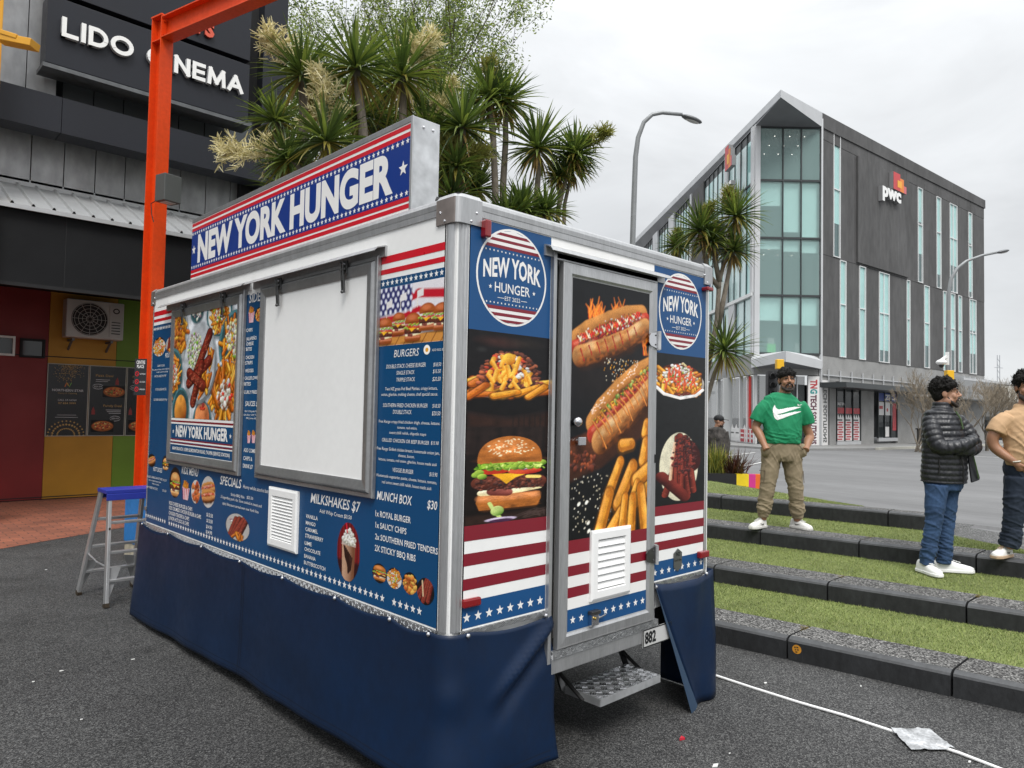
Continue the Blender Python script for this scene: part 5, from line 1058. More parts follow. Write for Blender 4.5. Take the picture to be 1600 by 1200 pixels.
# ---- far low buildings on the right, mast, parked car
def far_building(px0, px1, py, depth, h2, col, label):
    a = at(px0, 655, depth); b = at(px1, 655, depth*1.02); a.z = b.z = 0; z = at((px0+px1)/2, py, depth).z; t = thing('shop_building', label, 'building', a); d = (b-a).normalized(); n = Vector((-d.y, d.x, 0)); n = n if n.dot(HF) > 0 else -n
    m = MB(); m.prism([a, b, b+n*12, a+n*12], (0, 0, 0), (0, 0, z), mat('far_wall_%d' % px0, col, .8, var=.12, vs=.4)); m.build('wall', t); m = MB(); m.prism([a-n*2.5, b-n*2.5, b, a], (0, 0, z*.52), (0, 0, z*.52+.3), mull); m.build('awning', t)
    m = MB()
    for i in range(5): c = a.lerp(b, (i+.15)/5); e = a.lerp(b, (i+.85)/5); m.prism([c-n*.05, e-n*.05, e, c], (0, 0, .4), (0, 0, z*.48), shop_g)
    m.build('window', t); return t, a, b, n, z
far_building(1545, 1700, 600, 78, 3, (.62, .61, .56), 'low cream shop building far down the street at the right')
far_building(1500, 1640, 628, 66, 3, (.17, .17, .165), 'low grey shop with a dark awning beside the office building'); 
gb = at(1562, 640, 70); GB = thing('gable_roof', 'small dark pointed gable far down the street', 'roof', gb); m = MB(); q0, q1, q2 = at(1552, 612, 70), at(1570, 612, 70), at(1561, 600, 70); m.prism([q0, q1, q2], (0, 0, 0), HF*5, mat('slate', (.09, .095, .10), .7)); qa, qb = at(1553, 613, 70), at(1569, 613, 70); m.prism([(qa.x, qa.y, 0), (qb.x, qb.y, 0), qb, qa], (0, 0, 0), HF*5, conc); m.build('gable', GB)
mp_ = at(1562, 650, 110); mp_.z = 0; MT = thing('lattice_mast', 'thin lattice mast far away against the grey sky', 'mast', mp_); m = MB(); mm_ = mat('mast_grey', (.35, .37, .39), .6)
for x in (1558.6, 1562.4): m.tube([at(x, 640, 110), at(x-.4, 555, 110)], .05, mm_, 5)
for y in range(560, 640, 9): m.tube([at(1558.4, y, 110), at(1562.2, y+6, 110)], .035, mm_, 4)
m.tube([at(1554, 574, 110), at(1567, 575, 110)], .05, mm_, 4); m.build('lattice', MT)
cb = at(1648, 700, 40); cb.z = 0; CRT = thing('parked_car', 'dark parked car half hidden behind the man in the tan shirt', 'car', cb)
cm = mat('car_paint', (.012, .013, .016), .2, coat=.8); prof = [(-2.1, .35), (-2.15, .75), (-1.9, .95), (-1.45, 1.0), (-.85, 1.42), (.5, 1.45), (1.2, 1.05), (2.0, .9), (2.15, .6), (2.1, .35)]
m = MB(); ax = HR; nn_ = HF; m.prism([cb+ax*(x*1.)+Vector((0, 0, z)) for x, z in prof], nn_*-.85, nn_*.85, cm); m.build('body', CRT, bevel=.06)
for x in (-1.3, 1.3):
    for s in (-.86, .70): m = MB(); m.tube([cb+ax*x+nn_*s+Vector((0, 0, .32)), cb+ax*x+nn_*(s+.18)+Vector((0, 0, .32))], .32, rubber_k, 18); w_ = m.build('wheel', CRT); m = MB(); m.tube([cb+ax*x+nn_*(s-.005)+Vector((0, 0, .32)), cb+ax*x+nn_*(s+.02)+Vector((0, 0, .32))], .20, light_m, 14); m.build('rim', w_)
m = MB(); m.prism([cb+ax*x+Vector((0, 0, z)) for x, z in [(-1.3, 1.02), (-.8, 1.36), (.45, 1.38), (1.0, 1.06)]], nn_*-.87, nn_*-.853, teal_d); m.build('side_window', CRT); m = MB(); m.prism([cb+ax*x+Vector((0, 0, z)) for x, z in [(-2.16, .7), (-2.12, .9), (-1.85, .9), (-1.85, .72)]], nn_*-.87, nn_*-.853, mat('tail_lamp', (.4, .01, .01), .2)); m.build('tail_light', CRT)
far_building(560, 830, 590, 62, 5, (.30, .28, .25), 'low brown shop building across the road behind the cabbage trees'); far_building(835, 975, 560, 85, 5, (.42, .42, .40), 'pale two storey building far down the road behind the trailer')
# ================================================================ plants
def leafmat(name, col, rough=.45, var=.25, tr=.25):
    m = mat(name, col, rough, var=var, vs=9); b = m.node_tree.nodes['Principled BSDF']
    t = m.node_tree.nodes.new('ShaderNodeBsdfTranslucent'); t.inputs['Color'].default_value = (col[0]*1.6, col[1]*1.6, col[2], 1); x = m.node_tree.nodes.new('ShaderNodeMixShader'); x.inputs[0].default_value = tr
    o = m.node_tree.nodes['Material Output']; L_ = m.node_tree.links; L_.new(b.outputs[0], x.inputs[1]); L_.new(t.outputs[0], x.inputs[2]); L_.new(x.outputs[0], o.inputs[0]); return m
cab = [leafmat('cabbage_leaf', (.078, .120, .028)), leafmat('cabbage_leaf_light', (.17, .22, .05)), leafmat('cabbage_leaf_dark', (.044, .074, .020)), leafmat('cabbage_leaf_yellow', (.22, .19, .035))]
dry_l = leafmat('dry_leaf', (.24, .16, .055), .7); flow = leafmat('cream_flower', (.50, .44, .23), .8, .2, .15); flow2 = leafmat('pale_flower', (.66, .60, .38), .8, .2, .15); seedm = leafmat('green_seed_stalk', (.20, .20, .05), .8)
bark = mat('grey_bark', (.17, .145, .115), .9, var=.35, vs=9, var2=.25, vs2=40, stretch=(1, 1, .3), bump=.5, bs=30); bark_d = mat('brown_twig', (.085, .062, .045), .9, var=.3, vs=10)
def sword(m, p, d, ln, w, droop, mm, seg=4):
    """one long leaf, folded along its middle, bending under its own weight"""
    d = d.normalized(); sd = d.cross(Vector((0, 0, 1)))
    if sd.length < .05: sd = Vector((1, 0, 0))
    sd.normalize(); pts = [Vector(p)]; q = Vector(p); v = d.copy()
    for i in range(seg): q = q+v*(ln/seg); pts.append(q.copy()); v = (v+Vector((0, 0, -droop*(i+1)/seg))).normalized()
    vs = []
    for i, c in enumerate(pts):
        t = i/seg; ww = w*(.55+1.1*t if t < .4 else 1.0*(1-t)/.6+.02)/2; up = sd.cross((pts[min(i+1, seg)]-pts[max(i-1, 0)]).normalized())
        vs += [c-sd*ww+up*ww*.45, c, c+sd*ww+up*ww*.45]
    m.add(vs, [(i*3+k, i*3+k+1, i*3+k+4, i*3+k+3) for i in range(seg) for k in (0, 1)], mm)
def rosette(par, c, r, rng, lean=Vector((0, 0, 1)), n=125, dead=18, width=.046):
    m = MB(); lean = lean.normalized()
    for i in range(n):
        z = 1-1.55*((i+.5)/n)**1.05; a = i*2.39996+rng.uniform(-.2, .2); s = math.sqrt(max(0, 1-z*z)); d = Vector((s*math.cos(a), s*math.sin(a), z))
        d = (lean.to_track_quat('Z', 'Y') @ d)+Vector((rng.gauss(0, .1), rng.gauss(0, .1), rng.gauss(0, .06)))
        ln = r*rng.uniform(.82, 1.12)*(.9 if z > .8 else 1); dp = .10+.28*max(0, .75-z)*rng.uniform(.4, 1.3)
        mm = cab[rng.choice((0, 0, 0, 1, 1, 2, 2))] if z > -.25 or rng.random() < .6 else cab[3]
        sword(m, c+d.normalized()*.03, d, ln, width*rng.uniform(.8, 1.15), dp, mm)
    o = m.build('leaf_rosette', par)
    if dead:
        m = MB()
        for i in range(dead): a = rng.uniform(0, 6.28); sword(m, c-lean*.05, Vector((math.cos(a)*.55, math.sin(a)*.55, -rng.uniform(.4, 1.2))), r*rng.uniform(.6, .95), width*.8, .35, dry_l if rng.random() < .6 else cab[3])
        m.build('dry_leaves', par)
def panicle(par, c, d, ln, rng, mm, n=46, sub=16):
    m = MB(); d = d.normalized(); pts = [c+d*ln*t+Vector((0, 0, -.10*ln*t*t)) for t in (0, .3, .6, .85, 1)]; m.tube(pts, [.014, .012, .009, .006, .003], mm, 5)
    for i in range(n):
        t = rng.uniform(.12, 1); k = t*4; j = min(3, int(k)); p = pts[j].lerp(pts[j+1], k-j); e = (d*.75+Vector((rng.gauss(0, .6), rng.gauss(0, .6), rng.gauss(0, .5)))).normalized(); l2 = ln*rng.uniform(.25, .5)*(1.15-t*.6)
        m.tube([p, p+e*l2*.5, p+e*l2+Vector((0, 0, -.04))], [.005, .004, .002], mm, 3, False)
        for q in range(sub):
            s = p+e*l2*rng.uniform(.2, 1); f = (e*.7+Vector((rng.gauss(0, .7), rng.gauss(0, .7), rng.gauss(0, .6)))).normalized()*rng.uniform(.06, .14); w = f.cross(Vector((rng.gauss(0, 1), 1, rng.gauss(0, 1))))  .normalized()*.0085
            m.face([s-w, s+w, s+f+w*.4, s+f-w*.4], mm if rng.random() < .5 else (flow2 if mm is flow else mm))
    m.build('flower_panicle', par)
def cabbage(label, base, stems, seed, group='cabbage trees', r0=.075):
    """stems: (list of points up the stem, rosette radius or 0, flowers [(direction, length)])"""
    rng = random.Random(seed); t = thing('cabbage_tree', label, 'tree', base, group)
    for pts, r, fl in stems:
        if len(pts) > 1: m = MB(); n = len(pts); m.tube([Vector(p) for p in pts], [r0*(1-.35*i/(n-1)) for i in range(n)], bark, 9); m.build('trunk', t, smooth=True)
        c = Vector(pts[-1]); up = (c-Vector(pts[-2])).normalized() if len(pts) > 1 else Vector((0, 0, 1))
        if r: rosette(t, c, r, rng, (up+Vector((0, 0, .8))).normalized())
        for dv, ln, mm in fl: panicle(t, c, dv, ln, rng, mm)
    return t
GR = lambda p: Vector((p.x, p.y, 0))
def col(px0, pts, dep):
    b = GR(at(px0, 650, dep)); return [b]+[at(x, y, dep) for x, y in pts]
LFT, RGT, UPV = -HR, HR, Vector((0, 0, 1))
cabbage('cabbage tree nearest the cinema, with a cream flower plume leaning low over the sign', GR(at(478, 650, 9.3)), [(col(478, [(476, 300), (474, 170), (472, 118)], 9.3), .66, [(LFT*.7+UPV*.9, .75, flow)]), ([at(476, 300, 9.3), at(462, 262, 9.2), at(450, 250, 9.1)], .50, [(LFT*1.2+UPV*.25, .8, flow)])], 3)
cabbage('cabbage tree with a slender trunk and upright plume, behind the middle of the roof sign', GR(at(570, 650, 9.0)), [(col(572, [(570, 300), (567, 200), (556, 108)], 9.0), .72, []), (col(520, [(514, 320), (510, 222)], 8.7), .66, [(UPV+LFT*.1, .85, flow)])], 5)
cabbage('cabbage tree with a broad dark head, just behind the top end of the roof sign', GR(at(640, 650, 9.6)), [(col(640, [(636, 300), (630, 200), (628, 120)], 9.6), .80, [(RGT*.5+UPV*.8, .7, flow)]), ([at(636, 300, 9.6), at(650, 240, 9.6), at(668, 205, 9.6)], .5, [(RGT*.4+UPV, .45, flow)]), ([at(570, 330, 10), at(566, 180, 10.2)], .7, [])], 7)
cabbage('bushy cabbage tree behind the end of the roof sign, with a round greenish seed cluster', GR(at(716, 650, 9.4)), [(col(716, [(716, 330), (720, 250), (722, 200)], 9.4), .74, []), ([at(716, 330, 9.4), at(712, 262, 9.3)], .45, [(UPV+LFT*.4, .40, seedm), (RGT*.6+UPV*.4, .42, seedm), (UPV*.2+LFT*.3, .4, seedm)]), ([at(716, 335, 9.4), at(706, 310, 9.3)], .5, []), (col(690, [(688, 330), (686, 190)], 10.2), .7, [(UPV+RGT*.3, .6, flow)])], 9)
cabbage('tall cabbage tree with two slim trunks and a twin head against the sky', GR(at(772, 650, 10.)), [(col(776, [(774, 300), (770, 200), (764, 152)], 10.), .62, [(UPV, .5, seedm)]), (col(783, [(786, 290), (790, 220), (790, 160)], 10.2), .58, []), (col(790, [(792, 345)], 9.6), .5, []), (col(812, [(815, 330)], 9.7), .5, [])], 11, r0=.055)
cabbage('cabbage tree with a single compact head and thin stem, second from the open sky', GR(at(838, 650, 10.2)), [(col(838, [(838, 310), (842, 262), (840, 232)], 10.2), .66, []), (col(850, [(852, 332)], 9.9), .45, [])], 13, r0=.05)
cabbage('slender forked cabbage tree leaning away to the right, above the trailer door', GR(at(862, 650, 10.4)), [(col(866, [(872, 330), (884, 280), (898, 240)], 10.4), .50, [(RGT*.9+UPV*.8, .55, seedm)]), ([at(872, 330, 10.4), at(876, 300, 10.4), at(874, 276, 10.4)], .28, []), (col(872, [(882, 320), (895, 262)], 10.5), .40, [])], 15, r0=.035)
extra = thing('cabbage_tree', 'low bushy cabbage tree filling the gap behind the roof sign, below the flower plumes', 'tree', GR(at(600, 650, 10.4)), 'cabbage trees'); rg = random.Random(99)
m = MB(); m.tube(col(600, [(600, 420), (600, 300)], 10.4), [.08, .07, .06], bark, 8); m.build('trunk', extra, smooth=True)
for x, y, d_, r_ in [(452, 300, 9.9, .6), (545, 285, 10.2, .62), (600, 262, 10.4, .66), (598, 192, 10.8, .7), (664, 278, 10.3, .6), (688, 250, 10.6, .66), (744, 296, 10.3, .55), (500, 160, 10.8, .7), (430, 190, 10.4, .55), (655, 90, 11.2, .7)]:
    c_ = at(x, y, d_); m = MB(); m.tube([at(600, 420, 10.4), at((600+x)/2, (430+y)/2, (d_+10.4)/2), c_], [.05, .045, .04], bark, 7); m.build('branch', extra, smooth=True); rosette(extra, c_, r_, rg)
# leafy tree behind them
def leafy(label, base, top, spread, n_leaf, seed, lmats, size=.06):
    rng = random.Random(seed); t = thing('leafy_tree', label, 'tree', base); m = MB(); tips = []
    def grow(p, d, ln, r, lv):
        q = p+d*ln; mid = p+d*ln*.5+Vector((rng.gauss(0, .06), rng.gauss(0, .06), 0))*ln; m.tube([p, mid, q], [r, r*.85, r*.65], bark_d, 6 if lv < 3 else 4, False)
        if lv >= 2: tips.append((mid, q, d))
        if lv >= 5: return
        for i in range(3 if lv < 4 else 2):
            a = rng.uniform(0, 6.28); e = (d*(1.0 if i else 1.3)+Vector((math.cos(a), math.sin(a), rng.uniform(-.1, .5)))*spread*(.75 if i else .3)).normalized(); grow(q if i < 2 else mid, e, ln*rng.uniform(.66, .86), r*.6, lv+1)
    for k in range(3): grow(Vector(base)+Vector((rng.uniform(-.3, .3), rng.uniform(-.3, .3), 0)), (Vector((0, 0, 1))+HR*(k-1)*.12+Vector((rng.gauss(0, .05), rng.gauss(0, .05), 0))).normalized(), top*.36, .075, 0)
    m.build('trunk', t, smooth=True); m = MB()
    for i in range(n_leaf):
        a, b, d = tips[rng.randrange(len(tips))]; p = a.lerp(b, rng.random()**.6)+Vector((rng.gauss(0, .14), rng.gauss(0, .14), rng.gauss(0, .14)))
        u = Vector((rng.gauss(0, 1), rng.gauss(0, 1), rng.gauss(-.5, .7))).normalized(); w = u.cross(Vector((rng.gauss(0, 1), rng.gauss(0, 1), .3))).normalized(); s = size*rng.uniform(.6, 1.3)
        m.face([p, p+u*s*.5+w*s*.22, p+u*s, p+u*s*.5-w*s*.22], rng.choice(lmats))
    m.build('crown', t); return t
lf_m = [leafmat('leaf_green', (.15, .20, .04), .5, .3, .45), leafmat('leaf_light', (.20, .25, .05), .5, .3, .35), leafmat('leaf_deep', (.045, .08, .02), .5, .3, .3)]
leafy('tall loose leafed green tree behind the cabbage trees, beside the cinema', GR(at(590, 650, 17.5)), 10.6, .70, 90000, 4, lf_m, .075)
# cabbage tree in the coloured planter, in front of the office building
D_ = 13.2
cabbage('branching cabbage tree growing beside the trailer in front of the glazed office wall', GR(at(1112, 650, D_)), [(col(1086, [(1098, 620), (1112, 545), (1120, 500), (1124, 440), (1136, 392), (1147, 352), (1150, 338)], D_), .66, [(UPV+LFT*.3, .5, seedm)]), ([at(1122, 515, D_), at(1130, 470, D_), at(1140, 420, D_), at(1146, 392, D_)], .52, []), ([at(1124, 440, D_), at(1116, 400, D_), at(1112, 378, D_)], .5, []), (col(1090, [(1100, 640), (1116, 585), (1132, 548)], D_-.3), .72, []), ([at(1124, 450, D_), at(1108, 430, D_), at(1096, 372, D_), at(1094, 360, D_)], .66, [(UPV+RGT*.4, .5, seedm)])], 21, r0=.05)
cabbage('cabbage tree head showing low over the trailer roof edge, left of the branching one', GR(at(1062, 650, 14)), [(col(1062, [(1060, 420), (1058, 386)], 14), .4, [(UPV, .3, seedm)])], 23, r0=.06)
# planter and its spiky plants
PL = thing('planter', 'low planter painted in black, yellow, magenta and orange blocks beside the top turf', 'planter', at(1150, 745, 12.6)); PL.location.z = 0
pd = HR; pa = GR(at(1085, 745, 12.6)); ptop = at(1165, 741, 12.6).z
pcol = [('black', 1085, 1151, (.010, .010, .011)), ('yellow', 1151, 1170, (.75, .55, .01)), ('magenta', 1170, 1180.5, (.55, .03, .22)), ('orange', 1180.5, 1193, (.70, .13, .015))]
for nme, x0, x1, c in pcol:
    m = MB(); a = GR(at(x0, 745, 12.6)); b = GR(at(x1, 745, 12.6)); m.prism([a, b, b+HF*.12, a+HF*.12], (0, 0, .0), (0, 0, ptop), mat('planter_'+nme, c, .5, var=.08, vs=6)); m.build('wall_block', PL)
m = MB(); a = GR(at(1085, 745, 12.6)); b = GR(at(1190, 745, 12.6)); m.prism([a+HF*.12, b+HF*.12, b+HF*1.6, a+HF*1.6], (0, 0, 0), (0, 0, ptop-.04), mat('soil', (.03, .022, .016), .95, var=.3, vs=12)); m.build('soil', PL)
def flax(label, px, py, dep, h, n, mats, seed, spread=.55):
    rng = random.Random(seed); b = at(px, py, dep); b.z = ptop-.05; m = MB()
    for i in range(n): a = rng.uniform(0, 6.28); s = rng.uniform(.05, 1); d = Vector((math.cos(a)*spread*s, math.sin(a)*spread*s, 1)); sword(m, b+Vector((rng.gauss(0, .07), rng.gauss(0, .07), 0)), d, h*rng.uniform(.6, 1.1), .022, .35*s, rng.choice(mats))
    tag(m.build('flax_plant'), label, 'plant')
flax('spiky green and yellow flax in the planter, at the trailer edge', 1116, 735, 12.9, .62, 120, [leafmat('flax_green', (.12, .15, .03)), leafmat('flax_yellow', (.30, .28, .05))], 1, .6); flax('spiky green flax in the planter, in front of the man in the cap', 1131, 738, 13.1, .5, 80, [MATS['flax_green'], MATS['flax_yellow']], 2, .7); flax('dark reddish brown flax in the planter, above the yellow block', 1150, 740, 12.85, .52, 150, [leafmat('flax_brown', (.05, .028, .018)), leafmat('flax_red', (.085, .03, .022))], 3, 1.1)
# bare trees by the office building
def bare(label, px, dep, py_top, seed, spread=.8):
    rng = random.Random(seed); b = GR(at(px, 650, dep)); h = at(px, py_top, dep).z; t = thing('bare_tree', label, 'tree', b, 'bare winter trees'); m = MB(); tw = MB(); tm = mat('twig_tan', (.20, .165, .12), .9, var=.2, vs=6)
    def grow(p, d, ln, r, lv):
        q = p+d*ln; mid = p+d*ln*.5+Vector((rng.gauss(0, .05), rng.gauss(0, .05), 0))*ln; (m if lv < 2 else tw).tube([p, mid, q], [r, r*.85, r*.7], bark if lv < 2 else tm, 6 if lv < 2 else 3, False)
        if lv >= 5: return
        for i in range(3): a = rng.uniform(0, 6.28); e = (d*1.1+Vector((math.cos(a), math.sin(a), rng.uniform(.0, .4)))*spread*.55).normalized(); grow(q if i < 2 else p+d*ln*rng.uniform(.4, .9), e, ln*rng.uniform(.58, .8), max(.007, r*.55), lv+1)
    [grow(b+Vector((rng.gauss(0, .12), rng.gauss(0, .12), 0)), (Vector((0, 0, 1))+HR*rng.uniform(-.55, .55)+HF*rng.gauss(0, .25)).normalized(), h*.34, .045, 0) for _ in range(5)]; m.build('trunk', t, smooth=True); tw.build('twigs', t)
bare('bare tan twigged tree against the concrete wall, left of the man in the puffer jacket', 1436, 38, 582, 1); bare('bare twiggy tree behind the man in the puffer jacket', 1500, 37, 590, 2); bare('bare twiggy tree between the two men on the right', 1545, 41, 595, 3); bare('sparse bare tree farther off, above the shoulder of the man in the tan shirt', 1583, 52, 592, 4)
# ================================================================ people
from mathutils.bvhtree import BVHTree
def frame_of(base):
    def f(X, Y, Z): return base+HR*X+HF*Y+Vector((0, 0, Z))
    return f
def etube(m, pts, rad, mm, n=16, side=None):
    """tube of oval sections: rad = (half width along side, half width across)"""
    pts = [Vector(p) for p in pts]; side = side or HR; vs = []
    for i, p in enumerate(pts):
        d = (pts[min(i+1, len(pts)-1)]-pts[max(i-1, 0)]).normalized(); u = (side-d*side.dot(d)).normalized(); w = d.cross(u); a, b = rad[i] if isinstance(rad[i], tuple) else (rad[i], rad[i])
        for k in range(n): t = 2*math.pi*k/n; vs.append(p+u*math.cos(t)*a+w*math.sin(t)*b)
    L_ = len(pts); m.add(vs, [(i*n+k, i*n+(k+1) % n, (i+1)*n+(k+1) % n, (i+1)*n+k) for i in range(L_-1) for k in range(n)]+[list(range(n))[::-1], [(L_-1)*n+k for k in range(n)]], mm)
def dens(pts, rad, k=6):
    """resample a poly-line and its radii smoothly"""
    P = [Vector(p) for p in pts]; r = [x if isinstance(x, tuple) else (x, x) for x in rad]; op, orr = [], []
    n = len(P)
    for i in range(n-1):
        for j in range(k):
            t = j/k; p0, p1, p2, p3 = P[max(i-1, 0)], P[i], P[i+1], P[min(i+2, n-1)]
            op.append(.5*((2*p1)+(p2-p0)*t+(2*p0-5*p1+4*p2-p3)*t*t+(3*p1-p0-3*p2+p3)*t**3)); s = t*t*(3-2*t); orr.append((r[i][0]*(1-s)+r[i+1][0]*s, r[i][1]*(1-s)+r[i+1][1]*s))
    return op+[P[-1]], orr+[r[-1]]
def remesh(m, name, parent, mm, vox=.007, it=4, fac=.5, folds=None):
    o = m.build(name+'_tmp'); md = o.modifiers.new('r', 'REMESH'); md.mode = 'VOXEL'; md.voxel_size = vox; md.use_smooth_shade = True
    if it: s = o.modifiers.new('s', 'SMOOTH'); s.iterations = it; s.factor = fac
    dg = bpy.context.evaluated_depsgraph_get(); me = bpy.data.meshes.new_from_object(o.evaluated_get(dg)); old = o.data; bpy.data.objects.remove(o); bpy.data.meshes.remove(old)
    me.materials.clear(); me.materials.append(mm); me.polygons.foreach_set('use_smooth', [True]*len(me.polygons)); me.polygons.foreach_set('material_index', [0]*len(me.polygons))
    if folds:
        nv = len(me.vertices); co = np.empty(nv*3); me.vertices.foreach_get('co', co); co = co.reshape(-1, 3); no = np.empty(nv*3); me.vertex_normals.foreach_get('vector', no); no = no.reshape(-1, 3)
        d = np.array([folds(Vector(c)) for c in co]); me.vertices.foreach_set('co', (co+no*d[:, None]).ravel())
    me.update(); me.name = name; q = bpy.data.objects.new(name, me); COL.objects.link(q); q.parent = parent; q.matrix_parent_inverse = Matrix.Translation(-parent.location) if parent.type == 'EMPTY' else Matrix.Identity(4); return q
def fold_noise(amp, sc, zs=1., seed=0, extra=None):
    def f(c):
        a = mnoise.noise(Vector((c.x*sc+seed, c.y*sc, c.z*sc*zs))); b = mnoise.noise(Vector((c.x*sc*2.3, c.y*sc*2.3+seed, c.z*sc*2.3*zs)))
        return amp*((1-abs(a)*2.2)*.7+b*.5)+(extra(c) if extra else 0)
    return f
def crease(c, base, a, b, amp):
    z = c.z-base.z; X = (c-base).dot(HR); Y = (c-base).dot(HF); n = mnoise.noise(Vector((X*7+Y*4, Y*7+3.1, z*a+X*b))); n2 = mnoise.noise(Vector((X*9-Y*5+7, Y*6, z*a*1.9-X*b)))
    return amp*((1-min(1, abs(n)*3.2))*1.2-.4+(1-min(1, abs(n2)*3.4))*.5)
skin_a = mat('skin_warm_brown', (.33, .165, .095), .5, var=.10, vs=14); skin_b = mat('skin_light_brown', (.36, .19, .12), .5, var=.10, vs=14)
hair_m = mat('black_hair', (.008, .007, .006), .6, var=.4, vs=90, bump=.5, bs=160, spec=.2); beard_m = mat('short_beard', (.022, .015, .011), .7, var=.5, vs=120); lip_m = mat('lips', (.26, .10, .08), .5); eye_w = mat('eye_white', (.36, .33, .30), .3); eye_d = mat('dark_iris', (.012, .008, .006), .15); teeth_m = mat('teeth', (.75, .72, .66), .4)
class Head:
    def __init__(s, c, yaw, pitch=0., roll=0., sc=1.):
        """yaw 0 looks at the viewer, positive to the viewer's right"""
        s.c = Vector(c); M_ = Matrix.Rotation(yaw, 3, 'Z'); s.sc = sc
        fwd = (-HF*math.cos(yaw)+HR*math.sin(yaw)); rgt = Vector((0, 0, 1)).cross(fwd)*-1; up = Vector((0, 0, 1))
        q = Matrix.Rotation(pitch, 3, rgt) if pitch else Matrix.Identity(3); fwd = q @ fwd; up = q @ up
        if roll: q = Matrix.Rotation(roll, 3, fwd); rgt = q @ rgt; up = q @ up
        s.r, s.f, s.u = rgt, fwd, up; s.M = Matrix((rgt, fwd, up)).transposed()
    def p(s, x, y, z): return s.c+(s.r*x+s.f*y+s.u*z)*s.sc
    def ell(s, m, x, y, z, a, b, c, mm, n=16, k=10): m.sphere(s.p(x, y, z), a*s.sc, b*s.sc, c*s.sc, mm, n, k, s.M)
    def build_into(s, m, mm):
        e = lambda *a: s.ell(m, *a, mm)
        e(0, -.014, .028, .076, .094, .092); e(0, .026, -.036, .061, .064, .084); e(0, .060, -.100, .031, .025, .024)
        for q in (-1, 1): e(q*.038, .060, -.030, .026, .022, .026); e(q*.079, -.012, -.008, .011, .022, .033); e(q*.052, .010, -.070, .020, .045, .032); e(q*.030, .070, .004, .017, .014, .013); e(q*.014, .100, -.030, .009, .010, .008)
        etube(m, [s.p(0, .084, .022), s.p(0, .098, -.004), s.p(0, .114, -.026), s.p(0, .100, -.037)], [.008*s.sc, .009*s.sc, .013*s.sc, .008*s.sc], mm, 10, s.r)
        etube(m, [s.p(-.050, .064, .026), s.p(-.026, .083, .029), s.p(.026, .083, .029), s.p(.050, .064, .026)], [.009*s.sc, .011*s.sc, .011*s.sc, .009*s.sc], mm, 10, s.u)
    def features(s, par, smile=True, beard=1., brows=True):
        for q in (-1, 1):
            m = MB(); s.ell(m, q*.030, .0795, .005, .0125, .008, .0046, eye_w, 12, 8); s.ell(m, q*.031, .0865, .0045, .0062, .004, .0062, eye_d, 10, 6); etube(m, [s.p(q*.030-.016, .083, .009), s.p(q*.030, .091, .0125), s.p(q*.030+.016, .083, .009)], [.0022, .0030, .0022], hair_m, 6, s.u); m.build('eye', par, smooth=True)
            m = MB(); etube(m, [s.p(q*.012, .094, .030), s.p(q*.032, .092, .038), s.p(q*.054, .070, .031)], [.0045, .0058, .003], hair_m, 8, s.u); m.build('eyebrow', par, smooth=True)
        m = MB(); etube(m, [s.p(-.028, .074, -.055), s.p(-.012, .092, -.062), s.p(.012, .092, -.062), s.p(.028, .074, -.055)], [.003, .006, .006, .003], lip_m, 8, s.u)
        if smile: etube(m, [s.p(-.022, .082, -.058), s.p(0, .098, -.0625), s.p(.022, .082, -.058)], [.002, .0042, .002], teeth_m, 8, s.u)
        m.build('mouth', par, smooth=True)
        if beard:
            m = MB(); b = beard
            for q in (-1, 1): etube(m, [s.p(q*.060, .010, -.030), s.p(q*.060, .022, -.055), s.p(q*.056, .045, -.088), s.p(q*.028, .072, -.114), s.p(0, .078, -.118)], [.005*b, .011*b, .020*b, .021*b, .021*b], beard_m, 10, s.u); etube(m, [s.p(0, .104, -.047), s.p(q*.022, .094, -.051), s.p(q*.036, .080, -.068), s.p(q*.034, .074, -.092)], [.006*b, .0075*b, .007*b, .010*b], beard_m, 8, s.u)
            s.ell(m, 0, .082, -.096, .022, .012, .014, beard_m); remesh(m, 'beard', par, beard_m, .004, 2, folds=fold_noise(.0022, 150, 1))
    def hair(s, par, vol, curly, seed, fringe=0.):
        m = MB(); rng = random.Random(seed); e = lambda *a: s.ell(m, *a, hair_m)
        e(0, -.030, .048, .084+vol*.3, .096+vol*.3, .088+vol); e(0, -.055, .005, .080, .062, .085)
        for q in (-1, 1): e(q*.064, -.020, .046, .020, .056, .046); e(q*.073, .006, .028, .005, .010, .022)
        for i in range(9 if curly else 7): a = -1.15+2.3*i/(8 if curly else 6); e(.066*math.sin(a)*1.08, .050*math.cos(a)+.020-fringe*.1, .080-fringe+(.01*math.sin(i*2.3) if curly else 0), .024, .022+fringe*.15, .024+fringe*.35)
        if curly:
            for i in range(150):
                a = rng.uniform(0, 6.28); z = rng.uniform(.0, 1); q = math.sqrt(1-z*z*.9); x, y = q*math.cos(a), q*math.sin(a)
                if y > .55 and z < .45: continue
                r = rng.uniform(.008, .015); e(x*(.084+vol*.4), -.022+y*(.094+vol*.3), .050+z*(.086+vol), r, r, r)
        ho = remesh(m, 'hair', par, hair_m, .0045, 3, folds=fold_noise(.0035 if curly else .002, 90 if curly else 130, .4 if not curly else 1, seed))
        strands(s, par, ho, 420, seed, curly)
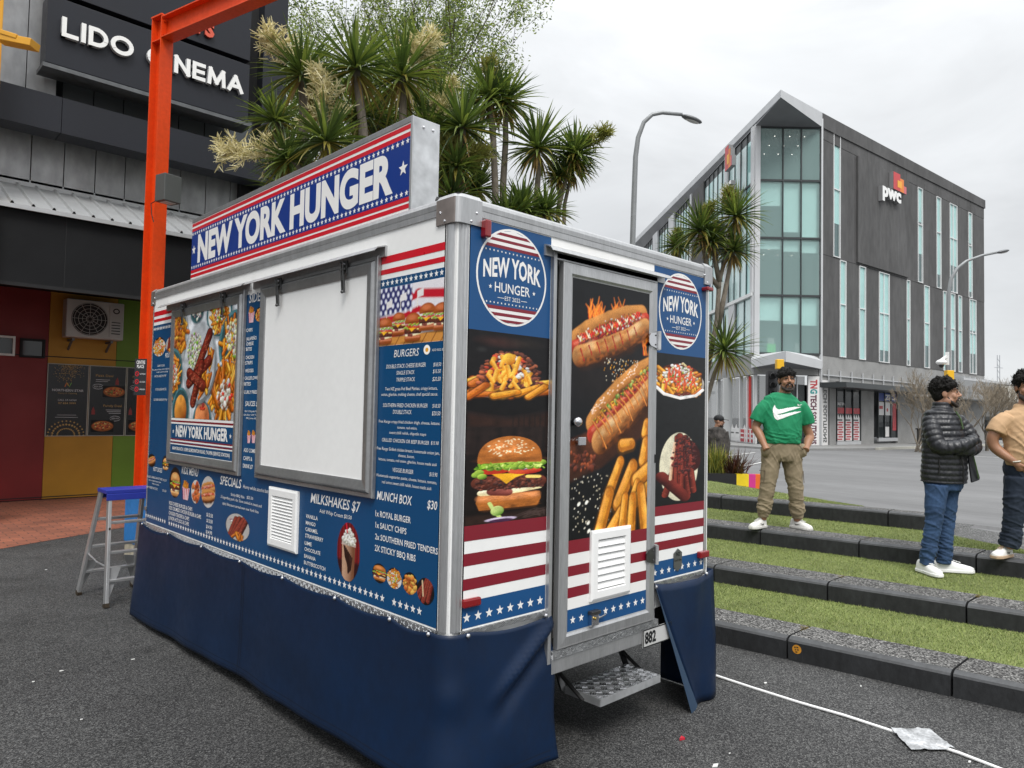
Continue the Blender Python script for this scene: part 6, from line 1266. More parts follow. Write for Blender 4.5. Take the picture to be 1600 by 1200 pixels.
def strands(s, par, ho, n, seed, curly):
    """loose tufts that break up the outline of the hair"""
    rng = random.Random(seed); V = ho.data.vertices; m = MB()
    for i in range(n):
        v = V[rng.randrange(len(V))]; p = v.co.copy(); nn = v.normal.copy(); l = s.M.transposed() @ (p-s.c)
        if l.z < .0: continue
        d = (nn*.5+s.f*(.7 if not curly else rng.gauss(0, .6))+s.u*(-.25 if not curly else rng.gauss(0, .5))+s.r*rng.gauss(0, .35)).normalized(); ln = rng.uniform(.012, .028); b = p-nn*.004
        e = b+d*ln*.6+nn*.004; g = b+d*ln-s.u*.004; m.tube([b, e, g], [.0035, .003, .001], hair_m, 4, False)
    m.build('hair_tufts', ho, smooth=True)
def shoe(par, f, heel, toe, z, mm, sole_m, mark=None, h=1.):
    """heel, toe: (X,Y) in the person's frame; z the ground under it"""
    H_ = f(heel[0], heel[1], z); T_ = f(toe[0], toe[1], z); d = (T_-H_); ln = d.length; d.normalize(); s = Vector((-d.y, d.x, 0)); m = MB()
    sec = [(-.0, .026, .060, .0), (.05, .034, .086, .0), (.16, .038, .098, 0), (.30, .037, .100, 0), (.44, .039, .080, 0), (.60, .045, .060, 0), (.78, .047, .047, 0), (.92, .038, .036, .0), (1., .018, .026, .0)]
    vs = []; n = 14
    for t, w, hh, _ in sec:
        c = H_+d*ln*t
        for k in range(n): a = math.pi*k/(n-1); x = math.cos(a); y = max(0, math.sin(a))**.75; vs.append(c+s*w*(abs(x)**.8)*(1 if x > 0 else -1)+Vector((0, 0, .022+hh*h*y*.92)))
    m.add(vs, [(i*n+k, i*n+k+1, (i+1)*n+k+1, (i+1)*n+k) for i in range(len(sec)-1) for k in range(n-1)]+[list(range(n))[::-1], [(len(sec)-1)*n+k for k in range(n)]], mm)
    o = m.build('shoe', par, smooth=True)
    m = MB(); out = [(t, w+.005) for t, w, _, _ in sec]; P = [H_+d*(ln*t*1.03-.006)+s*w for t, w in out]+[H_+d*(ln*t*1.03-.006)-s*w for t, w in out[::-1]]; m.prism(P, (0, 0, .002), (0, 0, .030), sole_m); m.build('sole', o, bevel=.006)
    m = MB()
    for k in range(5): t = .36+.07*k; hh = .02+(.100-.09*(t-.3))*.93*h; m.bar(H_+d*ln*t-s*.018+Vector((0, 0, hh)), H_+d*ln*t+s*.018+Vector((0, 0, hh)), .007, .006, sole_m)
    m.build('lace', o)
    if mark:
        m = MB(); sg = 1 if s.dot(-HF) > 0 else -1; q = lambda t, zz: H_+d*ln*t+s*sg*(.041+.006*math.sin(t*3))+Vector((0, 0, zz))
        m.face([q(.30, .062), q(.34, .040), q(.46, .046), q(.62, .066), q(.46, .054), q(.36, .052)], mark); m.build('shoe_mark', o)
    return o
def decal(par, target, polys, to_world, mm, name, step=.004):
    """flat print pressed onto the cloth: polygons in (X,Z) of the person's frame"""
    bm = bmesh.new(); bm.from_mesh(target.data); tree = BVHTree.FromBMesh(bm); m = MB(); tw = target.matrix_world
    for P in polys:
        xs = [p[0] for p in P]; zs = [p[1] for p in P]; nx = int((max(xs)-min(xs))/step)+1; nz = int((max(zs)-min(zs))/step)+1
        def inside(x, z):
            c = False
            for i in range(len(P)):
                (a, b), (e, g) = P[i], P[(i+1) % len(P)]
                if (b > z) != (g > z) and x < (e-a)*(z-b)/(g-b)+a: c = not c
            return c
        for i in range(nx):
            for j in range(nz):
                x, z = min(xs)+i*step, min(zs)+j*step
                if not inside(x+step/2, z+step/2): continue
                q = []
                for a, b in ((x, z), (x+step, z), (x+step, z+step), (x, z+step)):
                    o = to_world(a, -1., b); h = tree.ray_cast(o, HF, 2.)
                    if h[0] is None: break
                    q.append(h[0]-HF*.004)
                if len(q) == 4: m.face(q, mm)
    bm.free(); return m.build(name, par, smooth=True)
# ---- the man in the green shirt
base = (on_z(1190, 822, .46)+on_z(1252, 830, .46))/2; f = frame_of(base); PG = thing('person', 'man in a green tee shirt and khaki cargo trousers, hands in his pockets', 'person', base)
S = 147.; px = lambda x, y: ((x-1221.)/S, (827-y)/S)
hc = f(.045, -.02, 1.600); hd = Head(hc, -.06, .03, .05, 1.0)
m = MB(); hd.build_into(m, skin_a); etube(m, [hd.p(0, -.02, -.05), f(.035, .0, 1.475), f(.02, .01, 1.40)], [(.056, .058), (.058, .058), (.075, .065)], skin_a)
etube(m, *dens([f(.02, .01, 1.44), f(.01, .0, 1.36), f(0, 0, 1.2), f(0, 0, 1.0), f(0, 0, .85)], [(.08, .06), (.14, .08), (.18, .11), (.17, .11), (.17, .11)]), skin_a)
for sh, el, wr in ((f(-.145, 0, 1.33), f(-.272, .02, 1.09), f(-.215, -.09, .895)), (f(.175, 0, 1.33), f(.312, .02, 1.0), f(.232, -.09, .88))):
    etube(m, *dens([sh, sh.lerp(el, .5), el, el.lerp(wr, .4), wr, wr+(wr-el)*.25], [.045, .050, .046, .046, .034, .04]), skin_a)
for hp, kn, an in ((f(-.10, 0, .80), f(-.155, -.015, .46), f(-.19, .02, .09)), (f(.10, 0, .80), f(.145, -.015, .46), f(.185, .02, .08))): etube(m, *dens([hp, kn, an], [.09, .055, .038]), skin_a)
remesh(m, 'body', PG, skin_a, .0062, 3); hd.features(PG, True, .85); hd.hair(PG, .012, False, 3, .022)
grn_c = mat('green_cotton', (.004, .205, .085), .8, var=.06, vs=6, bump=.1, bs=300); kh = mat('khaki_cotton', (.245, .195, .125), .85, var=.08, vs=6, bump=.1, bs=250)
m = MB(); etube(m, *dens([f(.03, .005, 1.455), f(.028, .005, 1.440), f(.022, .0, 1.412), f(.015, 0, 1.37), f(.005, 0, 1.30), f(0, -.01, 1.20), f(0, -.025, 1.06), f(0, -.02, .955), f(0, -.02, .915)], [(.072, .064), (.098, .076), (.150, .090), (.205, .105), (.220, .122), (.218, .135), (.197, .138), (.196, .136), (.195, .134)]), grn_c, 28)
for a, b, c in ((f(-.158, 0, 1.335), f(-.222, .0, 1.25), f(-.262, .012, 1.150)), (f(.186, 0, 1.335), f(.247, .0, 1.245), f(.280, .012, 1.135))): etube(m, *dens([a, b, c], [(.068, .080), (.076, .084), (.080, .086)]), grn_c)
def sfold(c):
    z = c.z-base.z; X = (c-base).dot(HR)
    return crease(c, base, 24, 9, .008)*math.exp(-((z-.98)/.08)**2)+crease(c, base, 9, 22, .006)*math.exp(-((abs(X)-.17)/.08)**2)
shirt = remesh(m, 'tee_shirt', PG, grn_c, .008, 3, folds=fold_noise(.005, 9, .8, 1, sfold))
m = MB(); n_ = 22
for k in range(n_): a = 2*math.pi*k/n_; 
etube(m, [f(.03, .005, 1.442), f(.03, .003, 1.460)], [(.080, .070), (.074, .065)], grn_c, 26); m.build('collar', PG, smooth=True)
Q = lambda L_: [px(1120+x/6.667, 540+y/6.667) for x, y in L_]
sw_w = mat('white_shirt_print', (.80, .80, .79), .6)
decal(PG, shirt, [Q([(562, 612), (543, 650), (540, 690), (548, 735), (560, 760), (580, 771), (620, 757), (700, 724), (855, 676), (760, 682), (690, 697), (630, 712), (598, 716), (572, 712), (610, 704), (700, 674), (855, 629), (760, 631), (680, 644), (620, 659), (590, 660), (572, 646)])], f, sw_w, 'shirt_print')
decal(PG, shirt, [Q([(808, 598), (804, 610), (812, 618), (866, 606), (822, 609)])], f, sw_w, 'shirt_print', .003)
m = MB(); etube(m, *dens([f(0, -.01, .945), f(0, -.01, .88), f(0, -.005, .80), f(0, 0, .735)], [(.190, .124), (.200, .132), (.205, .134), (.16, .12)]), kh, 26)
for sg, kn, an in ((-1, f(-.152, -.02, .46), f(-.190, .01, .165)), (1, f(.142, -.02, .46), f(.183, .01, .155))):
    hp = f(sg*.105, 0, .78); etube(m, *dens([hp, hp.lerp(kn, .5), kn, kn.lerp(an, .5), kn.lerp(an, .88), an, an+Vector((0, 0, -.045))], [(.104, .114), (.093, .100), (.077, .083), (.071, .076), (.073, .076), (.058, .062), (.050, .054)]), kh)
    m.sphere(f(sg*.198, -.075, .845), .042, .05, .075, kh, 12, 8)
def kfold(c):
    z = c.z-base.z; X = (c-base).dot(HR)
    k = math.exp(-((z-.24)/.10)**2)
    return crease(c, base, 19, 8, .012)*k+crease(c, base, 10, 16, .009)*math.exp(-((z-.74)/.09)**2)+crease(c, base, 14, 8, .007)*math.exp(-((z-.48)/.10)**2)
tr = remesh(m, 'trousers', PG, kh, .008, 2, folds=fold_noise(.005, 11, .7, 3, kfold))
for sg in (-1, 1):
    q = MB(); q.tube([f(sg*.205, -.075, .62), f(sg*.215, -.075, .50)], .004, mat('seam_khaki', (.13, .10, .065), .9), 5); q.tube([f(sg*.205, -.075, .62), f(sg*.236, .0, .62)], .004, MATS['seam_khaki'], 5); q.build('cargo_pocket_seam', tr)
    q = MB(); q.tube([f(sg*.135, -.135, .90), f(sg*.20, -.115, .845), f(sg*.222, -.07, .80)], .004, mat('seam_khaki', (.13, .10, .065), .9), 6); q.build('pocket_seam', tr)
wht_s = mat('white_shoe_leather', (.72, .71, .68), .5, var=.06, vs=20); sole_w = mat('pale_sole', (.62, .61, .58), .6, var=.1, vs=15); blk_s = mat('black_shoe_mark', (.012, .012, .012), .5)
shoe(PG, f, (-.155, .06), (-.36, -.10), 0, wht_s, sole_w, blk_s); shoe(PG, f, (.15, .10), (.275, -.13), 0, wht_s, sole_w, blk_s)
# ---- the man in the puffer jacket
base = (on_z(1446, 897, .302)+on_z(1490, 893, .302))/2; f = frame_of(base); PP = thing('person', 'man with folded arms in a black quilted puffer jacket and blue jeans', 'person', base)
hd = Head(f(.062, .0, 1.595), 1.05, .06, 0, 1.0)
m = MB(); hd.build_into(m, skin_b); etube(m, [hd.p(0, -.02, -.05), f(.030, .01, 1.48), f(.02, .01, 1.40)], [(.056, .056), (.060, .058), (.07, .065)], skin_b)
etube(m, *dens([f(.02, .01, 1.44), f(.02, .0, 1.34), f(.02, 0, 1.1), f(.03, 0, .80)], [(.08, .06), (.14, .09), (.13, .09), (.11, .07)]), skin_b)
for hp, kn, an in ((f(-.04, -.02, .78), f(-.09, -.06, .46), f(-.135, -.03, .08)), (f(.09, .03, .78), f(.086, .05, .46), f(.065, .03, .08))): etube(m, *dens([hp, kn, an], [.055, .05, .036]), skin_b)
AL = [f(-.085, -.02, 1.365), f(-.105, -.08, 1.25), f(-.080, -.14, 1.125), f(.05, -.20, 1.135), f(.20, -.20, 1.20)]; AR = [f(.150, .02, 1.365), f(.228, -.02, 1.26), f(.258, -.08, 1.135), f(.17, -.15, 1.105), f(.03, -.165, 1.10)]
for A_ in (AL, AR): etube(m, *dens(A_, [.05, .048, .042, .038, .030]), skin_b)
remesh(m, 'body', PP, skin_b, .0062, 3); hd.features(PP, True, .72); hd.hair(PP, .016, True, 6, .004)
puf = mat('black_puffer_nylon', (.016, .017, .021), .38, var=.15, vs=14, bump=.12, bs=60); pm = mat('jacket_lining_green', (.05, .09, .03), .6)
quilt = lambda s: abs(math.sin(s*math.pi/.047))**.6
m = MB(); P, r = dens([f(.030, .005, 1.515), f(.030, .005, 1.455), f(.025, .0, 1.40), f(.025, -.01, 1.31), f(.03, -.02, 1.18), f(.035, -.02, 1.02), f(.035, -.015, .90), f(.035, -.01, .805)], [(.070, .068), (.082, .080), (.150, .108), (.172, .128), (.180, .135), (.188, .132), (.194, .132), (.190, .130)], 14)
r = [(a+.011*(quilt(p.z)-.6), b+.011*(quilt(p.z)-.6)) for (a, b), p in zip(r, P)]; etube(m, P, r, puf, 30); jk = m
for A_ in (AL, AR):
    P, r = dens(A_, [(.066, .074), (.068, .072), (.062, .065), (.056, .058), (.044, .047)], 16); s = 0; rr = []
    for i, p in enumerate(P): s += (p-P[i-1]).length if i else 0; k = .010*(quilt(s)-.6); rr.append((r[i][0]+k, r[i][1]+k))
    etube(m, P, rr, puf, 20)
jacket = remesh(m, 'puffer_jacket', PP, puf, .0065, 1, .4, folds=fold_noise(.003, 30, .5, 2))
m = MB(); m.prism([f(.190, -.09, 1.10), f(.235, -.09, 1.08), f(.300, -.09, .86), f(.300, -.085, .835), f(.215, -.11, .81)], HF*-.012, HF*.012, puf); fl_ = m.build('open_flap', jacket, bevel=.008); m = MB(); m.tube([f(.085, -.105, 1.435), f(.115, -.125, 1.37), f(.13, -.135, 1.28)], .007, pm, 8); m.tube([f(.222, -.125, 1.06), f(.25, -.125, .95), f(.275, -.115, .85)], .006, pm, 8); m.build('zip_edge', jacket)
m = MB(); m.tube([f(-.085, -.135, 1.02), f(-.08, -.14, .95), f(-.085, -.135, .88)], .006, mat('zip_black', (.006, .006, .006), .5), 8); m.tube([f(.10, -.155, 1.06), f(.115, -.16, .95), f(.12, -.15, .81)], .006, MATS['zip_black'], 8); m.build('zip', jacket)
jean = mat('blue_denim', (.024, .058, .130), .85, var=.28, vs=5, var2=.15, vs2=60, bump=.15, bs=200)
m = MB(); etube(m, *dens([f(.035, 0, .90), f(.035, 0, .82), f(.03, 0, .74)], [(.172, .122), (.174, .125), (.15, .112)]), jean, 24)
for hp, kn, an in ((f(-.052, -.05, .78), f(-.088, -.06, .45), f(-.140, -.035, .075)), (f(.110, .05, .78), f(.088, .05, .45), f(.055, .03, .08))): etube(m, *dens([hp, hp.lerp(kn, .5), kn, kn.lerp(an, .5), kn.lerp(an, .85), an], [(.088, .096), (.080, .086), (.066, .070), (.060, .063), (.057, .060), (.057, .060)]), jean)
def jfold(c):
    z = c.z-base.z; X = (c-base).dot(HR); return crease(c, base, 22, 9, .011)*math.exp(-((z-.20)/.15)**2)+crease(c, base, 16, 9, .008)*math.exp(-((z-.48)/.11)**2)+crease(c, base, 10, 18, .006)*math.exp(-((z-.74)/.08)**2)
remesh(m, 'jeans', PP, jean, .0075, 2, folds=fold_noise(.0035, 13, .7, 5, jfold))
wn = mat('bright_white_shoe', (.80, .80, .79), .5, var=.04, vs=20)
shoe(PP, f, (-.155, .06), (-.115, -.215), 0, wn, wn, None, 1.1); shoe(PP, f, (-.015, .06), (.305, .005), 0, wn, wn, None, 1.1)
# ---- the man in the tan shirt, cut by the picture's edge
base = on_z(1598, 872, .46); f = frame_of(base); PT = thing('person', 'man in a tan tee shirt and dark jeans, one hand in his pocket', 'person', base)
X0 = lambda x: (x-1598)/178.
hd = Head(f(X0(1605), -.01, 1.500), -.30, .0, 0, .98); m = MB(); hd.build_into(m, skin_a); etube(m, [hd.p(0, -.02, -.05), f(.045, .0, 1.375), f(.04, .01, 1.30)], [(.056, .056), (.060, .060), (.08, .07)], skin_a)
etube(m, *dens([f(.04, .01, 1.34), f(.05, 0, 1.24), f(.06, 0, 1.0), f(.06, 0, .78)], [(.08, .06), (.14, .08), (.16, .11), (.15, .10)]), skin_a)
wr_ = f(X0(1577), -.10, .835)
for A_ in ([f(-.11, 0, 1.22), f(X0(1556), .0, 1.10), f(X0(1555), .0, .97), wr_, wr_+HR*.04+Vector((0, -.0, -.05))], [f(.22, 0, 1.22), f(.33, 0, 1.1), f(.34, 0, .97), f(.28, -.08, .82), f(.26, -.09, .77)]): etube(m, *dens(A_, [.045, .050, .046, .034, .038]), skin_a)
etube(m, [wr_+HR*.012+HF*-.03+Vector((0, 0, -.01)), wr_+HR*.045+HF*-.05+Vector((0, 0, -.028)), wr_+HR*.07+HF*-.05+Vector((0, 0, -.034))], [.016, .013, .010], skin_a, 10)
for k in range(4): q0 = wr_+HR*(.02+.0*k)+HF*(-.02+.018*k)+Vector((0, 0, -.03)); etube(m, [q0, q0+HR*.035+Vector((0, 0, -.04)), q0+HR*.05+Vector((0, 0, -.075+.006*abs(k-1)))], [.011, .010, .008], skin_a, 8)
for hp, kn, an in ((f(-.04, -.02, .70), f(-.09, -.03, .40), f(-.115, 0, .08)), (f(.15, 0, .70), f(.17, 0, .40), f(.18, 0, .08))): etube(m, *dens([hp, kn, an], [.09, .058, .038]), skin_a)
remesh(m, 'body', PT, skin_a, .0065, 3); hd.features(PT, False, 1.1); hd.hair(PT, .020, True, 9, .004)
tan = mat('tan_cotton', (.47, .30, .165), .85, var=.06, vs=6, bump=.1, bs=250); dj = mat('dark_denim', (.010, .018, .034), .85, var=.25, vs=6, bump=.15, bs=200)
m = MB(); etube(m, *dens([f(.045, .005, 1.352), f(.045, .005, 1.338), f(.05, 0, 1.300), f(.05, 0, 1.262), f(.055, -.01, 1.20), f(.06, -.03, 1.05), f(.065, -.04, .92), f(.065, -.03, .815)], [(.074, .066), (.105, .08), (.160, .092), (.205, .108), (.218, .125), (.222, .155), (.225, .165), (.215, .15)]), tan, 28)
for a, b, c in ((f(-.12, 0, 1.225), f(-.19, 0, 1.165), f(X0(1557), .0, 1.09)), (f(.23, 0, 1.235), f(.31, 0, 1.17), f(.33, 0, 1.1))): etube(m, *dens([a, b, c], [(.068, .080), (.078, .085), (.082, .086)]), tan)
def tfold(c):
    z = c.z-base.z; X = (c-base).dot(HR); return crease(c, base, 11, 14, .009)*math.exp(-((X+.08)/.16)**2)*math.exp(-((z-1.0)/.2)**2)
remesh(m, 'tee_shirt', PT, tan, .008, 3, folds=fold_noise(.0045, 10, .8, 7, tfold))
m = MB(); etube(m, *dens([f(.06, -.01, .86), f(.055, -.005, .76), f(.05, 0, .67)], [(.20, .14), (.212, .145), (.17, .13)]), dj, 24)
for hp, kn, an in ((f(-.045, -.02, .70), f(-.09, -.03, .40), f(-.120, .0, .10)), (f(.155, 0, .70), f(.175, 0, .40), f(.185, 0, .10))): etube(m, *dens([hp, hp.lerp(kn, .5), kn, kn.lerp(an, .5), an], [(.112, .118), (.098, .102), (.082, .086), (.076, .078), (.078, .082)]), dj)
remesh(m, 'jeans', PT, dj, .008, 2, folds=fold_noise(.004, 13, .7, 5, jfold))
m = MB(); m.tube([wr_+(HR*math.cos(a)+HF*math.sin(a))*.038+Vector((0, 0, .02+.008*math.cos(a))) for a in [k*math.pi/8 for k in range(17)]], .006, mat('pale_bracelet', (.6, .57, .5), .5), 8, False); m.build('bracelet', PT)
gum = mat('gum_sole', (.46, .33, .22), .6); shoe(PT, f, (-.075, .06), (-.30, -.07), 0, wht_s, gum, blk_s); shoe(PT, f, (.20, .06), (.30, -.18), 0, wht_s, gum, blk_s)
# ---- far man in a cap, half hidden by the trailer
base = GR(at(1120, 650, 15.2)); f = frame_of(base); PC = thing('person', 'far man in a dark cap and patterned jacket, behind the planter', 'person', base)
hd = Head(f(.05, 0, 1.55), 1.2, -.05, 0); m = MB(); hd.build_into(m, skin_b); etube(m, [hd.p(0, -.02, -.05), f(.01, .01, 1.42), f(.0, .01, 1.36)], [(.056, .056), (.06, .058), (.08, .07)], skin_b); etube(m, *dens([f(0, 0, 1.38), f(0, 0, 1.1), f(0, 0, .85)], [(.10, .07), (.15, .1), (.15, .1)]), skin_b)
for sg in (-1, 1): etube(m, *dens([f(sg*.17, 0, 1.32), f(sg*.21, .0, 1.08), f(sg*.18, -.06, .86), f(sg*.17, -.07, .78)], [.05, .042, .032, .04]), skin_b); etube(m, *dens([f(sg*.09, 0, .86), f(sg*.09, 0, .46), f(sg*.1, 0, .06)], [.08, .055, .038]), skin_b)
remesh(m, 'body', PC, skin_b, .009, 3); hd.features(PC, False, .7)
camo = mat('mottled_jacket', (.045, .040, .036), .8, var=.75, vs=9, var2=.4, vs2=22); m = MB(); etube(m, *dens([f(.0, .005, 1.43), f(0, 0, 1.36), f(0, 0, 1.22), f(0, 0, 1.0), f(0, 0, .76)], [(.07, .065), (.19, .10), (.21, .13), (.20, .13), (.20, .13)]), camo)
for sg in (-1, 1): etube(m, *dens([f(sg*.17, 0, 1.33), f(sg*.22, 0, 1.08), f(sg*.185, -.06, .88)], [.075, .065, .052]), camo)
remesh(m, 'jacket', PC, camo, .010, 2, folds=fold_noise(.006, 9, .8, 3)); m = MB(); etube(m, *dens([f(0, 0, .84), f(0, 0, .76)], [(.17, .12), (.17, .12)]), rubber_k)
for sg in (-1, 1): etube(m, *dens([f(sg*.09, 0, .78), f(sg*.09, 0, .44), f(sg*.1, 0, .08)], [.09, .075, .065]), rubber_k)
remesh(m, 'trousers', PC, mat('dark_trousers', (.012, .012, .014), .8), .010, 2); shoe(PC, f, (-.10, .06), (-.08, -.2), 0, blk_s, blk_s); shoe(PC, f, (.10, .06), (.12, -.2), 0, blk_s, blk_s)
m = MB(); capm = mat('dark_cap', (.010, .011, .013), .7); hd.ell(m, 0, -.008, .055, .090, .108, .085, capm); q = [hd.p(.085*math.cos(a), .07+.125*math.sin(a), .048-.012*math.sin(a)) for a in [k*math.pi/10 for k in range(11)]]; m.prism(q, hd.u*-.004, hd.u*.006, capm); m.build('cap', PC, smooth=False, bevel=.003)
# ================================================================ the food trailer
L, W = 3.80, 2.00
lf = lambda u, z, o: (-o, L-u, z)          # the long menu side: u runs from the far end to the near corner
rf = lambda x, z, o: (x, -o, z)            # the door end
alu = mat('brushed_aluminium', (.46, .465, .47), .42, .75, var=.10, vs=3, var2=.10, vs2=30, stretch=(6, 6, .6), bump=.04, bs=30)
alu_d = mat('anodised_trim', (.36, .365, .37), .40, .75, var=.12, vs=4, var2=.08, vs2=40, bump=.03, bs=25)
galv = mat('galvanised_sheet', (.52, .53, .54), .45, .7, var=.22, vs=7, var2=.12, vs2=22)
steel_d = mat('dark_steel_fitting', (.10, .10, .10), .35, .8, var=.2, vs=40)
chrome = mat('chrome', (.7, .7, .72), .15, 1.)
brk = mat('grey_brown_metal', (.22, .19, .175), .5, .5, var=.15, vs=20)  # on the corner brackets this brown paints in a reflection
white_p = mat('white_panel', (.82, .82, .805), .38, var=.03, vs=2, var2=.02, vs2=25, bump=.012, bs=9)
white_pl = mat('white_plastic', (.82, .82, .81), .4, var=.03, vs=12)
blue_v = mat('blue_vinyl', (.003, .058, .160), .36, spec=.3, var=.05, vs=2.5, bump=.01, bs=8)
blue_r = mat('door_end_blue_vinyl', (.010, .070, .20), .36, spec=.3, var=.05, vs=2.5, bump=.01, bs=8)
sign_b = mat('sign_blue_vinyl', (.004, .032, .21), .38, spec=.3, var=.04, vs=3)
red_b = mat('bright_red_vinyl', (.56, .006, .018), .35, var=.05, vs=4)
red_d = mat('deep_red_vinyl', (.20, .007, .019), .35, var=.05, vs=4)
white_v = mat('white_vinyl', (.80, .79, .77), .35, var=.03, vs=5)
black_v = mat('black_print', (.009, .010, .011), .35, spec=.28)
rubber = mat('black_rubber', (.012, .012, .012), .7)
under = mat('chassis_paint', (.015, .015, .016), .7, var=.3, vs=12)
red_lens = mat('red_lens', (.22, .006, .008), .12, coat=.6)
navy = mat('navy_tarpaulin', (.0018, .0125, .041), .42, var=.14, vs=2.2, var2=.10, vs2=18, bump=.10, bs=7, spec=.35)
navy_b = mat('tarpaulin_underside', (.02, .045, .085), .6, var=.08, vs=5)
def plate_mat():
    m = mat('chequer_plate', (.50, .51, .52), .32, .85, var=.25, vs=14)
    N, Lk = nodes_of(m); b = N['Principled BSDF']; tc = N.new('ShaderNodeTexCoord')
    br = N.new('ShaderNodeTexChecker'); br.inputs['Scale'].default_value = 46
    mp = N.new('ShaderNodeMapping'); mp.inputs['Rotation'].default_value = (.5, .6, R(45)); Lk.new(tc.outputs['Object'], mp.inputs[0]); Lk.new(mp.outputs[0], br.inputs['Vector'])
    w1 = N.new('ShaderNodeTexWave'); w1.inputs['Scale'].default_value = 60; Lk.new(mp.outputs[0], w1.inputs['Vector'])
    k = N.new('ShaderNodeMath'); k.operation = 'MULTIPLY'; Lk.new(br.outputs['Fac'], k.inputs[0]); Lk.new(w1.outputs['Fac'], k.inputs[1])
    u = N.new('ShaderNodeBump'); u.inputs['Strength'].default_value = .8; u.inputs['Distance'].default_value = .006; Lk.new(k.outputs[0], u.inputs['Height']); Lk.new(u.outputs[0], b.inputs['Normal']); return m
chequer = plate_mat()
TR = thing('food_trailer', 'blue and white food trailer covered in menus and food pictures, parked on the plaza', 'food trailer', (1, 1.9, 0))
m = MB(); m.box(.014, W-.014, .014, L-.014, .60, 2.49, white_p); m.build('body', TR)
m = MB(); m.box(.05, W-.05, .05, L-.05, 2.49, 2.548, white_pl); m.build('roof', TR)
# corner posts with extruded grooves
def post(mx, my):
    r = .062; prof = [(.078, .0), (.070, .0), (.069, .003), (.067, .0)]
    prof += [(r*(1-math.sin(a)), r*(1-math.cos(a))) for a in [i*math.pi/2/14 for i in range(15)]]
    prof += [(.0, .067), (.003, .069), (.0, .070), (.0, .078), (.02, .078), (.078, .02)]
    gi = [6, 9, 12]
    for g in gi: x, y = prof[g]; prof[g] = (x+.0035*.7, y+.0035*.7)
    P = [((W-x if mx else x), (L-y if my else y), 0) for x, y in prof]
    m = MB(); m.prism(P, (0, 0, .742), (0, 0, 2.44), alu); m.build('corner_post', TR)
for a in (0, 1):
    for b in (0, 1): post(a, b)
# roof rails: rounded top edge, one groove
def rail(p0, p1, out):
    p0 = Vector(p0); p1 = Vector(p1); out = Vector(out)
    pr = [(0, 2.479), (0, 2.505), (-.003, 2.507), (0, 2.509), (.002, 2.53), (-.004, 2.545), (-.016, 2.556), (-.035, 2.562), (-.07, 2.562), (-.07, 2.479)]
    pr = [(o+.006, z) for o, z in pr]
    m = MB(); m.prism([p0+out*o+Vector((0, 0, z)) for o, z in pr], (0, 0, 0), p1-p0, alu); m.build('roof_rail', TR)
rail((0, .12, 0), (0, L-.10, 0), (-1, 0, 0)); rail((.12, 0, 0), (W-.10, 0, 0), (0, -1, 0)); rail((W, .1, 0), (W, L-.1, 0), (1, 0, 0)); rail((.1, L, 0), (W-.1, L, 0), (0, 1, 0))
def bracket(mx, my, ln):
    f = lambda x, y, z: ((W-x if mx else x), (L-y if my else y), z)
    o = -.009; m = MB(); r = .03
    arc = [(o, ln), (o, r)]+[(o+r*(1-math.cos(a)), o+r*(1-math.sin(a))) for a in [i*math.pi/2/6 for i in range(1, 6)]]+[(r, o), (ln, o)]
    for i in range(len(arc)-1):
        (x0, y0), (x1, y1) = arc[i], arc[i+1]
        lo = 2.437 if i > 0 and i < len(arc)-2 else 2.437
        mm = brk if i < 3 else alu  # menu-side face coloured brown for its reflection, door-end face plain metal
        m.face([f(x0, y0, lo), f(x1, y1, lo), f(x1, y1, 2.545), f(x0, y0, 2.545)], mm)
    top = [f(x, y, 2.545) for x, y in arc]; ins = [f(x+.02 if x < .05 else x, y+.02 if y < .05 else y, 2.566) for x, y in arc]
    for i in range(len(arc)-1): m.face([top[i], top[i+1], ins[i+1], ins[i]], alu)
    m.face([f(.011, .011, 2.566)]+ins, alu)
    m.face([f(ln, o, 2.437), f(ln, .02, 2.437), f(ln, .02, 2.566), f(ln, o, 2.545)], alu); m.face([f(o, ln, 2.437), f(.02, ln, 2.437), f(.02, ln, 2.566), f(o, ln, 2.545)], brk)
    for (x, y, z) in [(o, .07, 2.45), (o, .10, 2.49), (.07, o, 2.45), (.10, o, 2.49)]: m.sphere(f(x, y, z), .006, .006, .006, chrome, 8, 5)
    m.build('corner_bracket', TR)
for a in (0, 1):
    for b in (0, 1): bracket(a, b, .13 if not (a or b) else .10)
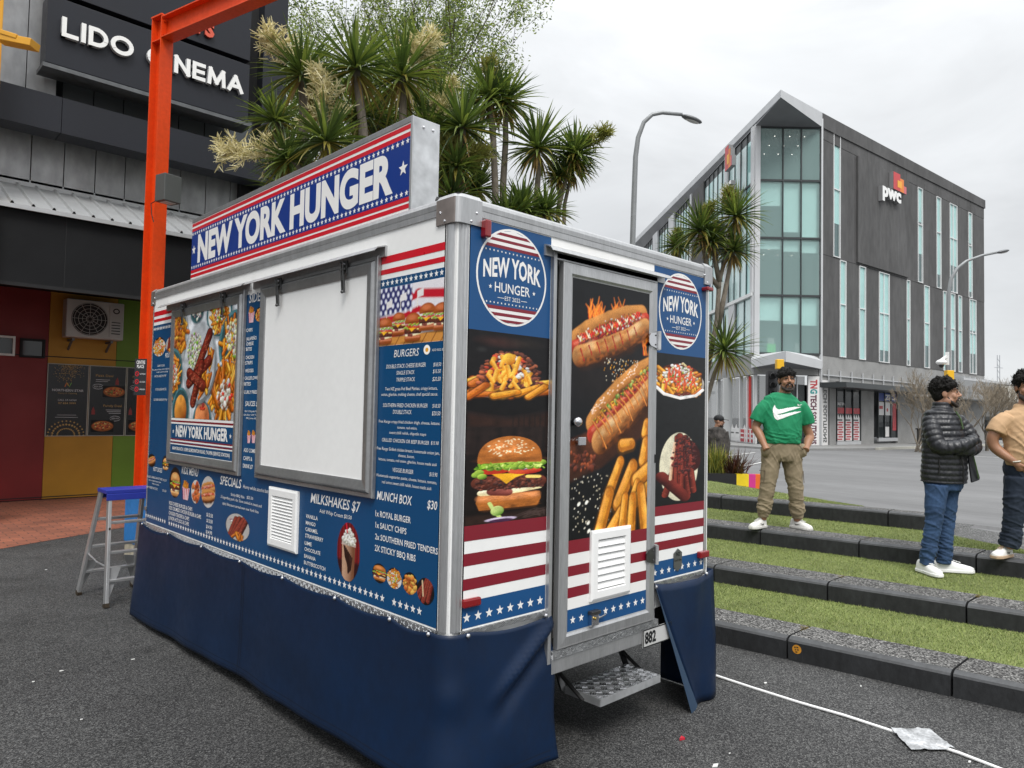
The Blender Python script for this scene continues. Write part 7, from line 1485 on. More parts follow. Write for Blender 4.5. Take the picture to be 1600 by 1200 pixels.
# ---- menu side
MENU = [
('BURGERS',3.373,3.562,1.89,0.033,'i'), ('ADD EGG $2',3.654,3.736,1.904,0.01,'n'), ('DOUBLE STACK CHEESE BURGER',3.314,3.612,1.84,0.018,'i'),
('$18.50',3.666,3.719,1.839,0.016,'i'), ('SINGLE STACK',3.396,3.532,1.81,0.017,'i'), ('$15.50',3.664,3.718,1.81,0.016,'i'),
('TRIPPLE STACK',3.397,3.537,1.779,0.017,'i'), ('$20.50',3.662,3.718,1.777,0.017,'i'), ('Two NZ grass Fed Beef Patties, crispy lettuce,',3.309,3.698,1.74,0.014,'s'),
('onion, gherkin, melting cheese, chef special sauce.',3.28,3.701,1.715,0.014,'s'), ('SOUTHERN FRIED CHICKEN BURGER',3.295,3.632,1.664,0.017,'i'), ('$18.50',3.666,3.72,1.664,0.016,'i'),
('DOUBLE STACK',3.376,3.518,1.634,0.018,'i'), ('$20.50',3.664,3.721,1.632,0.017,'i'), ('Free Range crispy fried chicken thigh, cheese, lettuce,',3.264,3.721,1.592,0.013,'s'),
('tomato, red onion,',3.414,3.561,1.568,0.012,'s'), ('sweet chilli relish, chipotle mayo',3.352,3.627,1.543,0.013,'s'), ('GRILLED CHICKEN OR BEEF BURGER',3.294,3.649,1.506,0.016,'i'),
('$15.90',3.662,3.715,1.508,0.015,'i'), ('Free Range Grilled chicken breast, homemade onion jam,',3.254,3.722,1.467,0.014,'s'), ('cheese, bacon,',3.426,3.547,1.443,0.013,'s'),
('lettuce, tomato, red onion, gherkin, house made aioli',3.271,3.705,1.419,0.013,'s'), ('VEGGIE BURGER',3.386,3.541,1.374,0.018,'i'), ('$15.90',3.657,3.711,1.375,0.017,'i'),
('Homemade vegetarian pattie, cheese, lettuce, tomato,',3.258,3.708,1.344,0.013,'s'), ('red onion sweet chilli relish, house made aioli',3.303,3.672,1.316,0.014,'s'), ('MUNCH BOX',3.265,3.538,1.238,0.04,'h'),
('$30',3.646,3.715,1.237,0.037,'h'), ('1x ROYAL BURGER',3.257,3.532,1.16,0.028,'n'), ('1x SAUCY CHIPS',3.26,3.503,1.108,0.027,'n'),
('2x SOUTHERN FRIED TENDERS',3.26,3.726,1.055,0.027,'n'), ('2X STICKY BBQ RIBS',3.259,3.574,1.002,0.028,'n'), ('MILKSHAKES $7',2.649,3.128,1.161,0.05,'h'),
('Add Whip Cream $0.50',2.744,3.053,1.119,0.019,'s'), ('VANILLA',2.604,2.729,1.076,0.02,'n'), ('MANGO',2.606,2.708,1.042,0.019,'n'),
('CARAMEL',2.604,2.733,1.008,0.02,'n'), ('STRAWBERRY',2.603,2.79,0.974,0.02,'n'), ('LIME',2.601,2.674,0.936,0.019,'n'),
('CHOCOLATE',2.6,2.765,0.904,0.019,'n'), ('BANANA',2.599,2.719,0.868,0.019,'n'), ('BUTTERSCOTCH',2.599,2.819,0.834,0.019,'n'),
('SPECIALS',1.473,1.793,1.156,0.055,'h'), ('Hurry while stocks last',1.819,2.161,1.162,0.021,'s'), ('Sticky BBQ Ribs',1.645,1.843,1.1,0.017,'s'),
('$25.50',1.876,1.962,1.104,0.017,'s'), ('5 Legendary pork ribs. Slow cooked in sweet and',1.493,2.079,1.072,0.017,'s'), ('spicy bbq sauce served over new York fries',1.523,2.041,1.034,0.017,'s'),
('KIDS MENU',0.794,1.104,1.174,0.053,'h'), ('KIDS CHEESE BURGER & CHIPS',0.57,1.02,0.933,0.026,'n'), ('$13.50',1.272,1.376,0.929,0.024,'n'),
('KIDS CRUMBED CHICKEN BURGER & CHIPS',0.573,1.179,0.899,0.026,'n'), ('$13.50',1.276,1.375,0.892,0.023,'n'), ('CHICKEN TENDERS & CHIPS',0.571,0.971,0.862,0.026,'n'),
('$14.90',1.272,1.371,0.853,0.023,'n'), ('JUNIOR HOT DOG & CHIPS',0.567,0.969,0.826,0.026,'n'), ('$14.90',1.271,1.374,0.819,0.023,'n'),
('HOT DOGS',0.198,0.398,1.149,0.034,'h'), ('CLASSIC AMERICAN HOT DOG',0.069,0.413,1.092,0.017,'i'), ('$12.50',0.429,0.496,1.092,0.016,'i'),
('onion, mustard, tomato sauce',0.104,0.38,1.07,0.013,'s'), ('relish and cheese',0.184,0.34,1.048,0.013,'s'), ('NEW YORKER HOT DOG',0.059,0.314,1.011,0.017,'i'),
('$14.50',0.422,0.499,1.014,0.016,'i'), ('POUTINE',0.368,0.557,2.011,0.036,'h'), ('CLASSIC POUTINE',0.204,0.36,1.947,0.016,'i'),
('$15',0.478,0.528,1.945,0.016,'i'), ('fries, gravy and cheese curds, served hot and fresh',0.09,0.541,1.922,0.012,'s'), ('made to order all day',0.187,0.442,1.902,0.012,'s'),
('BACON CHEESE POUTINE',0.147,0.404,1.868,0.016,'i'), ('$17',0.476,0.532,1.866,0.016,'i'), ('BUTTER CHICKEN POUTINE',0.181,0.421,1.766,0.017,'i'),
('$18',0.479,0.537,1.765,0.016,'i'), ('SOUTHERN CHICKEN POUTINE',0.146,0.444,1.687,0.017,'i'), ('SIDES',1.815,2.011,2.286,0.058,'h'),
('CHIPS',1.789,1.877,2.11,0.021,'n'), ('$6',1.983,2.016,2.108,0.02,'n'), ('JALAPEÑO',1.794,1.937,2.057,0.021,'n'),
('$9',1.983,2.014,2.057,0.02,'n'), ('CHEESE',1.796,1.897,2.026,0.021,'n'), ('BITES',1.794,1.877,1.994,0.021,'n'),
('CHICKEN',1.794,1.911,1.943,0.021,'n'), ('$9',1.985,2.016,1.94,0.021,'n'), ('STRIPS',1.79,1.893,1.91,0.021,'n'),
('WEDGES',1.794,1.909,1.862,0.021,'n'), ('$8',1.983,2.018,1.866,0.02,'n'), ('CAULIFLOWER',1.79,1.991,1.817,0.021,'n'),
('BITES',1.789,1.877,1.782,0.021,'n'), ('$9',1.979,2.014,1.778,0.02,'n'), ('CURLY FRIES',1.788,1.966,1.732,0.021,'n'),
('$8',1.982,2.018,1.73,0.02,'n'), ('SAUCES $2',1.81,1.996,1.658,0.03,'h'), ('ADD COMBO',1.81,1.992,1.38,0.024,'n'),
('CHIPS &',1.81,1.933,1.331,0.024,'n'), ('DRINK $7',1.807,1.943,1.285,0.024,'n'), ('Aioli | Chipotle Mayo',1.802,1.999,1.622,0.011,'s'),
('Garlic Butter | Chilli | Tomato',1.792,2.007,1.6,0.011,'s'), ('BBQ | sweet chilli',1.831,1.967,1.58,0.011,'s')]

m = MB(); m.box(0, .014, .068, L-.066, .744, 2.479, white_p)
for (u0, u1, z0, z1) in [(.082, 3.726, .752, 1.26), (.082, .60, 1.26, 2.274), (1.74, 2.06, 1.26, 2.34), (3.20, 3.726, 1.26, 2.256)]: rect(m, u0, u1, z0, z1, blue_v, lf)
for (u0, u1, z0, z1) in [(.082, .60, 2.345, 2.381), (.082, .60, 2.299, 2.322), (3.18, 3.726, 2.330, 2.364), (3.18, 3.726, 2.280, 2.303)]: rect(m, u0, u1, z0, z1, red_b, lf)
for i in range(14): star(m, .098+.034*i, 2.245, .017, white_v, lf)
for i in range(14): star(m, 3.254+.0365*i-.02, 2.236, .0155, white_v, lf)
for i in range(78): star(m, .055+.0465*i+.02, .800, .0195, white_v, lf) if i not in (10, 71) and i < 77 else None
for (s, u0, u1, z, h, st) in MENU: text(m, s, u0, u1, z, h, white_v, lf, bold=.012 if st in 'hn' and h > .018 else 0, shear=.18 if st in 'ih' else 0.08 if st == 's' else 0, off=.0022)
MP = m.build('menu_panel', TR)
picture(pic_flag_burgers(), 3.245, 3.726, 1.945, 2.214, lf, .0016, MP)
picture(pic_shake(), 2.925, 3.135, .820, 1.104, lf, .0016, MP)
for (k, sd_, u0, u1, z0, z1) in [('poutine', 1, .085, .366, 2.027, 2.175), ('ribs', 2, .37, .57, 2.045, 2.165), ('dog', 3, .07, .24, 1.176, 1.276), ('bun', 4, .39, .54, 1.17, 1.282), ('bun', 5, .558, .785, .992, 1.21), ('fingers', 6, .985, 1.15, .99, 1.15), ('twodogs', 7, 1.164, 1.40, .985, 1.192), ('ribs', 8, 1.58, 1.926, .835, 1.0), ('burger', 9, 3.243, 3.359, .862, .95), ('poutine', 10, 3.36, 3.476, .858, .95), ('chicken', 11, 3.483, 3.592, .856, .951), ('ribs2', 12, 3.588, 3.708, .834, .946), ('chicken', 13, 1.905, 2.015, 2.163, 2.25), ('egg', 14, 3.592, 3.641, 1.891, 1.934)]:
    picture(pic_oval(k, sd_), u0, u1, z0, z1, lf, .0016, MP)
for (u0, u1, z0, z1) in [(.80, .968, .995, 1.13), (1.80, 1.905, 2.162, 2.264), (1.844, 1.904, 1.434, 1.512), (1.905, 1.972, 1.437, 1.515)]: picture(pic_cup(), u0, u1, z0, z1, lf, .0018, MP)
# ---- serving hatches
HP = [(0, .003), (0, .020), (.004, .024), (.020, .024), (.022, .020), (.024, .024), (.030, .034), (.036, .036), (.072, .030), (.080, .028), (.080, .018)]
def drip(mb, u0, u1, z, fn, dp=.075, m=None):
    m = m or alu
    pr = [(.0, z+.022), (.012, z+.022), (dp*.75, z+.008), (dp, z-.012), (dp-.003, z-.014), (dp*.72, z+.004), (.010, z+.016), (.0, z+.016)]
    mb.add([fn(u0, b, a) for a, b in pr]+[fn(u1, b, a) for a, b in pr], [list(range(8)), list(range(15, 7, -1))]+[(i, (i+1) % 8, 8+(i+1) % 8, 8+i) for i in range(8)], m)
    mb.add([fn(u, zz, o) for u in (u0, u1) for o, zz in ((0, z+.016), (0, z-.03), (.012, z-.03), (.012, z+.016))], [(0, 1, 2, 3), (7, 6, 5, 4), (0, 4, 5, 1), (1, 5, 6, 2), (2, 6, 7, 3)], m)
def catch(u, z):
    m = MB()
    m.prism([lf(u-.02, z-.01, .03), lf(u+.02, z-.01, .03), lf(u+.02, z+.055, .03), lf(u-.02, z+.055, .03)], (0, 0, 0), (-.012, 0, 0), steel_d)
    for s in (-.012, .012): m.bar(lf(u+s, z+.05, .055), lf(u+s*.6, z-.045, .05), .006, .010, steel_d)
    m.bar(lf(u, z-.02, .048), lf(u, z-.105, .043), .026, .010, steel_d); m.bar(lf(u-.024, z+.01, .05), lf(u+.024, z+.01, .05), .010, .012, steel_d)
    m.tube([lf(u-.02, z+.035, .05), lf(u+.02, z+.035, .05)], .006, chrome, 8); m.sphere(lf(u, z-.10, .050), .007, .012, .009, steel_d, 8, 6)
    return m
def hatch(u0, u1, z0, z1, catches, dripr):
    m = MB(); frame(m, u0, u1, z0, z1, HP, alu_d, lf); fr = m.build('hatch_frame', TR)
    m = MB(); m.face([lf(u0+.075, z0+.075, .022), lf(u1-.075, z0+.075, .022), lf(u1-.075, z1-.075, .022), lf(u0+.075, z1-.075, .022)], white_p); pn = m.build('serving_hatch', TR)
    for u in catches: catch(u, 2.325).build('hatch_latch', TR, bevel=.002)
    m = MB(); drip(m, dripr[0], dripr[1], 2.392, lf); m.build('drip_rail', TR)
    return pn
pA = hatch(.535, 1.785, 1.232, 2.372, (.815, 1.515), (.385, 1.85))
pB = hatch(2.012, 3.252, 1.240, 2.372, (2.285, 2.985), (1.885, 3.295))
picture(pic_table(), .614, 1.706, 1.565, 2.292, lf, .0235, pA, 'poster_picture')
m = MB(); rect(m, .614, 1.706, 1.316, 1.562, blue_v, lf, .0232)
for (z0, z1, q) in [(1.548, 1.562, white_v), (1.535, 1.548, red_d), (1.523, 1.535, white_v), (1.408, 1.418, red_d), (1.398, 1.408, white_v), (1.386, 1.394, red_d), (1.376, 1.384, white_v)]: rect(m, .614, 1.706, z0, z1, q, lf, .0236)
text(m, 'NEW YORK HUNGER', .715, 1.62, 1.432, .082, white_v, lf, bold=.04, off=.0244)
star(m, .665, 1.468, .018, white_v, lf, .0244); star(m, 1.66, 1.468, .018, white_v, lf, .0244)
text(m, 'MAIN BRANCH: 1/2789 GORDONTON ROAD, TAUPIRI (SERVICE STATION)', .66, 1.66, 1.337, .024, white_v, lf, bold=.02, off=.0244)
m.build('poster_lettering', pA)
def vent(u0, u1, z0, z1, n, fn, o0, tilt):
    m = MB(); frame(m, u0, u1, z0, z1, [(0, o0), (0, o0+.012), (.012, o0+.018), (.045, o0+.018), (.050, o0+.010), (.052, o0+.002)], white_pl, fn)
    rect(m, u0+.04, u1-.04, z0+.04, z1-.04, black_v, fn, o0+.002)
    a, b = z0+.052, z1-.052; st = (b-a)/n
    for i in range(n):
        z = a+st*i; m.add([fn(u, zz, o) for u in (u0+.05, u1-.05) for zz, o in ((z+st*.95, o0+.004), (z+st*.12, o0+.016), (z+st*.04, o0+.013), (z+st*.80, o0+.003))], [(0, 1, 2, 3), (7, 6, 5, 4), (0, 4, 5, 1), (1, 5, 6, 2), (2, 6, 7, 3), (3, 7, 4, 0)], white_pl)
    return m
vent(2.19, 2.53, .876, 1.206, 13, lf, .002, 0).build('vent_grille', TR)
m = MB(); m.prism([lf(.02, .690, .0), lf(.02, .690, .006), lf(.02, .742, .006), lf(.02, .742, .0)], (0, 0, 0), (0, -(L-.10), 0), chequer); m.build('lower_trim', TR)
m = MB(); m.box(-.012, .0, L-.085, L-.05, .835, .865, brk); m.build('side_marker', TR, bevel=.004)
# ---- roof sign
SX = .03; sf = lambda u, z, o: (SX-o, L-u, z)
m = MB(); m.box(SX+.002, .185, L-3.43, L-.742, 2.55, 3.0, galv)
m.box(SX-.004, SX+.002, L-3.43, L-.742, 2.972, 3.0, alu_d); m.box(SX-.005, SX+.002, L-3.436, L-3.418, 2.55, 2.999, alu)
for z in (2.96,):
    for x in (.09, .145): m.sphere((x, L-3.432, z), .008, .005, .008, chrome, 8, 5)
RS = m.build('roof_sign', TR, bevel=.003)
m = MB(); a, b = .744, 3.418
rect(m, a, b, 2.556, 2.972, white_v, sf, .001); rect(m, a, b, 2.628, 2.908, sign_b, sf, .002)
for (z0, z1) in [(2.944, 2.966), (2.908, 2.930), (2.606, 2.628), (2.574, 2.596)]: rect(m, a, b, z0, z1, red_d if 0 else red_b, sf, .0018)
for i in range(66):
    star(m, a+.02+i*.0405, 2.890, .0155, white_v, sf, .003); star(m, a+.02+i*.0405, 2.647, .0155, white_v, sf, .003)
star(m, .79, 2.772, .037, white_v, sf, .003); star(m, 3.365, 2.768, .037, white_v, sf, .003)
text(m, 'NEW YORK HUNGER', .865, 3.285, 2.668, .205, white_v, sf, bold=.048, off=.003, res=6, shear=.0)
m.build('sign_face', RS)
m = MB(); m.tube([(.12, .30, 2.61), (.145, .27, 2.60), (.16, .25, 2.585), (.17, .22, 2.56)], [.02, .02, .011, .011], rubber, 8); m.build('cable_gland', TR)
# ---- door end
m = MB(); m.box(.068, .575, 0, .014, .744, 2.479, white_p)
rect(m, .074, .571, 1.998, 2.474, blue_r, rf); rect(m, .074, .571, .752, .861, blue_r, rf)
for z0, z1 in ((1.111, 1.174), (1.008, 1.059), (.908, .955)): rect(m, .074, .571, z0, z1, red_d, rf)
for i in range(8): star(m, .098+.0625*i, .795, .0215, white_v, rf)
def logo(mb, cx, cz, r):
    disc(mb, cx, cz, r, r, white_v, rf, .0014); disc(mb, cx, cz, r*.955, r*.955, blue_r, rf, .0018)
    def seg(y0, y1, m, off):
        q = .955; P = []
        for k in range(9):
            y = y0+(y1-y0)*k/8; P.append((math.sqrt(max(0, q*q-y*y)), y))
        mb.face([rf(cx+x*r, cz+y*r, off) for x, y in P]+[rf(cx-x*r, cz+y*r, off) for x, y in P[::-1]], m)
    seg(.555, .954, white_v, .0021); seg(-.954, -.62, white_v, .0021)
    for y0, y1 in ((.555, .62), (.69, .75), (.82, .88)): seg(y0, y1, red_d, .0024)
    for y0, y1 in ((-.69, -.62), (-.82, -.755), (-.94, -.885)): seg(y0, y1, red_d, .0024)
    for i in range(15): star(mb, cx+(i-7)*r*.108, cz+.49*r, r*.026, white_v, rf, .0024); star(mb, cx+(i-7)*r*.102, cz-.56*r, r*.026, white_v, rf, .0024)
    def warp(u, z):
        t = (u-cx)/r; k = (z-(cz-.06*r))/(.46*r)
        return u, cz+(-.04-.10*t*t)*r+k*(.42-.10*t*t)*r+.02*r
    text(mb, 'NEW YORK', cx-.82*r, cx+.82*r, cz-.06*r, .46*r, white_v, rf, bold=.03, off=.0026, warp=warp)
    text(mb, 'HUNGER', cx-.50*r, cx+.50*r, cz-.34*r, .20*r, white_v, rf, bold=.008, off=.0026)
    for s in (-1, 1): star(mb, cx+s*.62*r, cz-.25*r, .05*r, white_v, rf, .0026); rect(mb, cx+s*.33*r-.09*r, cx+s*.33*r+.09*r, cz-.455*r, cz-.445*r, white_v, rf, .0026)
    text(mb, 'EST 2022', cx-.22*r, cx+.22*r, cz-.49*r, .085*r, white_v, rf, off=.0026)
logo(m, .325, 2.247, .216)
PN = m.build('door_end_panel', TR)
picture(pic_loaded_fries(), .074, .571, 1.585, 1.998, rf, .0012, PN); picture(pic_burger(), .074, .571, 1.174, 1.585, rf, .0012, PN)
m = MB(); m.box(1.395, W-.066, 0, .014, .744, 2.479, white_p)
rect(m, 1.399, 1.928, 1.996, 2.474, blue_r, rf); rect(m, 1.399, 1.928, .752, .853, blue_r, rf)
for z0, z1 in ((1.100, 1.152), (1.003, 1.052), (.911, .959)): rect(m, 1.399, 1.928, z0, z1, red_d, rf)
for i in range(8): star(m, 1.435+.066*i, .795, .0205, white_v, rf)
logo(m, 1.662, 2.246, .218)
PN2 = m.build('door_end_panel', TR)
picture(pic_poutine_tall(), 1.399, 1.928, 1.585, 1.996, rf, .0012, PN2); picture(pic_ribs_plate(), 1.399, 1.928, 1.152, 1.585, rf, .0012, PN2)
m = MB(); m.prism([rf(1.611, .84, .002), rf(1.611, .878, .002), rf(1.651, .902, .002), rf(1.691, .878, .002), rf(1.691, .80, .002), rf(1.651, .776, .002), rf(1.611, .80, .002)], (0, 0, 0), (0, -.004, 0), mat('badge_pewter', (.16, .165, .165), .4, .7))
text(m, 'NZ', 1.632, 1.670, .862, .02, black_v, rf, bold=.02, off=.0068); text(m, 'FoodTrailers', 1.616, 1.686, .832, .014, black_v, rf, off=.0068); m.build('maker_badge', TR)
# white header over the door, jambs, dark gap and door leaf
m = MB(); m.box(.575, 1.395, .0, .014, 2.40, 2.479, white_p); m.build('door_header', TR)
m = MB(); m.box(.573, .594, -.020, .014, .50, 2.405, alu); m.box(1.393, 1.414, -.012, .014, .745, 2.405, alu); m.box(.594, 1.393, -.012, .014, 2.375, 2.405, alu); m.box(.594, .632, .004, .014, .56, 2.375, rubber); m.build('door_frame', TR)
m = MB(); drip(m, .522, 1.485, 2.412, rf, .06, alu); m.build('drip_rail', TR)
DP = [(0, .004), (0, .030), (.004, .034), (.012, .034), (.052, .038), (.062, .030), (.068, .028)]
DO = TR
m = MB(); frame(m, .628, 1.386, .558, 2.368, DP, alu, rf); m.box(.64, 1.374, -.026, -.008, .57, 2.355, black_v)
rect(m, .694, 1.320, .622, .728, blue_r, rf, .027)
rect(m, .694, 1.320, .728, 1.049, white_v, rf, .0266)
for z0, z1 in ((.988, 1.051), (.883, .931), (.782, .830)): rect(m, .694, 1.320, z0, z1, red_d, rf, .0272)
for i in range(10):
    if i != 2: star(m, .735+.0615*i, .676, .020, white_v, rf, .028)
door = m.build('door', TR)
picture(pic_door(), .694, 1.320, 1.051, 2.304, rf, .0272, door, 'poster_picture')
vent(.852, 1.165, .742, 1.083, 7, rf, .027, 1).build('vent_grille', door)
def hinge(z):
    m = MB(); m.prism([rf(1.302, z-.016, .036), rf(1.316, z-.032, .036), rf(1.378, z-.045, .036), rf(1.378, z+.045, .036), rf(1.316, z+.032, .036), rf(1.302, z+.016, .036)], (0, 0, 0), (0, -.006, 0), chrome if z > 1 else steel_d)
    m.box(1.396, 1.424, -.026, -.014, z-.05, z+.05, chrome); m.tube([(1.388, -.046, z-.05), (1.388, -.046, z+.05)], .010, galv, 10)
    m.box(1.394, 1.408, -.030, -.026, z-.02, z+.045, red_lens)
    for dz in (-.025, .025): m.sphere((1.36, -.043, z+dz), .005, .004, .005, steel_d, 8, 5)
    m.build('hinge', door)
hinge(2.055); hinge(.905)
m = MB(); m.box(.848, .902, -.052, -.028, .628, .690, chrome); m.box(.842, .908, -.060, -.030, .682, .700, steel_d); m.bar((.90, -.048, .660), (.955, -.048, .668), .010, .008, chrome); m.sphere((.868, -.056, .665), .008, .006, .008, mat('brass', (.5, .36, .12), .3, 1), 8, 6); m.build('door_latch', door, bevel=.003)
m = MB(); m.sphere((.722, -.052, 1.612), .024, .020, .024, chrome, 14, 10); m.tube([(.722, -.028, 1.612), (.722, -.05, 1.612)], .017, chrome, 12); m.build('door_knob', door, smooth=True); m = MB(); m.tube([(.745, -.028, 1.52), (.745, -.055, 1.52)], .014, chrome, 12); m.box(.722, .772, -.064, -.052, 1.500, 1.540, chrome); m.build('door_handle', door, bevel=.003)
m = MB(); m.box(1.372, 1.383, -.037, -.030, 1.395, 1.44, black_v); m.build('keyhole_cover', door)
def lens(x0, x1, z0, z1, d=.022):
    m = MB(); m.box(x0, x1, -d, .0, z0, z1, red_lens); m.build('marker_light', TR, bevel=.007)
lens(.066, .162, .840, .876); lens(1.852, 1.948, .822, .862, .03); lens(.128, .160, 2.392, 2.468, .04); lens(1.875, 1.935, 2.392, 2.416, .05)
m = MB(); m.box(1.93, 1.945, -.03, 0, 2.40, 2.44, chrome); m.build('light_bracket', TR)
m = MB(); m.box(.066, .574, -.006, .0, .722, .743, chequer); m.box(1.395, 1.936, -.006, 0, .722, .743, chequer); m.box(.60, 1.43, -.030, .02, .520, .556, chequer); m.box(1.395, 1.43, -.006, .02, .556, .742, chequer); m.build('sill_plate', TR)
m = MB(); m.box(.60, 1.298, -.022, .05, .448, .519, alu); m.build('rear_beam', TR, bevel=.004)
m = MB(); m.box(.08, 1.92, .06, L-.06, .52, .60, under)
for x in (.30, 1.62): m.box(x, x+.07, .1, L+.5, .40, .52, under)
for y in (.6, 1.6, 2.6): m.box(.2, 1.8, y, y+.05, .42, .52, under)
m.tube([(.2, 1.95, .32), (1.8, 1.95, .32)], .04, under, 10); m.build('chassis', TR)
def wheel(x):
    m = MB(); pr = [(.17, -.08), (.26, -.09), (.30, -.06), (.31, 0), (.30, .06), (.26, .09), (.17, .08)]; n = 28
    vs = [(x+o, 1.95+r*math.cos(2*math.pi*i/n), .315+r*math.sin(2*math.pi*i/n)) for i in range(n) for r, o in pr]; k = len(pr)
    m.add(vs, [(i*k+j, i*k+j+1, ((i+1) % n)*k+j+1, ((i+1) % n)*k+j) for i in range(n) for j in range(k-1)], rubber)
    w = m.build('wheel', TR, smooth=True); m = MB(); m.tube([(x-.05, 1.95, .315), (x+.05, 1.95, .315)], .172, galv, 24); m.build('rim', w)
wheel(.22); wheel(1.78)
# number plate
m = MB(); m.prism([rf(1.302, .425, .022), rf(1.56, .425, .022), rf(1.56, .519, .022), rf(1.302, .519, .022)], (0, 0, 0), (0, -.004, 0), mat('plate_white', (.5, .5, .49), .5))
frame(m, 1.302, 1.56, .425, .519, [(0, .026), (0, .028), (.005, .028), (.005, .026)], black_v, rf)
text(m, '882', 1.315, 1.415, .442, .062, black_v, rf, bold=.035, off=.0275); m.build('number_plate', TR)
# fold-out step
m = MB(); x0, x1, y0, y1, z = .955, 1.455, -.025, .205, .25
m.box(x0, x1, y0, y1, z-.012, z, chequer)
for i in range(11):
    for j in range(5):
        for k in range(4):
            a_ = R(45) if (i+j) % 2 else R(-45); c_ = Vector((x0+.025+.046*i+(.008*(k-1.5))*math.cos(a_+1.57), y0+.024+.046*j+(.008*(k-1.5))*math.sin(a_+1.57), z)); d_ = Vector((math.cos(a_), math.sin(a_), 0))*.015
            m.bar(c_-d_, c_+d_, .0035, .003, chrome)
m.box(x0-.003, x1+.003, y0-.004, y0, z-.036, z+.001, galv); m.box(x0-.005, x0-.001, y0, y1, z-.036, z+.001, galv); m.box(x1+.001, x1+.005, y0, y1, z-.036, z+.001, galv)
st = m.build('fold_out_step', TR)
for x in (x0-.015, x1+.015): m = MB(); m.bar((x, y1, z-.02), (x, y1+.10, .42), .012, .035, steel_d, (1, 0, 0)); m.bar((x, y0+.1, z-.03), (x, y1+.12, .36), .010, .02, steel_d, (1, 0, 0)); m.build('step_arm', st)
# ---- tarpaulin skirt
m = MB()
for (a_, b_) in (((W-.01, 1.35), (W-.01, L-.02)), ((W-.02, L-.005), (.03, L-.005))):
    vs = []; n = 30
    for i in range(n+1):
        t = i/n; x, y = a_[0]+(b_[0]-a_[0])*t, a_[1]+(b_[1]-a_[1])*t; w_ = .012*math.sin(i*1.1)
        vs += [(x, y, .735), (x+w_*.4, y+w_*.4, .4), (x+w_, y+w_, .02)]
    m.add(vs, [(i*3+k, i*3+k+1, i*3+k+4, i*3+k+3) for i in range(n) for k in (0, 1)], navy)
m.build('rear_shade_skirt', TR, smooth=True)  # back and far-side skirt, added to deepen the shade under the trailer
def skirt_point(s, t):
    """s: metres along the skirt from the far end, t: 0 at the top, 1 at the hem"""
    r = .06; La = L-r
    zb = .03+.095*min(1, s/L) if s < L+.05 else .125-.06*min(1, (s-L)/.6)
    riv = [.05, .62, 1.25, 1.85, 2.40, 2.95, 3.42, 3.70]
    zt = .737
    if s < 3.72:
        for a, b in zip(riv[:-1], riv[1:]):
            if a <= s <= b: k = (s-a)/(b-a); zt -= (.020 if b > 1 else .028)*4*k*(1-k)
    elif s > 3.9:
        k = min(1, max(0, (s-3.90)/.56)); zt -= .035*4*k*(1-k)*(1-.3*k)
    z = zt+(zb-zt)*t
    o = .014+.035*t**1.5
    o += .012*t*(math.sin(s*2.3+.5)+.6*math.sin(s*5.1+1.3*t)+.35*math.sin(s*11.+2*t))
    o += .010*mnoise.noise(Vector((s*1.7, t*2.2, 3.)))*(.3+t)
    if s > 3.78:
        q = s-L
        d = (.90*(z-.715)-.62*(q-.62))/1.09; a = (q-.62)*.82+(z-.715)*.57
        o += .030*math.exp(-(d/.030)**2)*min(1, max(0, (.55+a)/.2))*min(1, max(0, -a/.12)); o -= .020*math.exp(-((d+.07)/.04)**2)*min(1, max(0, (.6+a)/.2))
        o += .012*math.exp(-((q-.1-.3*t)/.12)**2)*t
    o += .02*math.exp(-((s-L+.0)/.05)**2)*math.exp(-((t-.42)/.12)**2)*.6
    if s < La: x, y, nx, ny = 0, L-s, -1, 0
    elif s < La+r*math.pi/2:
        a = (s-La)/r; x, y, nx, ny = r*(1-math.cos(a)), r*(1-math.sin(a)), -math.cos(a), -math.sin(a)
    else: x, y, nx, ny = r+(s-La-r*math.pi/2), 0, 0, -1
    return x+nx*o, y+ny*o, z
m = MB(); send = L-.026+.595; ns, ntt = 190, 34; vs = []
for j in range(ntt+1):
    t = j/ntt; e = send+.055*t+.012*math.sin(t*6)
    for i in range(ns+1): vs.append(skirt_point(-.02+(e+.02)*i/ns, t))
m.add(vs, [(j*(ns+1)+i, j*(ns+1)+i+1, (j+1)*(ns+1)+i+1, (j+1)*(ns+1)+i) for j in range(ntt) for i in range(ns)], navy)
sk = m.build('tarpaulin_skirt', TR, smooth=True)
seam = mat('tarpaulin_stitching', (.001, .005, .017), .6); hm = MB()
def strip_on(ss, t0, t1):
    vs = []
    for s_ in ss:
        for t_ in (t0, t1):
            a_ = Vector(skirt_point(s_, t_)); e_ = Vector(skirt_point(s_+.01, t_)) - a_; n_ = Vector((-e_.y, e_.x, 0)).normalized(); n_ = n_ if n_.dot(Vector((-1, -1, 0))) > 0 else -n_; vs.append(a_+n_*.004)
    hm.add(vs, [(i*2, i*2+1, i*2+3, i*2+2) for i in range(len(ss)-1)], seam)
strip_on([send*i/160 for i in range(161)], .925, .931); strip_on([send*i/160 for i in range(161)], .962, .967)
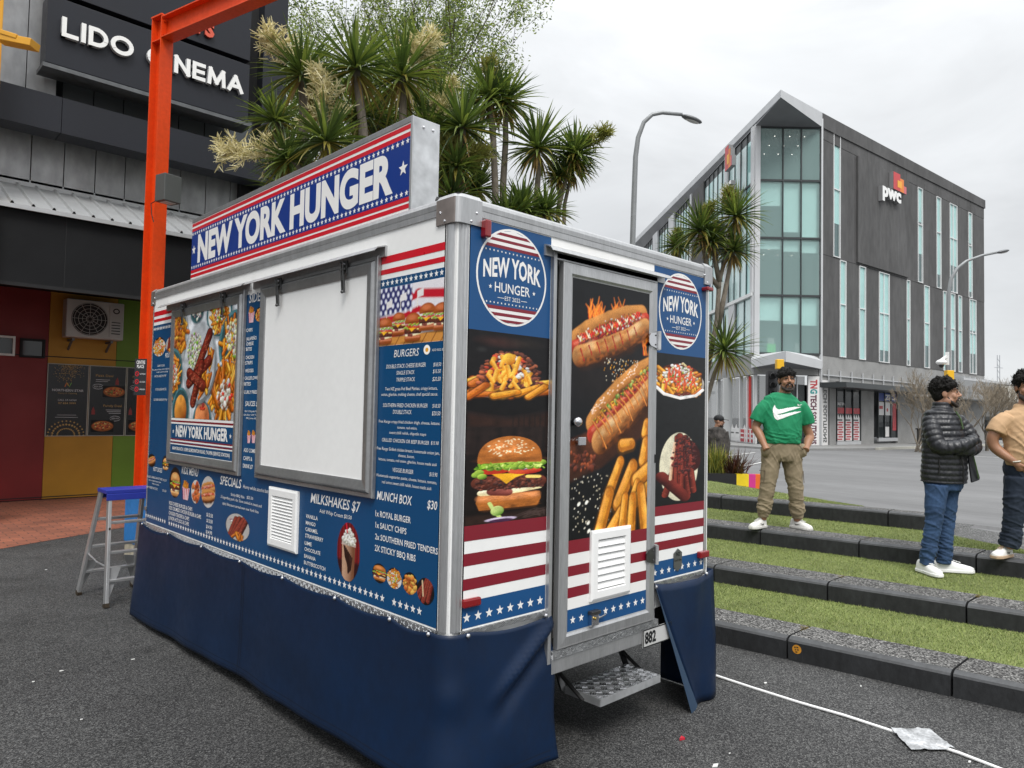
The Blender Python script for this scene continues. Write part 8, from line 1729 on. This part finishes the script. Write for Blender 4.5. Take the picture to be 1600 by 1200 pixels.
for s_ in (1.88, 1.905):
    vs = []
    for j in range(31):
        for k_ in (0, .006): a_ = Vector(skirt_point(s_+k_, .02+.97*j/30)); vs.append(a_+Vector((-.004, 0, 0)))
    hm.add(vs, [(i*2, i*2+1, i*2+3, i*2+2) for i in range(30)], seam)
hm.build('hem_stitching', sk); sk.modifiers.new('solid', 'SOLIDIFY').thickness = .003
for u in [.05, .62, 1.25, 1.85, 2.40, 2.95, 3.42, 3.70]: m = MB(); m.sphere((-.022, L-u, .728), .008, .010, .010, chrome, 8, 6); m.build('press_stud', sk)
for x in (.09, .555): m = MB(); m.sphere((x, -.024, .728), .010, .008, .010, chrome, 8, 6); m.build('press_stud', sk)
m = MB(); vs = []; n = 16
for j in range(n+1):
    t = j/n; z = .742-.735*t
    xl = 1.412+.385*t**1.05; o = .012+.03*t
    for i in range(13):
        k = i/12; x = xl+(2.012-xl)*k
        vs.append((x, -(o+.010*math.sin(k*7+t*3)*t+.02*math.exp(-((k-.7+.5*t)/.12)**2)*(1-t)), z-.028*4*k*(1-k)*(1-t)))
    for i in range(1, 8): k = i/7; vs.append((2.012, .35*k-.012*(1-k), z))
nn = 20
m.add(vs, [(j*nn+i, j*nn+i+1, (j+1)*nn+i+1, (j+1)*nn+i) for j in range(n) for i in range(nn-1)], navy)
sk2 = m.build('tarpaulin_skirt', TR, smooth=True); sk2.modifiers.new('solid', 'SOLIDIFY').thickness = .003
m = MB(); vs = []
for j in range(n+1):
    t = j/n; z = .742-.735*t; xl = 1.412+.385*t**1.05; o = .014+.03*t
    vs += [(xl+.004, -o-.004, z), (xl-.01-.035*t, -o-.012-.012*t, z-.004*t), (xl-.006-.10*t**1.3, -o-.004-.03*t, z+.004-.012*t)]
m.add(vs, [(j*3+i, j*3+i+1, (j+1)*3+i+1, (j+1)*3+i) for j in range(n) for i in range(2)], navy_b); m.build('folded_edge', sk2, smooth=True)
for x in (1.42, 1.93): m = MB(); m.sphere((x, -.022, .726), .010, .008, .010, chrome, 8, 6); m.build('press_stud', sk2)
